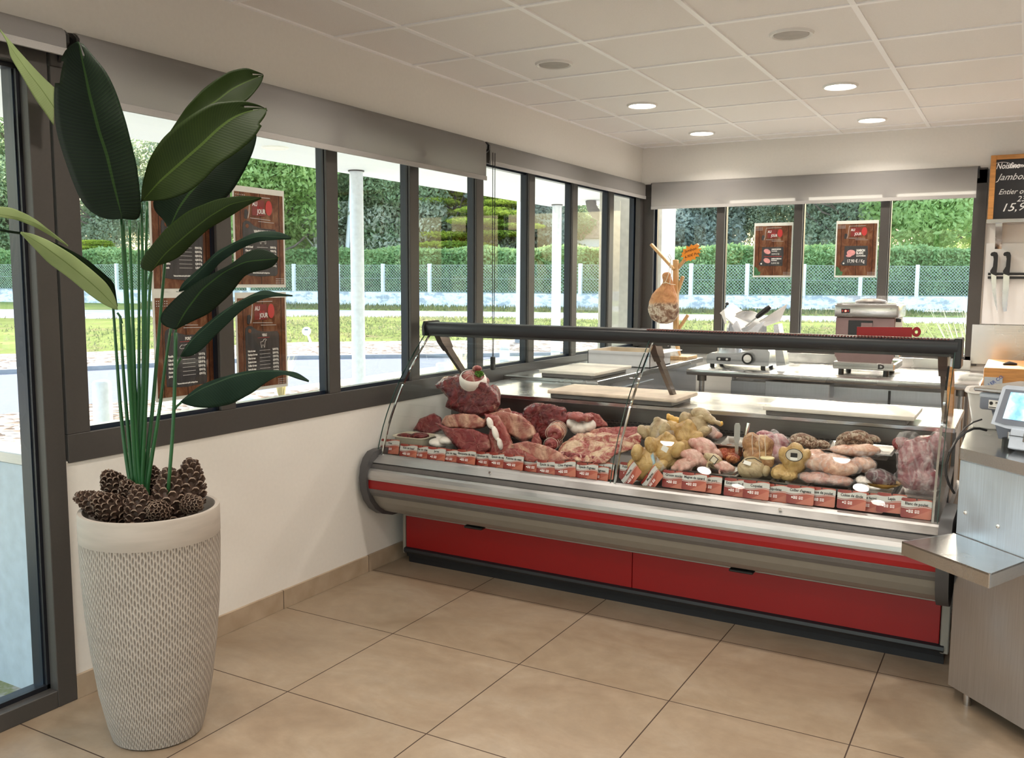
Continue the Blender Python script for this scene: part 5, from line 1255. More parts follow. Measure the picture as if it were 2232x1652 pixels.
# plastic tray and tripe at left
t = food('plastic_tray', 'cream ribbed plastic tray of dark liver at the left end of the case', 'tray', 895, 975, 3.66)
mb = MB(); c = P(898, 972, 3.68); c.z = 0.618
rr = []
for w, d_, z in ((0.075, 0.055, 0.0), (0.082, 0.062, 0.008), (0.092, 0.072, 0.050), (0.102, 0.082, 0.053), (0.102, 0.082, 0.057), (0.088, 0.068, 0.055), (0.078, 0.058, 0.012)):
    rr.append([Vector((c.x + w * (abs(math.cos(a_)) ** 0.35) * math.copysign(1, math.cos(a_)), c.y + 0.03 + d_ * (abs(math.sin(a_)) ** 0.35) * math.copysign(1, math.sin(a_)), c.z + z)) for a_ in [2 * math.pi * (j + .5) / 64 for j in range(64)]])
mb.sheet(rr, closed=True); mb.bm.faces.new(list(mb.bm.verts)[:64]); mb.bm.faces.new(list(mb.bm.verts)[-64:]); mb.build('tray', M['cream'], t, smooth=50)
t2 = food('liver', 'dark red liver lying in the cream plastic tray', 'meat', 893, 955, 3.68)
lump('meat', [(P(885, 952, 3.70), (0.06, 0.05, 0.018)), (P(915, 950, 3.70), (0.05, 0.045, 0.016))], M['beef'], t2, 0.004, 4, 0.006, 0.03)
t = food('tripe_roll', 'folded white tripe beside the cream plastic tray', 'meat', 960, 985, 3.62)
lump('meat', [(P(955, 965, 3.66), (0.045, 0.05, 0.022), (0, R_(8), 0)), (P(975, 960, 3.67), (0.04, 0.05, 0.022)), (P(965, 950, 3.70), (0.045, 0.03, 0.010))], M['whitefat'], t, 0.003, 3, 0.004, 0.02)
slab('beef_piece', 'dark beef piece at the back left corner under the reflection', [(905, 935), (918, 915), (945, 903), (958, 912), (962, 935), (935, 948)], 3.86, 'vealdark', 0.06)
# veal cuts
slab('veal_breast', 'large dark pink veal cut with a fatty edge, front left of the meat pile', [(955, 925), (985, 935), (1030, 938), (1060, 950), (1064, 975), (1050, 988), (1010, 985), (990, 965), (975, 945)], 3.66, 'vealdark', 0.07, group='veal cuts')
slab('veal_flap', 'folded veal flap lying on top of the large dark pink cut', [(968, 922), (975, 908), (1005, 904), (1035, 906), (1054, 918), (1050, 930), (1028, 934), (1000, 930), (978, 932)], 3.72, 'vealfat', 0.06, group='veal cuts')
slab('veal_shank', 'veal cut with a pale fat stripe running down its middle', [(1058, 908), (1085, 912), (1100, 935), (1113, 965), (1112, 985), (1090, 992), (1060, 992), (1040, 985), (1060, 965), (1070, 940)], 3.70, 'veal', 0.08, group='veal cuts')
lump('fat_stripe', [(P(1068, 922, 3.665), (0.014, 0.02, 0.03), (0, R_(-20), 0)), (P(1080, 945, 3.655), (0.013, 0.02, 0.04), (0, R_(-22), 0)), (P(1090, 968, 3.65), (0.012, 0.018, 0.03), (0, R_(-15), 0))], M['whitefat'], bpy.data.objects['veal_shank'], 0.003, 4, 0.004, 0.02)
slab('veal_shoulder', 'smooth pinkish veal shoulder arched over the pile', [(1072, 905), (1100, 900), (1135, 908), (1160, 930), (1165, 950), (1140, 960), (1110, 945), (1085, 935)], 3.80, 'vealfat', 0.09, group='veal cuts')
slab('veal_strip', 'thin veal strip pointing up behind the folded flap', [(1054, 916), (1075, 900), (1108, 890), (1113, 900), (1090, 910), (1062, 925)], 3.84, 'vealfat', 0.04, group='veal cuts')
slab('beef_piece', 'wide dark beef piece behind the smooth veal shoulder', [(1060, 905), (1095, 893), (1140, 905), (1150, 930), (1100, 935), (1068, 925)], 3.95, 'vealdark', 0.07)
slab('beef_topside', 'very dark red beef cut leaning against the back of the case', [(1142, 915), (1150, 893), (1168, 882), (1200, 886), (1226, 892), (1236, 915), (1225, 940), (1195, 955), (1160, 948)], 3.93, 'beef', 0.10, disp=0.02)
slab('veal_flank', 'flat pale veal flank in front of the pile behind the price cards', [(1120, 970), (1150, 965), (1185, 972), (1215, 985), (1232, 1000), (1215, 1010), (1180, 1005), (1150, 1000), (1125, 985)], 3.60, 'vealfat', 0.05, group='veal cuts')
slab('veal_strip', 'long thin reddish veal strip right at the front glass', [(1098, 988), (1115, 978), (1140, 982), (1170, 1000), (1160, 1008), (1130, 998), (1105, 998)], 3.58, 'veal', 0.03, group='veal cuts')
def roll(nm, lab, px, py, y, r, L, mt, rz=0.3, ry=0.0, cat='meat', endmt='veal', strings=4, sag=0.9):
    t = food(nm, lab, cat, px, py + r * 480, y)
    q = Matrix.Translation(P(px, py, y)) @ Euler((0, ry, rz)).to_matrix().to_4x4() @ Euler((R_(90), 0, 0)).to_matrix().to_4x4()
    pr2 = [(0.3, -L / 2), (0.75, -L / 2 + 0.004), (0.95, -L * 0.42), (1.0, -L * 0.2), (0.97, 0), (1.0, L * 0.2), (0.92, L * 0.42), (0.5, L / 2)]
    o = MB().lathe([(k * r, z) for k, z in pr2], (0, 0, 0), 30, True, True, sc=(1, sag)).move(q).build('meat', M[mt], t, smooth=180)
    d_ = o.modifiers.new('s', 'SUBSURF'); d_.levels = d_.render_levels = 2; d_ = o.modifiers.new('d', 'DISPLACE'); d_.texture = clouds(0.03); d_.strength = 0.012; d_.texture_coords = 'GLOBAL'
    e = MB().lathe([(k * r, z) for k, z in ((0.72, L / 2 - 0.004), (0.6, L / 2 + 0.008), (0.28, L / 2 + 0.010), (0.16, L / 2 + 0.0), (0.02, L / 2 - 0.006))], (0, 0, 0), 30, False, True, sc=(1, sag)).move(q).build('cut_face', M[endmt], t, smooth=180)
    d_ = e.modifiers.new('s', 'SUBSURF'); d_.levels = d_.render_levels = 1; d_ = e.modifiers.new('d', 'DISPLACE'); d_.texture = clouds(0.02); d_.strength = 0.01; d_.texture_coords = 'GLOBAL'
    for i in range(strings):
        z = -L * 0.36 + L * 0.72 * i / max(1, strings - 1)
        MB().tube([q @ Vector((r * 1.0 * math.cos(a_), r * sag * math.sin(a_), z)) for a_ in [2 * math.pi * j / 24 for j in range(25)]], 0.0011, 4, False).build('string', M['netting'], t)
    return t
roll('rolled_veal_roast', 'rolled pinkish roast with an open dark centre, middle of the meat pile', 1213, 940, 3.78, 0.046, 0.15, 'vealfat', 0.35, endmt='vealdark')
roll('rolled_veal_roast', 'small lower rolled roast below the one with the dark centre', 1206, 965, 3.72, 0.034, 0.12, 'vealdark', 0.2, endmt='vealdark')
slab('meat_scrap', 'jagged bright red piece beside the rolled roasts', [(1158, 968), (1164, 950), (1172, 945), (1180, 960), (1180, 975), (1168, 978)], 3.72, 'veal', 0.04, disp=0.012)
t = food('fat_wrapped_roast', 'roast with a glossy white fat base and red folded top near the centre glass joint', 'meat', 1275, 945, 3.88)
lump('fat_wrap', [(P(1265, 932, 3.88), (0.052, 0.055, 0.036)), (P(1250, 922, 3.87), (0.032, 0.045, 0.03)), (P(1285, 928, 3.88), (0.03, 0.045, 0.032))], M['whitefat'], t, 0.004, 4, 0.008, 0.03)
lump('meat', [(P(1258, 908, 3.85), (0.045, 0.04, 0.022), (0, R_(10), 0)), (P(1242, 907, 3.86), (0.02, 0.02, 0.02)), (P(1280, 910, 3.86), (0.03, 0.03, 0.022))], M['veal'], t, 0.004, 3, 0.018, 0.03)
slab('veal_slice', 'arched slice of marbled red meat behind the white fat roast', [(1270, 905), (1290, 900), (1305, 905), (1318, 920), (1322, 928), (1300, 930), (1280, 925)], 3.95, 'veal', 0.035)
# lamb rack
slab('lamb_rib_rack', 'wide lamb rib rack with a dark lean front edge, left of the centre joint', [(1217, 995), (1235, 968), (1262, 950), (1300, 948), (1345, 952), (1360, 960), (1335, 985), (1310, 1005), (1285, 1010), (1250, 1006), (1228, 1003)], 3.66, 'lamb', 0.10, disp=0.018, ds=0.03, lean=0.9)
slab('lean_edge', '', [(1217, 998), (1228, 985), (1260, 990), (1300, 996), (1325, 990), (1322, 1008), (1288, 1013), (1245, 1010), (1222, 1006)], 3.625, 'lambside', 0.03, par=bpy.data.objects['lamb_rib_rack'], part='lean_edge', disp=0.006)
slab('lamb_breast', 'flat lamb breast lying across the back of the rib rack', [(1283, 950), (1300, 936), (1340, 932), (1390, 932), (1396, 945), (1370, 955), (1330, 958), (1300, 955)], 3.82, 'veal', 0.06, disp=0.012, lean=0.8)
slab('lamb_flank', 'lamb side slab with a pale fatty edge running up to the chickens', [(1290, 1012), (1320, 985), (1350, 965), (1385, 948), (1393, 955), (1388, 975), (1360, 985), (1340, 990), (1320, 1010)], 3.62, 'lamb', 0.05, disp=0.008, lean=0.6)

# ---- chickens
def chicken(lab, px, py, y, s=1.0, mt='chicken', rz=0.0, tilt=0.0, group='whole chickens', nm='chicken', legs=True, slim=False):
    """px,py = middle of the body"""
    c = P(px, py, y); t = thing(nm, lab, 'poultry', (c.x, c.y, c.z - 0.075 * s), 0, group)
    q = Matrix.Translation(c) @ Euler((0, tilt, rz)).to_matrix().to_4x4() @ Matrix.Scale(s, 4)
    mb = MB()
    for e in [((0, 0, -0.012), (0.064, 0.075, 0.070)), ((0, 0.01, 0.035), (0.050, 0.06, 0.050)), ((0, -0.03, -0.045), (0.040, 0.045, 0.036)),
              ((0.058, -0.012, 0.030), (0.026, 0.042, 0.034), (0, R_(38), 0)), ((-0.058, -0.012, 0.030), (0.026, 0.042, 0.034), (0, R_(-38), 0)),
              ((0.050, -0.015, -0.040), (0.024, 0.04, 0.030)), ((-0.050, -0.015, -0.040), (0.024, 0.04, 0.030)), ((0, -0.01, 0.080), (0.020, 0.022, 0.018))]:
        if slim and e[0][2] in (-0.040, 0.080, 0.045): continue
        if slim and e[0][2] == 0.030: e = ((e[0][0] * 0.92, -0.012, 0.018), (0.027, 0.042, 0.044), (0, math.copysign(R_(12), e[0][0]), 0))
        if slim and e[0][2] == 0.035: e = ((0, 0.0, 0.045), (0.040, 0.045, 0.040))
        mb.sphere(e[0], e[1], e[2] if len(e) > 2 else None, 3)
    mb.move(q); organic(mb.build('body', M[mt], t), 0.005, 5, 0.006, 0.025)
    for sx in ((-1, 1) if legs else ()):
        mb = MB(); mb.sphere((0.062 * sx, -0.055, 0.030), (0.027, 0.030, 0.042), (0, R_(22 * sx), 0), 3).move(q); organic(mb.build('thigh', M[mt], t), 0.004, 3, 0.004, 0.02)
    return t, q
t, q = chicken('front yellow chicken with a white tag below the paper-labelled bird', 1450, 985, 3.68, 0.95, 'chicken', 0.2, 0.1)
MB().box((-0.014, -0.001, -0.012), (0.014, 0.001, 0.012)).move(Matrix.Translation(P(1449, 978, 3.588)) @ Rm((R_(0), R_(25), 0))).build('tag', M['paper'], t)
t, q = chicken('pale chicken with a printed paper band, at the left of the poultry pile', 1440, 950, 3.80, 0.9, 'chickenpale', -0.2, -0.2)
quadplate([P(1428, 955, 3.72), P(1476, 964, 3.70), P(1468, 938, 3.72), P(1434, 935, 3.74)], 0.0015, 'paper_band', M['film'], t)
b_ = quadplate([P(1445, 955, 3.712), P(1466, 958, 3.706), P(1464, 947, 3.712), P(1444, 945, 3.716)], 0.001, 'paper_label', M['paper'], t)
t, q = chicken('lowest yellow chicken standing on end behind the tilted price cards', 1408, 1008, 3.63, 0.92, 'chicken', 0.3, 0.5)
t, q = chicken('yellow chicken in the middle of the poultry pile', 1490, 955, 3.84, 0.95, 'chicken', 0.1, 0.3)
t, q = chicken('rearmost pale chicken with drumstick, top right of the poultry pile', 1515, 935, 3.92, 0.85, 'chickenpale', -0.1, 0.5)
lump('drumstick', [(P(1528, 905, 3.93), (0.05, 0.035, 0.034), (0, R_(15), 0)), (P(1550, 915, 3.92), (0.028, 0.022, 0.018), (0, R_(28), 0)), (P(1566, 922, 3.91), (0.024, 0.014, 0.011), (0, R_(18), 0))], M['chickenpale'], t, 0.004, 4, 0.004, 0.02)
lump('foot', [(P(1570, 924, 3.91), (0.010, 0.011, 0.011)), (P(1573, 923, 3.91), (0.007, 0.01, 0.011))], M['foot'], t, 0.003, 2, 0.002, 0.01)
t = food('chicken_feet', 'yellow chicken feet sticking up at the top of the poultry pile', 'poultry', 1468, 925, 3.92)
lump('feet', [(P(1462, 911, 3.92), (0.02, 0.018, 0.014)), (P(1475, 915, 3.92), (0.024, 0.02, 0.013), (0, R_(20), 0)), (P(1457, 905, 3.92), (0.01, 0.01, 0.008)), (P(1470, 920, 3.92), (0.03, 0.03, 0.012))], M['foot'], t, 0.003, 2, 0.006, 0.012)
t, q = chicken('yellow chicken half hidden at the far side of the front tagged bird', 1510, 985, 3.78, 0.72, 'chicken', 0, 0.2, legs=False)
M['bluepack'] = mat('blue_white_printed_film', (0.30, 0.48, 0.58), 0.2, 0, 0.5, 30)
t = food('bagged_giblets', 'small clear bag with blue print between the chickens', 'food bag', 1435, 1030, 3.60)
quadplate([P(1416, 1000, 3.60), P(1428, 1035, 3.585), P(1452, 1020, 3.575), P(1424, 985, 3.60)], 0.006, 'bag', M['film'], t)
quadplate([P(1415, 997, 3.602), P(1419, 1014, 3.598), P(1430, 1010, 3.598), P(1424, 988, 3.602)], 0.007, 'print', M['bluepack'], t)
lump('giblets', [(P(1436, 1018, 3.61), (0.022, 0.02, 0.02)), (P(1446, 1022, 3.61), (0.014, 0.014, 0.016))], M['pinkpoultry'], t, 0.003, 2, 0.004, 0.015)
t = food('chicken_leg_bag', 'clear bag of chicken parts under the raised drumstick', 'food bag', 1545, 955, 3.94)
lump('meat', [(P(1545, 940, 3.94), (0.045, 0.04, 0.028), (0, R_(20), 0)), (P(1560, 948, 3.93), (0.03, 0.03, 0.018))], M['pinkpoultry'], t, 0.004, 3, 0.01, 0.02)
lump('film', [(P(1547, 942, 3.935), (0.056, 0.045, 0.03), (0, R_(20), 0))], M['film'], t, 0.004, 1, 0.014, 0.025)
# quails / pink poultry
def bird(lab, px, py, y, r, rz=0.0, mt='pinkpoultry', nm='poussin', group='small pink poultry'):
    c = P(px, py, y); t = thing(nm, lab, 'poultry', (c.x, c.y, c.z - r * 0.7), 0, group)
    q = Matrix.Translation(c) @ Euler((0, rz, 0.3)).to_matrix().to_4x4()
    mb = MB()
    for e in [((0, 0, 0), (r, r * 0.9, r * 0.72)), ((r * 0.8, -r * 0.3, r * 0.1), (r * 0.55, r * 0.5, r * 0.4)), ((-r * 0.8, -r * 0.2, 0), (r * 0.45, r * 0.5, r * 0.35)), ((r * 0.3, -r * 0.75, -r * 0.1), (r * 0.3, r * 0.4, r * 0.28)), ((-r * 0.25, -r * 0.8, -r * 0.15), (r * 0.25, r * 0.4, r * 0.22))]: mb.sphere(e[0], e[1], None, 3)
    mb.move(q); organic(mb.build('body', M[mt], t), 0.0035, 4, 0.006, 0.018)
    mb = MB().tube([q @ Vector((-r * 0.3, -r * 0.8, -r * 0.1)), q @ Vector((-r * 0.5, -r * 1.0, -r * 0.45)), q @ Vector((-r * 0.35, -r * 1.05, -r * 0.7))], [r * 0.2, r * 0.11, r * 0.13], 10).build('drumstick', M[mt], t)
    return t
bird('glossy pink rabbit or poultry piece under film, upper of the pink pieces', 1535, 978, 3.76, 0.062, 0.5)
bird('pink small bird at the front left of the pink pieces', 1490, 1015, 3.62, 0.045, -0.3)
bird('pink small bird with its leg pointing at the tray', 1512, 998, 3.66, 0.05, 0.4)
t = bird('pale small bird with a printed sticker in the first steel tray', 1557, 1005, 3.68, 0.042, 0.6, 'chickenpale')
MB().box((-0.014, -0.0015, -0.015), (0.014, 0.0015, 0.015)).move(Matrix.Translation(P(1556, 1002, 3.638)) @ Rm((0, R_(35), 0))).build('sticker', M['inkblack'], t)
MB().box((-0.011, -0.0015, -0.012), (0.011, 0.0015, 0.012)).move(Matrix.Translation(P(1556, 1002, 3.636)) @ Rm((0, R_(35), 0))).build('sticker_face', M['cream'], t)
bird('smallest pink bird lying in the first steel tray', 1578, 1018, 3.66, 0.034, 0.2)
# steel trays
def gastro(lab, px0, px1, py, y0, depth, zr=None, h=0.028, group='steel trays in the case'):
    a_ = P(px0, py, y0); b_ = P(px1, py, y0); z = zr or (a_.z + b_.z) / 2
    w = (b_.x - a_.x); cx_ = (a_.x + b_.x) / 2
    t = thing('steel_tray', lab, 'tray', (cx_, y0 + depth / 2, z - h), 0, group)
    mb = MB(); rr = []
    def ring(wx, wy, zz): return [Vector((cx_ + sx_ * (wx - 0.012 * (k in (0,))), y0 + depth / 2 + sy_ * wy, zz)) for sx_, sy_, k in ((-1, -1, 1), (1, -1, 1), (1, 1, 1), (-1, 1, 1))]
    for wx, wy, zz in ((w / 2 - 0.022, depth / 2 - 0.022, z - h), (w / 2 - 0.014, depth / 2 - 0.014, z - 0.006), (w / 2 - 0.010, depth / 2 - 0.010, z), (w / 2, depth / 2, z), (w / 2, depth / 2, z - 0.004), (w / 2 - 0.004, depth / 2 - 0.004, z - 0.004)): rr.append(ring(wx, wy, zz))
    mb.sheet(rr, closed=True); mb.bm.faces.new(list(mb.bm.verts)[:4]); mb.build('tray', M['gastro'], t)
    return t
gastro('first steel tray, holding small pink birds', 1500, 1606, 1032, 3.605, 0.20)
gastro('steel tray under the guinea fowl with the elastic band', 1588, 1682, 1044, 3.605, 0.20)
gastro('steel tray under the small yellow chicken', 1680, 1762, 1054, 3.605, 0.20)
gastro('steel tray in front of the vacuum-packed chicken breasts', 1763, 1852, 1064, 3.605, 0.20)
gastro('steel tray at the right front, holding the dark wrapped parcel', 1853, 1945, 1076, 3.605, 0.20)
gastro('steel tray under the tall vacuum bag', 1948, 2040, 1086, 3.605, 0.20)
gastro('rear steel tray with red marinated meat', 1548, 1625, 970, 3.84, 0.24)
gastro('rear steel tray holding the speckled sausages', 1788, 1945, 985, 3.86, 0.24)
gastro('rear steel tray at the far right with red meat', 1950, 2045, 990, 3.86, 0.24)
t = food('marinated_meat', 'red marinated meat pieces in the rear steel tray', 'meat', 1590, 1010, 3.82)
lump('meat', [(P(1578, 990, 3.84), (0.04, 0.05, 0.028)), (P(1600, 985, 3.88), (0.04, 0.05, 0.026)), (P(1590, 980, 3.93), (0.04, 0.05, 0.02)), (P(1597, 998, 3.80), (0.035, 0.04, 0.02))], M['marinade'], t, 0.004, 2, 0.02, 0.02)
t = food('serving_spoon', 'steel spoon standing upright in the marinated meat', 'spoon', 1605, 1000, 3.82)
MB().prism([(-0.007, 0), (0.007, 0), (0.008, 0.07), (0.013, 0.09), (0.013, 0.145), (0.008, 0.156), (-0.008, 0.156), (-0.013, 0.145), (-0.013, 0.09), (-0.008, 0.07)], 'y', -0.001, 0.001).build('handle', M['gastro'], t, local=True)
t = food('tongs', 'polished steel tongs leaning beside the upright spoon', 'tongs', 1619, 985, 3.84)
MB().tube([P(1619, 985, 3.84), P(1625, 952, 3.84), P(1632, 922, 3.85)], [0.005, 0.007, 0.008], 12).build('handle', M['chrome'], t)
# stuffed roast, guinea fowl
t = food('stuffed_roast', 'tall tied browned roast standing behind the guinea fowl', 'meat', 1650, 1010, 3.76)
lump('meat', [(P(1637, 965, 3.76), (0.035, 0.05, 0.045)), (P(1663, 970, 3.76), (0.04, 0.055, 0.045)), (P(1650, 990, 3.75), (0.055, 0.055, 0.045)), (P(1675, 990, 3.77), (0.025, 0.04, 0.04))], M['browned'], t, 0.004, 3, 0.014, 0.03)
for px in (1640, 1655, 1668): MB().tube([P(px, 945, 3.72), P(px - 1, 965, 3.703), P(px + 1, 985, 3.697), P(px, 1003, 3.70)], 0.0012, 5).build('string', M['netting'], t)
t = food('guinea_fowl', 'pale rounded bird with an elastic band in the second steel tray', 'poultry', 1640, 1038, 3.64)
lump('body', [(P(1632, 1022, 3.68), (0.046, 0.06, 0.04)), (P(1648, 1022, 3.68), (0.042, 0.06, 0.038)), (P(1640, 1012, 3.70), (0.045, 0.06, 0.035))], M['chickenpale'], t, 0.004, 4, 0.005, 0.03)
lump('thigh', [(P(1670, 1026, 3.68), (0.018, 0.035, 0.024))], M['chickenpale'], t, 0.003, 2, 0.003, 0.02)
MB().tube([P(1618, 1008, 3.63), P(1628, 1000, 3.64), P(1645, 999, 3.64), P(1660, 1008, 3.63)], 0.0018, 6).build('elastic_band', M['blackplastic'], t)
MB().box((-0.015, -0.001, -0.008), (0.015, 0.001, 0.008)).move(Matrix.Translation(P(1629, 1009, 3.628)) @ Rm((R_(-30), R_(12), 0))).build('sticker', M['paper'], t)
t = food('small_pot', 'small round brown pot with a pale lid between the roast and the chicken', 'pot', 1672, 1018, 3.70)
c = P(1672, 1016, 3.70); MB().lathe([(0.022, 0), (0.027, 0.012), (0.027, 0.032)], c, 28).build('pot', M['browned'], t, local=False); MB().lathe([(0.0285, 0.032), (0.0285, 0.037), (0.026, 0.038)], c, 28).build('lid', mat('pale_yellow_lid', (0.80, 0.72, 0.42), 0.5), t)
# labelled chicken
t, q = chicken('upright yellow chicken with a round printed label, standing above the trays', 1733, 1000, 3.72, 0.80, 'chicken', 0, 0, legs=False, slim=True)
M['chk2'] = M['chicken']
c = P(1731, 992, 3.628)
l_ = MB().lathe([(0.034, 0.0), (0.034, 0.001)], (0, 0, 0), 32, sc=(1, 0.75)).move(Matrix.Translation(c) @ Rm((R_(84), 0, 0))).build('label_border', M['inkblack'], t)
MB().lathe([(0.031, 0.001), (0.031, 0.002)], (0, 0, 0), 32, sc=(1, 0.74)).move(Matrix.Translation(c) @ Rm((R_(84), 0, 0))).build('label_face', M['inkred'] if False else mat('label_beige', (0.50, 0.45, 0.38), 0.5), l_)
MB().box((-0.013, -0.004, -0.008), (0.013, -0.0025, 0.009)).move(Matrix.Translation(c)).build('label_panel', M['inkblack'], l_)
MB().box((-0.014, -0.004, -0.019), (0.014, -0.0025, -0.009)).move(Matrix.Translation(c)).build('price_strip', M['paper'], l_)
t = food('chicken', 'small yellow chicken lying in the third steel tray under the labelled bird', 'poultry', 1705, 1045, 3.64, 'whole chickens')
lump('body', [(P(1700, 1030, 3.67), (0.036, 0.05, 0.026)), (P(1720, 1036, 3.66), (0.034, 0.045, 0.022)), (P(1706, 1022, 3.70), (0.03, 0.05, 0.02))], M['chicken'], t, 0.003, 3, 0.012, 0.02)
# vacuum packs
def pack(lab, ell, fell, px, py, y, mt='bagmeat', group='vacuum-packed meat', nm='vacuum_pack', fd=0.012, fds=0.03, fv=0.004):
    t = food(nm, lab, 'food pack', px, py, y, group)
    lump('meat', ell, M[mt], t, 0.004, 3, 0.014, 0.03)
    lump('film', fell, M['film'], t, fv, 1, fd, fds, True)
    return t
pack('pinkish red vacuum-packed meat behind the browned roast', [(P(1690, 965, 3.84), (0.06, 0.05, 0.04)), (P(1690, 990, 3.80), (0.06, 0.05, 0.04)), (P(1668, 948, 3.88), (0.04, 0.03, 0.02))], [(P(1690, 966, 3.835), (0.072, 0.056, 0.045)), (P(1690, 992, 3.795), (0.066, 0.056, 0.042)), (P(1688, 945, 3.86), (0.02, 0.02, 0.02))], 1690, 1010, 3.8)
pack('large glossy vacuum pack of pale chicken breasts, right of the labelled chicken', [(P(1800, 1008, 3.74), (0.10, 0.07, 0.038)), (P(1830, 1020, 3.70), (0.07, 0.06, 0.032)), (P(1775, 995, 3.78), (0.05, 0.05, 0.03))], [(P(1803, 1010, 3.735), (0.115, 0.08, 0.045)), (P(1838, 1018, 3.70), (0.075, 0.06, 0.036))], 1810, 1045, 3.74, 'breast')
pack('flat vacuum pack under the pale chicken breasts at the front', [(P(1785, 1042, 3.66), (0.075, 0.05, 0.022)), (P(1825, 1046, 3.66), (0.06, 0.05, 0.020))], [(P(1800, 1044, 3.655), (0.118, 0.055, 0.026))], 1805, 1060, 3.66, 'pinkpoultry')
pack('vacuum pack of pale meat with a white sealed edge, in front of the sausages', [(P(1855, 982, 3.84), (0.085, 0.05, 0.022)), (P(1885, 980, 3.84), (0.06, 0.05, 0.022))], [(P(1868, 984, 3.835), (0.115, 0.055, 0.024))], 1865, 1002, 3.84, 'breast')
pack('shadowed pack of chicken pieces below the pale pack in front of the sausages', [(P(1880, 1012, 3.78), (0.05, 0.05, 0.03))], [(P(1880, 1012, 3.775), (0.058, 0.052, 0.034))], 1880, 1030, 3.78, 'breast')
pack('tall upright clear bag of purplish meat at the right end of the case', [(P(1985, 1005, 3.68), (0.045, 0.04, 0.085)), (P(2010, 1010, 3.69), (0.042, 0.04, 0.085)), (P(1995, 1040, 3.68), (0.065, 0.045, 0.05)), (P(2025, 1045, 3.68), (0.035, 0.04, 0.045))],
     [(P(1986, 1000, 3.675), (0.055, 0.045, 0.108)), (P(2012, 1010, 3.685), (0.055, 0.046, 0.10)), (P(1978, 960, 3.68), (0.045, 0.02, 0.04)), (P(1998, 1045, 3.675), (0.085, 0.05, 0.055))], 2000, 1078, 3.68, fd=0.010, fds=0.04)
pack('second clear bag of meat against the right end glass', [(P(2043, 975, 3.85), (0.03, 0.05, 0.06))], [(P(2043, 975, 3.845), (0.036, 0.055, 0.075))], 2043, 1005, 3.85)
t = pack('dark meat parcel in clear film lying in a golden tray', [(P(1920, 1043, 3.67), (0.055, 0.045, 0.032), (0, R_(12), 0))], [(P(1920, 1041, 3.667), (0.060, 0.05, 0.036), (0, R_(12), 0))], 1922, 1062, 3.67, 'dark', nm='wrapped_parcel', group=None)
M['goldtray'] = mat('golden_foil_tray', (0.50, 0.28, 0.06), 0.25, 0.4, 0.1)
c = P(1922, 1058, 3.67); o = MB().lathe([(0.045, -0.004), (0.06, 0.004), (0.072, 0.012), (0.073, 0.014), (0.058, 0.008)], c, 36, True, False, sc=(1, 0.75)).build('tray', M['goldtray'], t); d_ = o.modifiers.new('d', 'DISPLACE'); d_.texture = clouds(0.03); d_.strength = 0.012; d_.texture_coords = 'GLOBAL'
pack('small clear pack of pale offal beside the golden tray', [(P(1885, 1048, 3.67), (0.035, 0.04, 0.014))], [(P(1885, 1047, 3.667), (0.042, 0.045, 0.018))], 1885, 1062, 3.67, 'whitefat')
# sausages
def sausages(lab, px, py, y, n, r, span, group=None, seed=1, mt='sausage'):
    rnd = random.Random(seed)
    for i in range(n):
        cx_, cy2 = px + rnd.uniform(-1, 1) * span, py + rnd.uniform(-10, 10) - 6 * (i % 3); a0 = rnd.uniform(-0.5, 0.5)
        t = food('sausage', lab, 'sausage', cx_, cy2 + 8, y, group)
        pts = []
        for k in range(11):
            f_ = k / 10 - 0.5; pts.append((cx_ + math.cos(a0) * f_ * 52, cy2 - 9 * math.cos(f_ * math.pi * 1.1) + math.sin(a0) * f_ * 26, y + rnd.uniform(-0.002, 0.002) - 0.012 * i % 0.06))
        q_ = [P(*p) for p in pts]
        MB().tube(q_, [r * k for k in (0.35, 0.8, 0.98, 1, 1, 1.02, 1, 1, 0.98, 0.8, 0.35)], 14).build('casing', M[mt], t, smooth=180)
sausages('speckled herb sausage in the heap on the rear steel tray', 1870, 972, 3.95, 9, 0.0145, 42, 'speckled sausages on the rear tray', 4)
sausages('speckled brown sausage in the heap behind the labelled chicken', 1768, 972, 3.93, 7, 0.0165, 28, 'brown sausages behind the labelled chicken', 7)
t = food('red_meat_piece', 'bright red meat at the back right behind the tall bag', 'meat', 2000, 985, 3.98)
lump('meat', [(P(1965, 968, 3.98), (0.035, 0.05, 0.03)), (P(2018, 965, 3.98), (0.05, 0.05, 0.03)), (P(1990, 975, 3.96), (0.04, 0.05, 0.024))], M['vealdark'], t, 0.004, 3, 0.014, 0.03)

# ---------------------------------------------------------------- price cards
m, nt, b = newmat('price_card_print'); M['card'] = m
sp = N(nt, 'SeparateXYZ'); nt.links.new(N(nt, 'TexCoord').outputs['Object'], sp.inputs[0]); X_, Z_ = sp.outputs[0], sp.outputs[2]
wave = math_(nt, 'MULTIPLY', math_(nt, 'SINE', math_(nt, 'MULTIPLY', X_, 52.0)), 0.0045)
zz = math_(nt, 'SUBTRACT', Z_, wave)
lower = math_(nt, 'LESS_THAN', zz, 0.038); line = math_(nt, 'MULTIPLY', math_(nt, 'GREATER_THAN', zz, 0.040), math_(nt, 'LESS_THAN', zz, 0.0425)); topb = math_(nt, 'GREATER_THAN', zz, 0.0635)
redc = ramp(nt, math_(nt, 'MULTIPLY_ADD', X_, 8.0, 0.5), [(0.15, (0.22, 0.018, 0.012)), (0.9, (0.46, 0.11, 0.065))])
diag = math_(nt, 'LESS_THAN', math_(nt, 'SUBTRACT', Z_, math_(nt, 'MULTIPLY', math_(nt, 'ADD', X_, 0.0), 0.55)), 0.010)
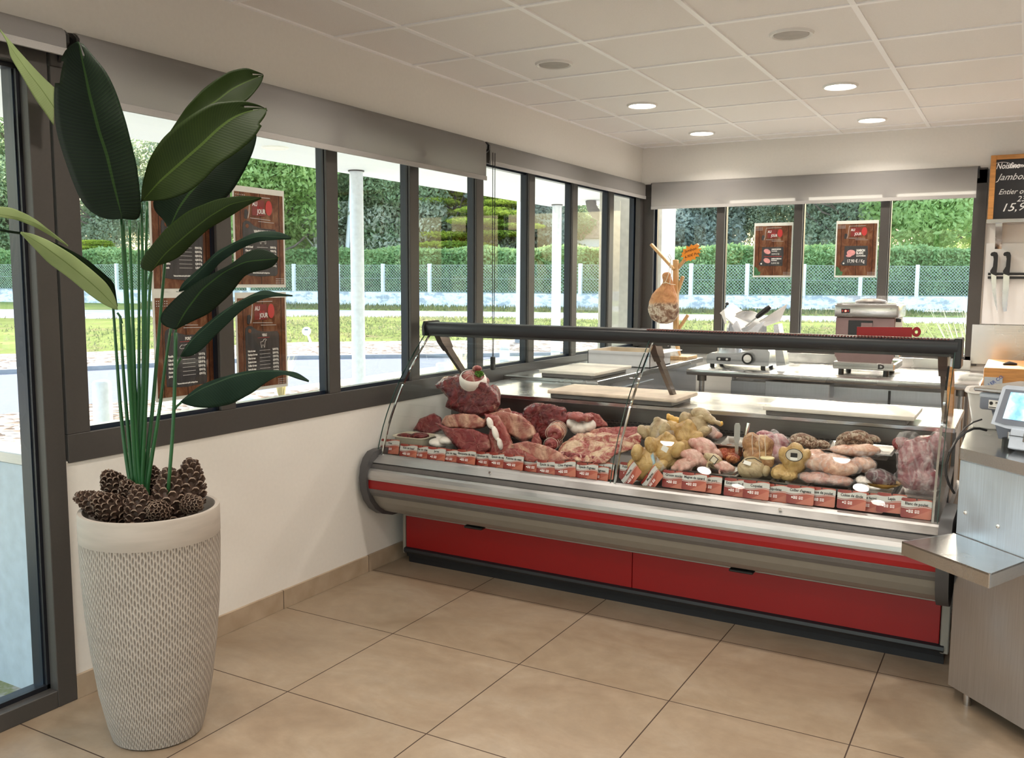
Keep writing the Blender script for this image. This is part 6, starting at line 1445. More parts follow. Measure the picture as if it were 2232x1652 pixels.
mx0 = N(nt, 'Mix', data_type='RGBA'); nt.links.new(math_(nt, 'MULTIPLY', diag, 0.55), mx0.inputs[0]); nt.links.new(redc, mx0.inputs[6]); mx0.inputs[7].default_value = (0.55, 0.19, 0.12, 1)
mx = N(nt, 'Mix', data_type='RGBA'); nt.links.new(math_(nt, 'MAXIMUM', lower, math_(nt, 'MAXIMUM', line, topb)), mx.inputs[0]); mx.inputs[6].default_value = (0.55, 0.53, 0.50, 1); nt.links.new(mx0.outputs[2], mx.inputs[7])
nt.links.new(mx.outputs[2], b.inputs['Base Color']); b.inputs['Roughness'].default_value = 0.35
CW, CH = 0.104, 0.072
def pricecard(name, px, py, price='19 90', y=3.56, rz=0.0, ry=0.0, lean=-0.22, lab=None, sm=1.0, dots=True):
    """px, py = middle of the card in the photo"""
    c = P(px, py, y)
    c.z += 0.002
    t = thing('price_card', lab or ('red and white price card reading ' + name), 'price card', (c.x, c.y, c.z), 0, None)
    t.rotation_euler = (lean, ry, rz); 
    h = CH / 2
    poly = [(-CW / 2 + 0.004, -h), (CW / 2 - 0.004, -h), (CW / 2, -h + 0.004), (CW / 2, h - 0.004), (CW / 2 - 0.004, h), (-CW / 2 + 0.004, h), (-CW / 2, h - 0.004), (-CW / 2, -h + 0.004)]
    mb = MB().prism([(u, v + h) for u, v in poly], 'y', -0.0006, 0.0006)
    o = mb.build('card', M['card'], t, local=True, smooth=None); o.location = (0, 0, -h)
    if name: text(name, (0, -0.0009, 0.016), 0.0145 * sm, M['inkblack'], t, bold=0.0004, sx=0.86, ext=0.0001, name='product_name')
    xs = -0.022
    for ch_ in price:
        if ch_ != ' ':
            b_ = MB().box((xs - 0.0032, -0.0012, -0.017), (xs + 0.0032, -0.0006, -0.006)).build('price_digit', M['inkwhite'], t, local=True)
            text(ch_, (xs, -0.0014, -0.0115), 0.010, M['inkred'], b_, bold=0.0002, ext=0.00005, name='numeral')
        xs += 0.0085 if ch_ != ' ' else 0.004
    MB().cyl((-0.030, -0.0012, -0.0115), (-0.030, -0.0006, -0.0115), 0.0032, n=12).build('price_dot', M['inkwhite'], t, local=True)
    MB().box((-0.002, -0.0014, 0.030), (0.002, 0.002, 0.036)).build('clip', M['inkblack'], t, local=True)
    return t
cards = [
 ('Blanc de poulet', 1997, 1110, '19 90', 3.548, {}), ('Lapin', 1943, 1098, '12 00', 3.562, {}), ('Poulet fermier', 1894, 1096, '9 00', 3.572, {}),
 ('Cuisse de dinde', 1856, 1091, '8 40', 3.548, {}), ('Cuisse de poulet', 1790, 1084, '11 00', 3.566, {}), ('Collier d\'agneau', 1744, 1080, '13 90', 3.548, {}),
 ('Chipolatas', 1688, 1076, '10 00', 3.568, {}), ('Coquelet', 1648, 1069, '13 50', 3.548, {}), ('Escalope de dinde', 1606, 1064, '14 00', 3.566, {}),
 ('Rôti de porc', 1546, 1056, '11 00', 3.570, {}), ('Magret de canard', 1513, 1051, '24 90', 3.548, {}), ('Grosse saucisse', 1470, 1046, '11 00', 3.560, {}),
 ('Merguez', 1421, 1046, '13 90', 3.545, {'ry': -0.95, 'lean': -0.45}), ('Pintade', 1375, 1037, '10 90', 3.552, {'ry': -0.95, 'lean': -0.45}), ('Poitrine de porc', 1375, 1028, '9 90', 3.60, {}),
 ('Collet d\'agneau', 1314, 1026, '14 90', 3.585, {}), ('Gigot d\'agneau', 1302, 1034, '19 00', 3.568, {}), ('Épaule d\'agneau', 1279, 1028, '18 90', 3.552, {}), ('Côte d\'agneau', 1232, 1023, '19 90', 3.548, {'ry': -0.12}),
 ('Épaule de veau', 1192, 1022, '17 90', 3.556, {}), ('Épaule de veau roulée', 1161, 1014, '19 90', 3.566, {'lab': 'price card reading Épaule de veau roulée'}), ('Poitrine de veau', 1119, 1009, '12 90', 3.550, {}),
 ('Épaule de veau', 1086, 1005, '17 90', 3.560, {'lab': 'price card reading Épaule de veau, between the escalope and breast cards'}), ('Escalope de veau', 1057, 1003, '24 90', 3.568, {}), ('Blanquette de veau', 1016, 998, '15 90', 3.550, {}),
 ('Côte de veau', 982, 996, '18 90', 3.566, {}), ('Jarret', 951, 992, '9 90', 3.556, {}), ('Plat de côte', 920, 988, '9 90', 3.566, {}), ('Rôti de bœuf', 890, 985, '19 90', 3.556, {}), ('Filet', 850, 974, '39 90', 3.575, {'rz': 0.15})]
for nm, px, py, prc, yy, kw in cards: pricecard(nm, px, py, prc, yy, **kw)
# ---------------------------------------------------------------- planter and pine cones
PCX, PCY = 0.435, 1.865
RZ = 0.742
pot = thing('planter', 'tall beige textured planter holding the artificial plant', 'planter', (PCX, PCY, 0))
m, nt, b = newmat('beige_carved_ceramic'); M['pot'] = m
tc = N(nt, 'TexCoord'); sp = N(nt, 'SeparateXYZ'); nt.links.new(tc.outputs['Object'], sp.inputs[0])
ang = math_(nt, 'ARCTAN2', sp.outputs[1], sp.outputs[0])
wob = N(nt, 'TexNoise', inp={'Scale': 30.0, 'Detail': 2.0}); nt.links.new(tc.outputs['Object'], wob.inputs['Vector'])
U = math_(nt, 'MULTIPLY_ADD', wob.outputs[0], 0.9, math_(nt, 'MULTIPLY', ang, 150 / (2 * math.pi))); V = math_(nt, 'ADD', math_(nt, 'MULTIPLY', sp.outputs[2], 38.0), math_(nt, 'MULTIPLY', math_(nt, 'FLOOR', U), 0.382))
off_ = 0.0
fu = math_(nt, 'SUBTRACT', math_(nt, 'FRACT', math_(nt, 'ADD', U, off_)), 0.5); fv = math_(nt, 'SUBTRACT', math_(nt, 'FRACT', V), 0.5)
d2 = math_(nt, 'ADD', math_(nt, 'POWER', math_(nt, 'MULTIPLY', fu, 2.9), 2.0), math_(nt, 'POWER', math_(nt, 'MULTIPLY', fv, 2.1), 2.0))
U2 = math_(nt, 'MAXIMUM', math_(nt, 'SUBTRACT', 1.0, d2), 0.0)
low = math_(nt, 'LESS_THAN', sp.outputs[2], 0.655)
gv = math_(nt, 'MULTIPLY', U2, low)
no = N(nt, 'TexNoise', inp={'Scale': 12.0, 'Detail': 5.0}); nt.links.new(coords(nt, (0.4, 0.4, 3)), no.inputs['Vector'])
base = ramp(nt, no.outputs[0], [(0.3, (0.40, 0.355, 0.31)), (0.7, (0.48, 0.43, 0.38))])
mx = N(nt, 'Mix', data_type='RGBA'); nt.links.new(math_(nt, 'MULTIPLY', gv, 0.75), mx.inputs[0]); nt.links.new(base, mx.inputs[6]); mx.inputs[7].default_value = (0.15, 0.125, 0.105, 1)
nt.links.new(mx.outputs[2], b.inputs['Base Color']); b.inputs['Roughness'].default_value = 0.6
bump(nt, b, math_(nt, 'SUBTRACT', 1.0, gv), 0.8, 0.006)
prof = [(0.128, 0.0), (0.138, 0.006), (0.150, 0.05), (0.172, 0.16), (0.190, 0.30), (0.201, 0.42), (0.207, 0.53), (0.2095, 0.62), (0.2095, 0.654), (0.2105, 0.657), (0.2105, 0.735), (0.208, 0.742), (0.196, 0.742), (0.193, 0.736), (0.190, 0.66)]
MB().lathe(prof, (PCX, PCY, 0), 96, True, False).build('pot', M['pot'], pot, smooth=40)
bpy.data.objects['pot'].location = (0, 0, 0)
MB().cyl((PCX, PCY, 0.655), (PCX, PCY, 0.665), 0.191, n=48).build('soil', mat('dark_bark_mulch', (0.03, 0.02, 0.014), 0.95, 0, 0.4, 40, 0.6), pot)
M['cone'] = mat('pine_cone_brown', (0.085, 0.05, 0.035), 0.6, 0, 0.35, 60)
M['conetip'] = mat('pine_cone_scale_tip', (0.20, 0.14, 0.10), 0.6, 0, 0.35, 60)
def cone_mesh():
    mb = MB(); mb.lathe([(0.008, -0.045), (0.022, -0.03), (0.026, 0.0), (0.018, 0.03), (0.004, 0.052)], (0, 0, 0), 16)
    n = 74
    for i in range(n):
        f = i / n; z = -0.046 + 0.104 * f; a = i * 2.39996; r = 0.036 * math.sin(math.pi * (0.16 + 0.80 * f)) ** 0.7 * (1.12 - 0.35 * f)
        el = R_(5 + 60 * f); ln = 0.014 * (1 - 0.35 * f)
        q = Matrix.Translation((0, 0, z)) @ Matrix.Rotation(a, 4, 'Z') @ Matrix.Translation((r * 0.72, 0, 0)) @ Matrix.Rotation(-el, 4, 'Y')
        pts = [(-0.006, 0, 0, 0.4), (ln * 0.5, 0, 0, 1.0), (ln, 0, 0.0012, 0.75)]
        rows = []
        for x, y, zz, w in pts:
            ww = 0.0105 * w * (1 - 0.3 * f); rows.append([q @ Vector((x, -ww, zz - 0.001)), q @ Vector((x, -ww * 0.5, zz + 0.0022)), q @ Vector((x, ww * 0.5, zz + 0.0022)), q @ Vector((x, ww, zz - 0.001))])
        rows2 = [[p - (q.to_3x3() @ Vector((0, 0, 0.0028))) for p in r_] for r_ in rows]
        loop = [r_ + list(reversed(r2)) for r_, r2 in zip(rows, rows2)]
        k = len(mb.bm.faces)
        mb.sheet(loop, closed=True); vs = list(mb.bm.verts)[-8:]; f_ = mb.bm.faces.new(vs); f_.material_index = 1
    return mb
c0 = thing('pine_cone', 'x', 'pine cone', (0, 0, 0), 0, 'pine cones in the planter')
cone_mesh().build('scales', [M['cone'], M['conetip']], c0, local=True, smooth=40)
PD = 2.86
cones = [(253, 1070, 1.02, 40, 30, 'pine cone at the back left, tipped to show its round base'), (208, 1108, 0.95, 60, -40, 'leftmost pine cone at the planter rim'), (243, 1115, 1.05, 55, 10, 'pine cone with open scales at the front left'),
         (303, 1117, 0.98, 0, 0, 'upright pine cone at the front centre'), (368, 1095, 1.25, -8, 10, 'large upright pine cone just right of the stems'), (412, 1072, 1.25, -5, -15, 'tallest pine cone at the right rim'),
         (345, 1122, 0.8, 70, 40, 'pine cone lying in front of the large upright one'), (340, 1062, 0.8, 10, 30, 'dark slim pine cone behind the stems'), (432, 1108, 0.7, 75, 80, 'small pine cone low at the right rim'), (285, 1090, 0.9, 30, 60, 'pine cone in the shadow behind the front centre one')]
for i, (px, py, s, tx_, tz_, lab) in enumerate(cones):
    if i == 0: c = c0; c['label'] = lab
    else: c = copy_tree(c0); c['label'] = lab
    # depth by height in the ring: front cones nearer
    d = 2.86 - (py - 1090) * 0.0026
    p = atd(px, py, d); v = Vector((p.x - PCX, p.y - PCY, 0))
    if v.length > 0.15: v = v.normalized() * 0.15; p = Vector((PCX + v.x, PCY + v.y, p.z))
    place(c, p + Vector((0, 0, 0.012)), 0, rot=(R_(tx_), R_(-tz_ * 0.3), R_(tz_)), sc=s * 1.22)

# ---------------------------------------------------------------- the plant
plant = thing('potted_plant', 'tall artificial bird-of-paradise plant with large dark leaves', 'plant', (PCX, PCY, 0.665))
def leafm(name, c0_, c1_, vein, trans, rough=0.55):
    m, nt, b = newmat(name)
    at_ = N(nt, 'Attribute'); at_.attribute_name = 'leafuv'; sp = N(nt, 'SeparateXYZ'); nt.links.new(at_.outputs['Vector'], sp.inputs[0])
    au = math_(nt, 'ABSOLUTE', sp.outputs[0])
    vs = math_(nt, 'SINE', math_(nt, 'MULTIPLY', math_(nt, 'SUBTRACT', sp.outputs[1], math_(nt, 'MULTIPLY', au, 0.10)), 330.0))
    v = math_(nt, 'MULTIPLY', math_(nt, 'POWER', math_(nt, 'MAXIMUM', vs, 0.0), 10.0), 0.28)
    rib = math_(nt, 'LESS_THAN', au, 0.045)
    no = N(nt, 'TexNoise', inp={'Scale': 7.0, 'Detail': 3.0}); nt.links.new(coords(nt), no.inputs['Vector'])
    c = ramp(nt, no.outputs[0], [(0.3, c0_), (0.7, c1_)])
    mx = N(nt, 'Mix', data_type='RGBA'); nt.links.new(math_(nt, 'MAXIMUM', v, math_(nt, 'MULTIPLY', rib, 0.85)), mx.inputs[0]); nt.links.new(c, mx.inputs[6]); mx.inputs[7].default_value = (*vein, 1)
    nt.links.new(mx.outputs[2], b.inputs['Base Color']); b.inputs['Roughness'].default_value = rough; b.inputs['Specular IOR Level'].default_value = 0.18
    out = nt.nodes['Material Output']; tr = N(nt, 'BsdfTranslucent'); nt.links.new(mx.outputs[2], tr.inputs[0]); ms = N(nt, 'MixShader'); ms.inputs[0].default_value = trans
    nt.links.new(b.outputs[0], ms.inputs[1]); nt.links.new(tr.outputs[0], ms.inputs[2]); nt.links.new(ms.outputs[0], out.inputs[0])
    bump(nt, b, vs, 0.06, 0.002); return m
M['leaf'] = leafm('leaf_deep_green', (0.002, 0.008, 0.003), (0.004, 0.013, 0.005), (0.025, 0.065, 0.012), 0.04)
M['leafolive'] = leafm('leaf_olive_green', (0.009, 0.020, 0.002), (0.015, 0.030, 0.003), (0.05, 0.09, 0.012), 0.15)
M['leafbacklit'] = leafm('leaf_painted_backlight', (0.36, 0.46, 0.22), (0.44, 0.54, 0.28), (0.20, 0.28, 0.10), 0.45, 0.55)  # paler green stands in for daylight shining through these leaves
M['leafblue'] = leafm('leaf_blue_green', (0.008, 0.024, 0.015), (0.014, 0.035, 0.022), (0.045, 0.085, 0.045), 0.10)
M['stem'] = mat('plant_stem_green', (0.012, 0.085, 0.022), 0.35, 0, 0.25, 6, 0, (8, 8, 0.6))
def resample(pl, n):
    pl = [Vector(p) for p in pl]; L = [0]
    for a, b_ in zip(pl, pl[1:]): L.append(L[-1] + (b_ - a).length)
    out = []
    for i in range(n):
        s = L[-1] * i / (n - 1); k = 0
        while k < len(L) - 2 and L[k + 1] < s: k += 1
        f = 0 if L[k + 1] == L[k] else (s - L[k]) / (L[k + 1] - L[k]); out.append(pl[k].lerp(pl[k + 1], f))
    # light smoothing
    for _ in range(3): out = [out[0]] + [(out[i - 1] + out[i] * 2 + out[i + 1]) / 4 for i in range(1, n - 1)] + [out[-1]]
    return out
def leaf(mid, left, right, d0, d1, fold, mt, sc=1.0, off=(0, 0), curl=0.0, split=()):
    """outline of the blade (left edge, midrib, right edge), its depth running from d0 at the stem to d1 at the tip, folded along the midrib"""
    n, k = 40, 7
    cv = lambda pl: [(p[0] / 3.177 + off[0], p[1] / 3.177 + off[1]) for p in pl]
    A_, B_, C_ = (resample([(*p, 0) for p in cv(q)], n) for q in (left, mid, right))
    mb = MB(); lay = mb.bm.verts.layers.float_vector.new('leafuv'); rows = []
    for i in range(n):
        f = i / (n - 1); d = d0 + (d1 - d0) * f + curl * math.sin(f * math.pi); r = []
        for j in range(-k, k + 1):
            u = j / k; e = A_[i] if u < 0 else C_[i]; p = B_[i].lerp(e, abs(u)); wv = (e - B_[i]).length / 110.0
            dd = d + fold * (abs(u) ** 1.4) * wv + 0.002 * math.sin(i * 0.5 + u) * abs(u)
            v = mb.bm.verts.new(atd(p.x, p.y, dd)); v[lay] = (u, f, 0); r.append(v)
        rows.append(r)
    for i, (a, b_) in enumerate(zip(rows, rows[1:])):
        for j in range(2 * k):
            if any(i >= s0 and i <= s1 and j == jj for s0, s1, jj in split): continue
            mb.bm.faces.new((a[j], a[j + 1], b_[j + 1], b_[j]))
    bmesh.ops.remove_doubles(mb.bm, verts=mb.bm.verts, dist=1e-5)
    o = mb.build('leaf', M[mt], plant, smooth=180)
    s = o.modifiers.new('t', 'SOLIDIFY'); s.thickness = 0.0012
    return o
O2 = (0, 400)
# big dark leaf, left
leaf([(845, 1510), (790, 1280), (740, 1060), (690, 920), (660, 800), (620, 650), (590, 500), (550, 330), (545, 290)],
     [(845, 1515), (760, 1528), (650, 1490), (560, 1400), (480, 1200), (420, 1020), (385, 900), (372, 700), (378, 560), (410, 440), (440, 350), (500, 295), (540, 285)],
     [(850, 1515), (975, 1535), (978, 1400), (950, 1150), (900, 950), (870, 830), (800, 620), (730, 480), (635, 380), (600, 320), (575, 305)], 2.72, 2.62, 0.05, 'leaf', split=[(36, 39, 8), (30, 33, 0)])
# upper right, rear
leaf([(1200, 900), (1350, 790), (1500, 700), (1600, 620), (1700, 570), (1825, 520)], [(1180, 905), (1290, 740), (1400, 620), (1500, 545), (1590, 490), (1715, 465), (1760, 490), (1790, 495), (1822, 512)],
     [(1215, 910), (1400, 850), (1600, 760), (1715, 695), (1780, 620), (1820, 560), (1826, 525)], 2.95, 3.0, -0.05, 'leafolive', split=[(35, 39, 3), (37, 39, 6)])
# dark one behind
leaf([(1165, 1600), (1240, 1440), (1310, 1340), (1450, 1180), (1600, 1050), (1740, 920)], [(1160, 1590), (1150, 1530), (1080, 1480), (1050, 1410), (1090, 1330), (1250, 1180), (1420, 1040), (1600, 930), (1735, 905)],
     [(1170, 1600), (1240, 1560), (1370, 1500), (1520, 1420), (1620, 1310), (1700, 1170), (1755, 1050), (1785, 930), (1770, 905)], 2.95, 3.02, 0.04, 'leaf')
# bright front one
leaf([(980, 1400), (1100, 1260), (1250, 1130), (1400, 1000), (1500, 900), (1600, 820), (1700, 775), (1835, 750)], [(975, 1400), (980, 1290), (1030, 1100), (1120, 960), (1220, 870), (1330, 790), (1470, 710), (1600, 700), (1715, 694), (1740, 718), (1812, 722), (1830, 745)],
     [(985, 1392), (1150, 1390), (1310, 1330), (1400, 1260), (1500, 1150), (1640, 1060), (1770, 950), (1800, 888), (1850, 820), (1868, 765), (1845, 748)], 2.80, 2.85, -0.04, 'leafolive', split=[(34, 39, 3), (36, 39, 6), (34, 37, 13)])
# arching leaf
leaf([(1045, 610), (1150, 480), (1300, 350), (1450, 230), (1600, 140), (1810, 98)], [(1040, 608), (970, 600), (962, 560), (1010, 480), (1150, 310), (1300, 190), (1500, 108), (1680, 82), (1810, 96)],
     [(1050, 610), (1080, 565), (1150, 555), (1250, 505), (1350, 400), (1450, 310), (1600, 225), (1700, 160), (1812, 102)], 2.75, 2.62, 0.05, 'leafolive', off=O2)
# slim one
leaf([(1240, 745), (1350, 640), (1500, 490), (1650, 400), (1800, 362), (2015, 378)], [(1238, 742), (1260, 690), (1380, 590), (1500, 470), (1640, 400), (1750, 342), (1850, 327), (1950, 337), (2018, 372)],
     [(1242, 746), (1340, 732), (1430, 660), (1520, 550), (1650, 460), (1780, 402), (1900, 390), (2016, 385)], 2.86, 2.75, 0.05, 'leafblue', off=O2)
# dark leaf
leaf([(1215, 1010), (1290, 880), (1400, 730), (1550, 610), (1700, 540), (1925, 520)], [(1210, 1010), (1130, 990), (1095, 950), (1130, 880), (1250, 760), (1400, 660), (1600, 560), (1720, 465), (1815, 442), (1900, 480), (1930, 512)],
     [(1218, 1010), (1290, 975), (1450, 900), (1600, 765), (1690, 640), (1750, 612), (1850, 595), (1905, 570), (1925, 530)], 2.78, 2.68, 0.045, 'leaf', off=O2)
leaf([(1250, 1195), (1330, 1080), (1500, 930), (1650, 820), (1780, 765), (2025, 775)], [(1248, 1190), (1290, 1120), (1380, 1010), (1500, 915), (1620, 835), (1740, 770), (1832, 732), (1900, 755), (2028, 772)],
     [(1252, 1198), (1320, 1202), (1400, 1150), (1500, 1045), (1600, 950), (1680, 872), (1800, 805), (1900, 780), (2026, 780)], 2.84, 2.72, 0.05, 'leafblue', off=O2)
leaf([(1250, 1512), (1400, 1415), (1600, 1335), (1800, 1295), (1970, 1302), (2140, 1368)], [(1248, 1508), (1380, 1400), (1500, 1350), (1700, 1298), (1850, 1288), (1960, 1296), (2060, 1305), (2140, 1362)],
     [(1252, 1516), (1330, 1546), (1450, 1556), (1600, 1530), (1750, 1450), (1850, 1372), (1960, 1315), (2050, 1350), (2138, 1374)], 2.84, 2.70, 0.04, 'leafblue', off=O2)
# backlit ones, door light painted into a paler green
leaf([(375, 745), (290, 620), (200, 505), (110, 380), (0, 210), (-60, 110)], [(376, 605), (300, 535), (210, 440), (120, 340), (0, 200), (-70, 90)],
     [(374, 870), (320, 790), (255, 700), (200, 610), (150, 520), (70, 392), (125, 415), (0, 215)][:6] + [(60, 300), (-40, 140)], 2.86, 2.52, 0.02, 'leafbacklit')
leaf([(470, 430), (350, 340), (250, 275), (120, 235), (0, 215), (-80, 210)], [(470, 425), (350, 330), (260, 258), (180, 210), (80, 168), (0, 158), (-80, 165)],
     [(470, 436), (350, 362), (250, 305), (120, 252), (0, 232), (-80, 228)], 2.90, 2.50, 0.03, 'leafbacklit', off=O2)
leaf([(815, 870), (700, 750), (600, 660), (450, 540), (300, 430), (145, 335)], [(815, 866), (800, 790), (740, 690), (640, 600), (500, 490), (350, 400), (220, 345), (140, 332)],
     [(816, 874), (760, 860), (690, 820), (600, 755), (480, 655), (330, 545), (220, 430), (140, 342)], 2.80, 2.62, 0.03, 'leafbacklit', off=O2)
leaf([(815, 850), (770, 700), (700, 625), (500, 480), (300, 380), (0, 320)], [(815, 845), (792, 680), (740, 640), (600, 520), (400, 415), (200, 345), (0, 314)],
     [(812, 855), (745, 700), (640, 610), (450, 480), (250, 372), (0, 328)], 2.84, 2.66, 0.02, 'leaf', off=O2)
# stems
base = lambda px: atd(px, 1078, 2.86)
def stem(pts, r0=0.0075, r1=0.004, d0=2.80, b=302, nm='stem'):
    v = [atd(px, py, d0 + (2.86 - d0) * (py / 1078.0) ** 2) for px, py in pts] + [atd(b, 1078, 2.86), Vector((PCX + (b - 302) * 0.0006, PCY, 0.66))]
    q = resample(v, 24); MB().tube(q, [r1 + (r0 - r1) * i / 23 for i in range(24)], 10).build(nm, M['stem'], plant, smooth=180)
stem([(264, 470), (272, 620), (281, 800), (290, 950)], b=298, d0=2.72)
stem([(268, 480), (278, 650), (290, 850)], b=305, d0=2.75)
stem([(282, 480), (288, 650), (294, 850)], b=306, d0=2.84)
stem([(302, 485), (303, 650), (303, 850)], b=303, d0=2.84, r1=0.003)
stem([(308, 440), (310, 520), (313, 700), (312, 850)], b=300, d0=2.82)
stem([(320, 440), (318, 600), (314, 850)], b=306, d0=2.92)
stem([(330, 592), (325, 640), (322, 780), (316, 920)], b=308, d0=2.76)
stem([(366, 505), (358, 590), (347, 720), (332, 900)], b=312, d0=2.94)
stem([(373, 715), (362, 780), (347, 900), (330, 1000)], b=318, d0=2.8)
stem([(262, 690), (268, 800), (280, 950)], b=292, d0=2.8)
stem([(247, 672), (253, 760), (263, 900), (275, 1000)], b=288, d0=2.84)
v = [atd(px, py, 2.80) for px, py in ((383, 725), (382, 800), (379, 900), (374, 980), (367, 1060))] + [atd(366, 1082, 2.82)]
q = resample(v, 20); MB().tube(q, 0.0055, 10).build('stem', M['stem'], plant, smooth=180)
for pl_, d_ in (([(256, 682), (262, 690), (266, 705)], 2.80), ([(383, 724), (386, 700), (392, 678), (400, 650)], 2.84), ([(381, 810), (386, 795), (394, 780)], 2.82), ([(379, 895), (386, 885), (395, 877)], 2.82), ([(322, 620), (326, 605), (330, 592)], 2.76), ([(366, 520), (365, 508), (367, 495)], 2.94)):
    MB().tube([atd(px, py, d_) for px, py in pl_], 0.0035, 8).build('leaf_stalk', M['stem'], plant)

# ---------------------------------------------------------------- posters on the window glass
m, nt, b = newmat('printed_wood_planks'); M['plank'] = m
sp = N(nt, 'SeparateXYZ'); nt.links.new(N(nt, 'TexCoord').outputs['Object'], sp.inputs[0])
n1 = N(nt, 'TexNoise', inp={'Scale': 6.0, 'Detail': 8.0, 'Roughness': 0.7, 'Distortion': 1.0}); nt.links.new(coords(nt, (4, 4, 1.6)), n1.inputs['Vector'])
c = ramp(nt, n1.outputs[0], [(0.3, (0.11, 0.035, 0.018)), (0.5, (0.30, 0.105, 0.048)), (0.7, (0.50, 0.24, 0.12))])
f = math_(nt, 'FRACT', math_(nt, 'MULTIPLY', math_(nt, 'ADD', sp.outputs[0], math_(nt, 'ADD', sp.outputs[1], 2.0)), 9.0)); ln = math_(nt, 'LESS_THAN', f, 0.03)
mx = N(nt, 'Mix', data_type='RGBA'); nt.links.new(ln, mx.inputs[0]); nt.links.new(c, mx.inputs[6]); mx.inputs[7].default_value = (0.03, 0.01, 0.006, 1)
nt.links.new(mx.outputs[2], b.inputs['Base Color']); b.inputs['Roughness'].default_value = 0.6; b.inputs['Emission Strength'].default_value = 0
tr = N(nt, 'BsdfTranslucent'); nt.links.new(mx.outputs[2], tr.inputs[0]); ms = N(nt, 'MixShader'); ms.inputs[0].default_value = 0.45; nt.links.new(b.outputs[0], ms.inputs[1]); nt.links.new(tr.outputs[0], ms.inputs[2]); nt.links.new(ms.outputs[0], nt.nodes['Material Output'].inputs[0])
M['inkdarkred'] = mat('dark_red_print', (0.20, 0.018, 0.016), 0.6, 0, 0.1)
PW, PH = 0.297, 0.418
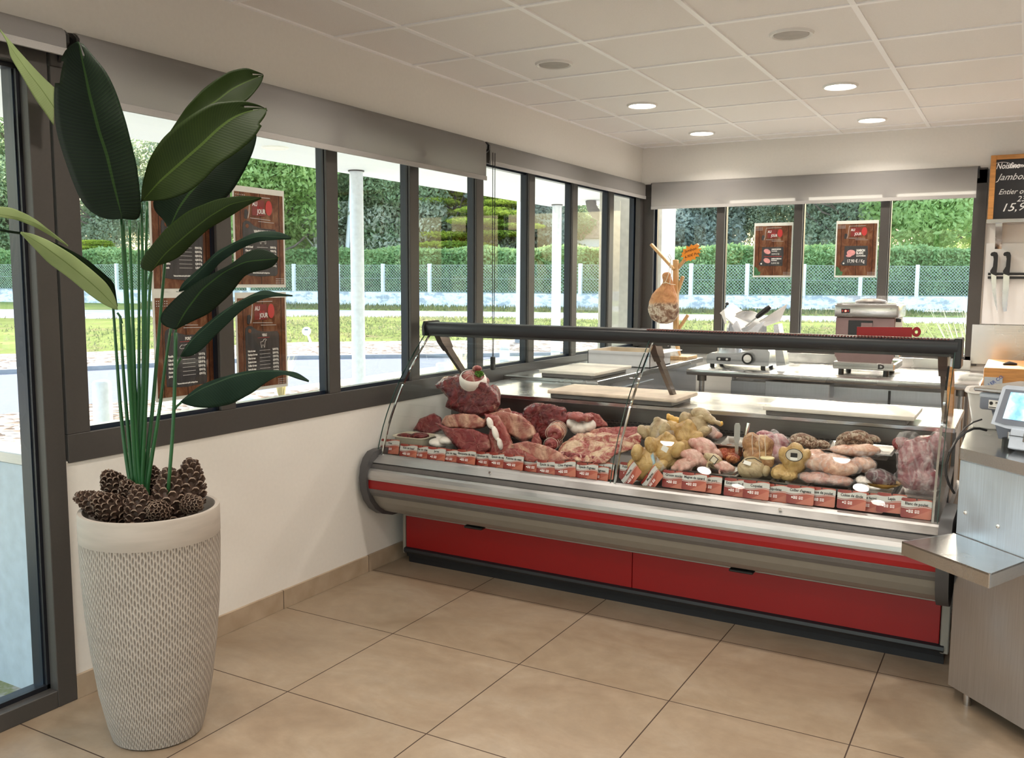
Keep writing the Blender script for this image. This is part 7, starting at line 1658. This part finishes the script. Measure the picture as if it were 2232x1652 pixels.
def poster(lab, loc, rz, kind, title, items=(), animal=None):
    """local frame: x to the right, z up, faces -y"""
    t = thing('menu_poster', lab, 'poster', loc, rz, 'menu posters on the glass')
    Bx = lambda x0, x1, z0, z1, nm, mt, d=0.001, par=None: MB().box((x0, -d, z0), (x1, -d + 0.0008, z1)).build(nm, M[mt], par or t, local=True, smooth=None)
    Bx(-PW / 2, PW / 2, 0, PH, 'sheet', 'paper', 0.0)
    Bx(-PW / 2 + 0.010, PW / 2 - 0.010, 0.014, PH - 0.024, 'printed_boards', 'plank', 0.0012)
    def tx(s, x, z, size, mt='inkwhite', al='CENTER', sx=0.62, bold=0.0006): return text(s, (x, -0.0035, z), size, M[mt], t, rot=(R_(90), 0, 0), align=al, sx=sx, bold=bold, ext=0.0001)
    # dot patterns
    for (x0, z0) in ((-PW / 2 + 0.014, PH - 0.056), (PW / 2 - 0.062, 0.018)):
        mb = MB()
        for i in range(6):
            for j in range(3): mb.box((x0 + i * 0.0095, -0.0035, z0 + j * 0.009), (x0 + i * 0.0095 + 0.0035, -0.0030, z0 + j * 0.009 + 0.0035))
        mb.build('dot_pattern', M['inkwhite'], t, local=True, smooth=None)
    # heading block
    zc = PH - 0.085
    Bx(-0.044, 0.028, zc - 0.032, zc + 0.034, 'heading_block', 'inkdarkred', 0.0022)
    tx('AU', -0.028, zc + 0.016, 0.026, sx=0.8); tx('FIL DU', -0.0, zc - 0.0, 0.016, 'inkred'); tx('JOUR', 0.008, zc - 0.014, 0.028, sx=0.7)
    MB().lathe([(0.026, 0.0), (0.026, 0.001)], (0, 0, 0), 28, sc=(0.75, 1.2)).move(Matrix.Translation((0.052, -0.0028, zc + 0.004)) @ Rm((R_(90), 0, 0))).build('steak_picture', M['inkred'], t, local=True)
    MB().tube([(-0.055, -0.003, zc + 0.045), (0.06, -0.003, zc + 0.046)], 0.0012, 4).tube([(-0.055, -0.003, zc + 0.044), (-0.062, -0.003, zc - 0.02), (-0.068, -0.003, zc - 0.045)], 0.0012, 4).tube([(-0.055, -0.003, zc - 0.043), (0.06, -0.003, zc - 0.047)], 0.001, 4).tube([(-0.01, -0.003, zc - 0.055), (0.08, -0.003, zc - 0.057)], 0.001, 4).build('heading_lines', M['inkwhite'], t, local=True)
    MB().prism([(-0.088, zc - 0.045), (-0.075, zc - 0.05), (-0.066, zc - 0.02), (-0.072, zc - 0.008), (-0.086, zc - 0.012)], 'y', -0.0030, -0.0024).build('spatula_picture', M['slate'], t, local=True)
    if kind == 'list':
        brd = [(-0.098, 0.055), (-0.06, 0.050), (0.0, 0.046), (0.05, 0.050), (0.088, 0.050), (0.098, 0.060), (0.098, 0.235), (0.088, 0.248), (0.0, 0.250), (-0.035, 0.258), (-0.060, 0.275), (-0.080, 0.278), (-0.096, 0.268), (-0.100, 0.250)]
        MB().prism(brd, 'y', -0.0024, -0.0016).build('slate_board', M['slate'], t, local=True, smooth=None)
        MB().cyl((-0.074, -0.0030, 0.256), (-0.074, -0.0022, 0.256), 0.009, n=20).build('board_hole', M['plank'], t, local=True)
        tx(title, 0.01, 0.235, 0.016, sx=0.7)
        Bx(-0.03, 0.04, 0.2235, 0.225, 'red_rule', 'inkred', 0.0032)
        mb = MB(); z0 = 0.20
        def ln_(pts): mb.tube([(x, -0.003, z) for x, z in pts], 0.0008, 4)
        if animal == 'cow': ln_([(-0.015, 0.212), (-0.008, 0.214), (-0.002, 0.208), (0.02, 0.210), (0.03, 0.205), (0.031, 0.186), (0.026, 0.184), (0.025, 0.195), (0.005, 0.194), (0.003, 0.184), (-0.001, 0.184), (-0.003, 0.198), (-0.010, 0.203), (-0.018, 0.206), (-0.015, 0.212)])
        elif animal == 'pig': ln_([(-0.03, 0.205), (-0.022, 0.212), (-0.010, 0.210), (0.01, 0.215), (0.03, 0.210), (0.036, 0.213), (0.033, 0.200), (0.030, 0.184), (0.025, 0.184), (0.024, 0.196), (0.0, 0.194), (-0.006, 0.184), (-0.011, 0.184), (-0.012, 0.198), (-0.024, 0.197), (-0.032, 0.200), (-0.03, 0.205)])
        else: ln_([(0.005, 0.216), (0.016, 0.218), (0.022, 0.213), (0.014, 0.210), (0.012, 0.198), (0.010, 0.182), (0.006, 0.182), (0.004, 0.193), (-0.006, 0.192), (-0.006, 0.182), (-0.010, 0.182), (-0.012, 0.196), (-0.014, 0.206), (0.0, 0.208), (0.005, 0.216)])
        mb.build('animal_drawing', M['inkwhite'], t, local=True)
        for i, (a_, p_) in enumerate(items):
            z = 0.170 - i * 0.0155
            tx(a_, -0.088, z, 0.0115, al='LEFT', sx=0.68); tx(p_, 0.090, z + 0.001, 0.0115, al='RIGHT', sx=0.62)
            Bx(-0.02, 0.042, z - 0.0005, z + 0.0006, 'price_line', 'inkwhite', 0.003)
        tx('Toutes nos viandes sont de qualité et d\'origine France', 0.0, 0.062, 0.0075, sx=0.6)
    else:
        brd = [(-0.10, 0.092), (-0.09, 0.087), (0.078, 0.087), (0.080, 0.150), (0.084, 0.175), (0.080, 0.232), (-0.082, 0.232), (-0.085, 0.130), (-0.098, 0.115), (-0.104, 0.102)]
        MB().prism(brd, 'y', -0.0024, -0.0016).build('slate_board', M['slate'], t, local=True, smooth=None)
        MB().cyl((-0.085, -0.0030, 0.104), (-0.085, -0.0022, 0.104), 0.006, n=16).build('board_hole', M['inkwhite'], t, local=True)
        pink = M.get('hampink') or mat('ham_pink', (0.70, 0.30, 0.30), 0.5, 0, 0.15, 40); M['hampink'] = pink
        if kind == 'two':
            for zz in (0.198, 0.128): MB().prism([(-0.068 + 0.026 + 0.026 * math.cos(R_(a_)), zz + 0.019 * math.sin(R_(a_)) - 0.006 * math.cos(R_(a_))) for a_ in range(0, 360, 24)], 'y', -0.0032, -0.0025).build('ham_picture', pink, t, local=True)
            tx('JAMBON DE PAYS', -0.008, 0.214, 0.0145, al='LEFT', sx=0.62); tx('QUALITÉ SUPÉRIEURE', -0.008, 0.200, 0.007, al='LEFT'); tx('23,90 € / Kg', -0.008, 0.178, 0.017, 'chalk', 'LEFT', sx=0.7)
            Bx(-0.066, 0.07, 0.158, 0.161, 'red_rule', 'inkred', 0.003)
            tx('JAMBON SERRANO', -0.008, 0.141, 0.0145, al='LEFT', sx=0.62); tx('QUALITÉ SUPÉRIEURE', -0.008, 0.128, 0.007, al='LEFT'); tx('21,90 € / Kg', -0.008, 0.108, 0.017, 'chalk', 'LEFT', sx=0.7)
        else:
            MB().prism([(-0.035 + 0.030 * math.cos(R_(a_)), 0.182 + 0.022 * math.sin(R_(a_))) for a_ in range(0, 360, 20)], 'y', -0.0032, -0.0025).prism([(-0.05 + 0.020 * math.cos(R_(a_)), 0.160 + 0.010 * math.sin(R_(a_))) for a_ in range(0, 360, 24)], 'y', -0.0034, -0.0027).build('ham_picture', pink, t, local=True)
            tx('JAMBON', 0.002, 0.198, 0.024, al='LEFT', sx=0.66, bold=0.001); tx('BLANC', 0.002, 0.178, 0.024, al='LEFT', sx=0.66, bold=0.001); tx('QUALITÉ SUPÉRIEURE', 0.002, 0.158, 0.011, al='LEFT')
            tx('17,90 € / Kg', 0.0, 0.120, 0.034, 'inkwhite', sx=0.72, bold=0.0004)
        grn = M.get('basil') or mat('basil_print', (0.05, 0.16, 0.06), 0.6, 0, 0.4, 60); M['basil'] = grn
        MB().prism([(-PW / 2 + 0.009, 0.014), (-0.095, 0.014), (-0.088, 0.040), (-0.105, 0.046), (-0.118, 0.072), (-PW / 2 + 0.009, 0.085)], 'y', -0.0022, -0.0014).build('basil_picture', grn, t, local=True, smooth=None)
    return t
GX = -0.037
rzL = R_(90)
# facing the room (+x): local -y must point to +x
def wl(y, z): return (GX, y, z)
poster('upper left menu poster on the window behind the plant, mostly hidden by leaves', wl(2.43, 1.408), rzL, 'list', 'VIANDE D\'AGNEAU', [('Gigot', '19,90 €/ Kg'), ('Côte', '18,90 €/ Kg'), ('Épaule', '18,90 €/ Kg'), ('Collier', '16,90 €/ Kg'), ('Poitrine', '12,90 €/ Kg'), ('Souris', '16,90 €/ Kg')], 'calf')
poster('upper right menu poster on the window reading VIANDE DE BOEUF', wl(2.838, 1.424), rzL, 'list', 'VIANDE DE BOEUF', [('Filet de boeuf', '39,90 €/ Kg'), ('Côte de boeuf', '29,90 €/ Kg'), ('Rumsteck', '27,90 €/ Kg'), ('Plat de côte', '9,90 €/ Kg'), ('Bourguignon', '13,90 €/ Kg'), ('Paleron', '12,90 €/ Kg')], 'cow')
poster('lower left menu poster on the window reading PORC', wl(2.43, 0.992), rzL, 'list', 'PORC', [('Rouelle', '9,90 €/ Kg'), ('Côte de porc', '10,90 €/ Kg'), ('Rôti filet', '12,90 €/ Kg'), ('Filet mignon', '15,90 €/ Kg'), ('Poitrine', '9,90 €/ Kg'), ('Jarret', '6,90 €/ Kg')], 'pig')
poster('lower right menu poster on the window reading VEAU', wl(2.838, 0.986), rzL, 'list', 'VEAU', [('Noix de veau', '26,90 €/ Kg'), ('Escalope de veau', '23,90 €/ Kg'), ('Côte de veau', '17,90 €/ Kg'), ('Épaule de veau', '15,90 €/ Kg'), ('Collier de veau', '12,90 €/ Kg'), ('Jarret de veau', '11,90 €/ Kg'), ('Poitrine de veau', '9,90 €/ Kg')], 'calf')
poster('left red ham poster on the back window with two hams', (1.078, 7.136, 1.500), 0, 'two', '')
poster('right red ham poster on the back window reading JAMBON BLANC', (1.690, 7.136, 1.500), 0, 'one', '')

# ---------------------------------------------------------------- lettering as meshes
bpy.context.view_layer.update()
dg = bpy.context.evaluated_depsgraph_get()
for o in [o for o in SC.objects if o.type == 'FONT']:
    me = bpy.data.meshes.new_from_object(o.evaluated_get(dg))
    if not me.materials: me.materials.append(o.data.materials[0])
    n = bpy.data.objects.new('tmp', me); COL.objects.link(n)
    n.parent = o.parent; n.location = o.location; n.rotation_euler = o.rotation_euler; n.scale = o.scale
    nm = o.name; bpy.data.objects.remove(o); n.name = nm
